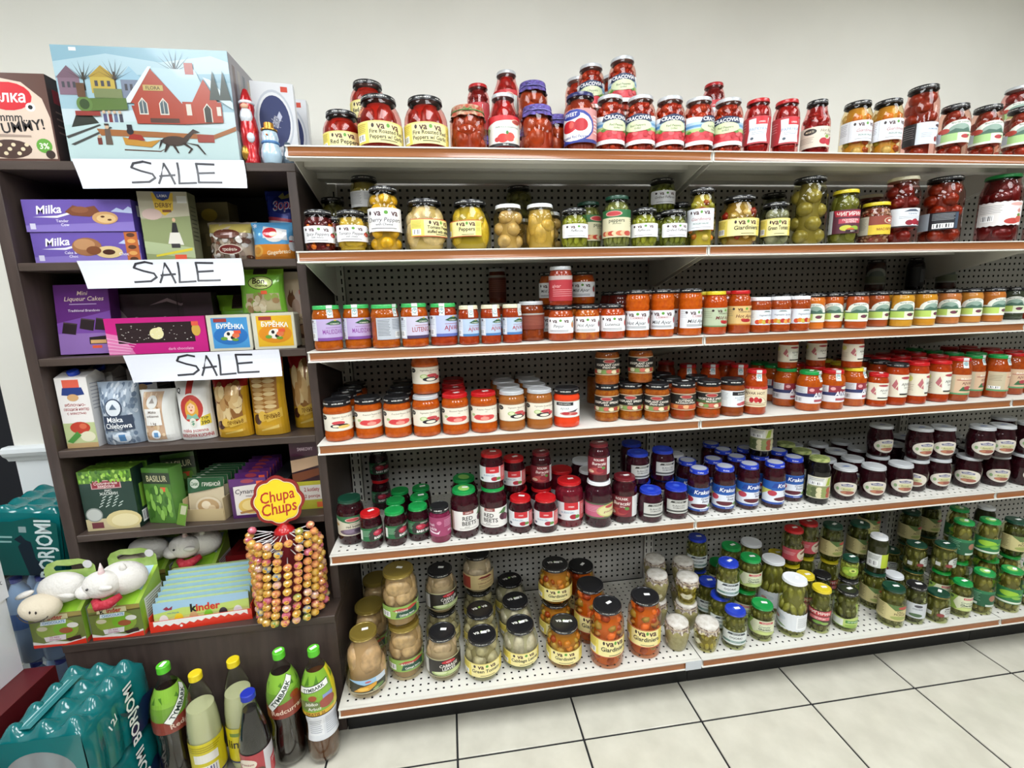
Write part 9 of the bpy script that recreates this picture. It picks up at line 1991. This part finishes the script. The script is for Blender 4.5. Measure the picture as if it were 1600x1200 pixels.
# ---------------------------------------------------------------- shrink-wrapped water packs, cartons at the end of the bookcase
m_teal = mat('teal_shrink_film', '0f6a6c', 0.2, coat=0.6, bump=0.25, scale=14.0)
m_film = clear_mat('clear_shrink_film', 'eef2f4', 0.08, 1.45, 0.25)
def teal_pack(label, x0, x1, y0, y1, z, h, bump, text, rot=None, group='teal water packs'):
    w, d = x1-x0, y1-y0
    t = thing('water_pack', label, 'water pack', (x0+w/2, y0+d/2, z+0.0006), 0, group, rot)
    # top and upper sides of the film follow the bottle shoulders and caps: 3 by 4 bottles
    nx, ny = 30, 40; bm = bmesh.new(); G = []
    for j in range(ny+1):
        row = []
        for i in range(nx+1):
            u, v = i/nx, j/ny
            bu, bv = (u*3) % 1 - 0.5, (v*4) % 1 - 0.5
            rr = math.hypot(bu, bv)
            cap = 0.5 + 0.5*math.cos(PI*min(1.0, rr/0.52))
            edge = min(1, min(u, 1-u)*9, min(v, 1-v)*11)
            z_ = h - 0.028 + bump*0.85*cap - 0.014*(1-edge)**2
            x_ = (u-0.5)*w*(1 - 0.0*edge); y_ = (v-0.5)*d
            k = 1 - 0.03*(1-edge)
            row.append(bm.verts.new((x_*k, y_*k, z_)))
        G.append(row)
    for j in range(ny):
        for i in range(nx): bm.faces.new((G[j][i], G[j][i+1], G[j+1][i+1], G[j+1][i]))
    # side walls, fluted round the bottles
    def wall(pts, n, horizontal):
        prev = pts
        for s in range(1, 9):
            zz = 1 - s/8; cur = []
            for q, v in enumerate(pts):
                t_ = q/(len(pts)-1); fl = 0.006*abs(math.sin(PI*n*t_)) if s > 1 else 0.003*abs(math.sin(PI*n*t_))
                bulge = 0.004*math.sin(PI*s/8)
                if horizontal == 'y': c = (v.co.x + (fl+bulge)*(1 if v.co.x > 0 else -1), v.co.y, (h-0.04)*zz)
                else: c = (v.co.x, v.co.y + (fl+bulge)*(1 if v.co.y > 0 else -1), (h-0.04)*zz)
                cur.append(bm.verts.new(c))
            for q in range(len(pts)-1): bm.faces.new((prev[q], prev[q+1], cur[q+1], cur[q]))
            prev = cur
    wall([G[j][nx] for j in range(ny+1)], 4, 'y'); wall([G[j][0] for j in range(ny+1)], 4, 'y'); wall([G[ny][i] for i in range(nx+1)], 3, 'x')
    link('film', to_mesh(bm, 'film', m_teal, True, 1.3), t)
    # front end: film wraps in round a clear opening
    bm = bmesh.new(); n = 40; oz = (h-0.03)/2
    outr = []; inn = []
    for k in range(n):
        a = 2*PI*k/n; cx, cz = math.cos(a), math.sin(a); s = 1/max(abs(cx), abs(cz))
        outr.append(bm.verts.new((w/2*max(-1, min(1, cx*s)), -d/2, oz + oz*max(-1, min(1, cz*s)))))
        inn.append(bm.verts.new((w*0.40*cx, -d/2-0.004, oz-0.01 + oz*0.76*cz)))
    for k in range(n): bm.faces.new((outr[k], outr[(k+1) % n], inn[(k+1) % n], inn[k]))
    link('end_film', to_mesh(bm, 'end_film', m_teal, True, 1.3), t)
    bm = bmesh.new(); c = bm.verts.new((0, -d/2-0.007, oz)); ri = [bm.verts.new((w*0.41*math.cos(2*PI*k/n), -d/2-0.0035, oz-0.01 + oz*0.78*math.sin(2*PI*k/n))) for k in range(n)]
    for k in range(n): bm.faces.new((c, ri[k], ri[(k+1) % n]))
    link('clear_window', to_mesh(bm, 'clear_window', m_film, True), t)
    # bottles seen through the opening
    mb = mat('teal_bottle', '4a6a70', 0.15, coat=1.0)
    prof = [(0.0, 0.004), (0.026, 0.004), (0.029, 0.02), (0.029, h*0.55), (0.024, h*0.72), (0.013, h*0.86), (0.012, h-0.034)]
    bme = lathe_mesh('water_bottle', prof + [(0, h-0.034)], mb, 14)
    for i in range(3): link('water_bottle', bme, t, ((i-1)*w/3*0.92, -d/2 + 0.034, 0.002))
    # print on the right-hand side and on the film's back
    if text:
        side = [P([(-0.02, 0.62), (0.10, 0.46), (0.02, 0.05), (0.30, 0.02), (0.36, 0.30), (0.48, 0.5), (0.30, 0.56), (0.2, 0.46), (0.12, 0.62)], '16294a'), P([(-0.06, 0.74), (0.02, 0.64), (0.0, 0.60), (-0.04, 0.66)], '16294a'), T('BORJOMI', 0.10, 0.50, 0.20, 'eef2f2', 0.86, 0.0, PI/2, 0.02), T('12/', -0.16, 0.74, 0.13, 'e8eeee', 0.14, 0.1, 0.5)]
        plane_art('side_print', side, d, (h-0.04), GLOSSY_PRINT, t, (w/2+0.0125, 0, 0.0), (0, 1, 0), (0, 0, 1))
        plane_art('top_print', [R(-0.30, 0.10, -0.12, 0.86, '2c7c80'), R(-0.26, 0.14, -0.24, 0.8, 'a8ced0'), R(-0.2, 0.14, -0.19, 0.8, '8abcc0')], w, d*0.9, GLOSSY_PRINT, t, (0, -d/2, h-0.016), (1, 0, 0), (0, 1, 0))
    return t
teal_pack('upper teal shrink-wrapped water pack with white lettering, nearest the aisle', -0.752, -0.552, -0.285, -0.035, 0.2075, 0.212, 0.030, True)
teal_pack('lower teal water pack standing on the floor beneath the other', -0.752, -0.552, -0.285, -0.035, 0.001, 0.206, 0.020, True)
# wine-red carton and white cartons at the left
carton('carton', 'wine red carton on the floor carrying the white carton', 'box', -1.02, -0.62, 0.0015, 0.44, 0.60, 0.390, '5a1518', [R(-0.5, 0, 0.5, 1, '5a1518')], [R(-0.5, 0, 0.5, 1, '561418'), T('kotel', 0.40, 0.62, 0.05, 'd8c8c8', 0.12, 0, 1.4)])
carton('carton', 'white carton standing on the wine red carton', 'box', -1.06, -0.60, 0.3925, 0.36, 0.575, 0.235, 'dfe1e6', [R(-0.5, 0, 0.5, 1, 'dfe1e6')], [R(-0.5, 0, 0.5, 1, 'dfe1e6'), P([(0.12, 0.2), (0.17, 0.24), (0.16, 0.16), (0.2, 0.12), (0.13, 0.12)], '2c2c30')], bevel=0.002)
carton('carton', 'small white six-pack carton on the larger white carton', 'box', -1.045, -0.60, 0.629, 0.35, 0.575, 0.19, 'd6d8de', [R(-0.5, 0, 0.5, 1, 'd6d8de')], [R(-0.5, 0, 0.5, 1, 'd6d8de'), T('No.1', 0.43, 0.80, 0.10, 'b0303c', 0.09, 0, 0, 0.02), T('Bauer', 0.43, 0.63, 0.10, '3c3a44', 0.10, 0, 0, 0.02), T('12 fl. oz.', 0.415, 0.44, 0.09, '6a6870', 0.14), T('6-pack', 0.43, 0.28, 0.09, '6a6870', 0.11)], bevel=0.002)
# clear water pack left of the bookcase, a teal pack leaning on it
m_bl = mat('pale_blue_plastic', 'b8cfea', 0.12, coat=1.0)
m_film2 = clear_mat('thin_clear_film', 'eef4fa', 0.06, 1.4, 0.06)
for zi, zz in enumerate((0.0015, 0.305)):
    t = thing('water_pack', ['lower pack of pale blue water bottles beside the bookcase', 'upper pack of pale blue water bottles behind the plush sheep box'][zi], 'water pack', (-0.925, 0.256, zz), 0, 'pale blue water packs')
    prof = [(0.0, 0.003), (0.028, 0.001), (0.034, 0.012), (0.034, 0.10), (0.032, 0.11), (0.034, 0.12), (0.034, 0.20), (0.026, 0.245), (0.013, 0.272), (0.012, 0.280)]
    wb = lathe_mesh('water_bottle', prof, m_bl, 18); wc = lathe_mesh('bottle_cap', [(0, 0), (0.015, 0), (0.015, 0.014), (0, 0.015)], mat('blue_bottle_cap', '1c2fa8', 0.35), 14)
    lb = lathe_mesh('bottle_label', [(0.0345, 0.125), (0.0345, 0.18)], mat('blue_label', '5a86c8', 0.4), 18)
    for i in range(3):
        for k in range(4):
            o = link('water_bottle', wb, t, ((i-1)*0.072, -0.11 + 0.072*k, 0)); link('bottle_cap', wc, o, (0, 0, 0.276)); link('bottle_label', lb, o)
    link('shrink_film', box_mesh('shrink_film', (0.222, 0.296, 0.292), m_film2, 0.02, 2), t, (0, -0.002, 0.0))
tp = teal_pack('dark teal water pack leaning on the pale blue bottles', -1.035, -0.838, 0.13, 0.32, 0.620, 0.235, 0.014, False, (0.05, 0.12, 0.0))
dk = [P([(-0.5, 0), (0.5, 0), (0.5, 0.9), (0.2, 1.0), (-0.1, 0.92), (-0.5, 0.9)], '0f5450'), P([(-0.06, 0.5), (0.04, 0.62), (0.12, 0.58), (0.16, 0.3), (0.3, 0.1), (0.3, 0.0), (0.05, 0.0)], '16232f'), P([(-0.1, 0.62), (0.0, 0.7), (0.06, 0.6), (-0.02, 0.56)], '16232f'), T('BORJOMI', 0.30, 0.46, 0.115*2, 'cfdcdc', 0.99, 0, PI/2, 0.02), R(-0.02, 0.74, 0.08, 0.84, '8aa0a0')] + LN(-0.36, -0.12, (0.66, 0.58), '8ab4b0', 0.03)
plane_art('front_print', dk, 0.20, 0.20, GLOSSY_PRINT, tp, (0, -0.11, 0.0))
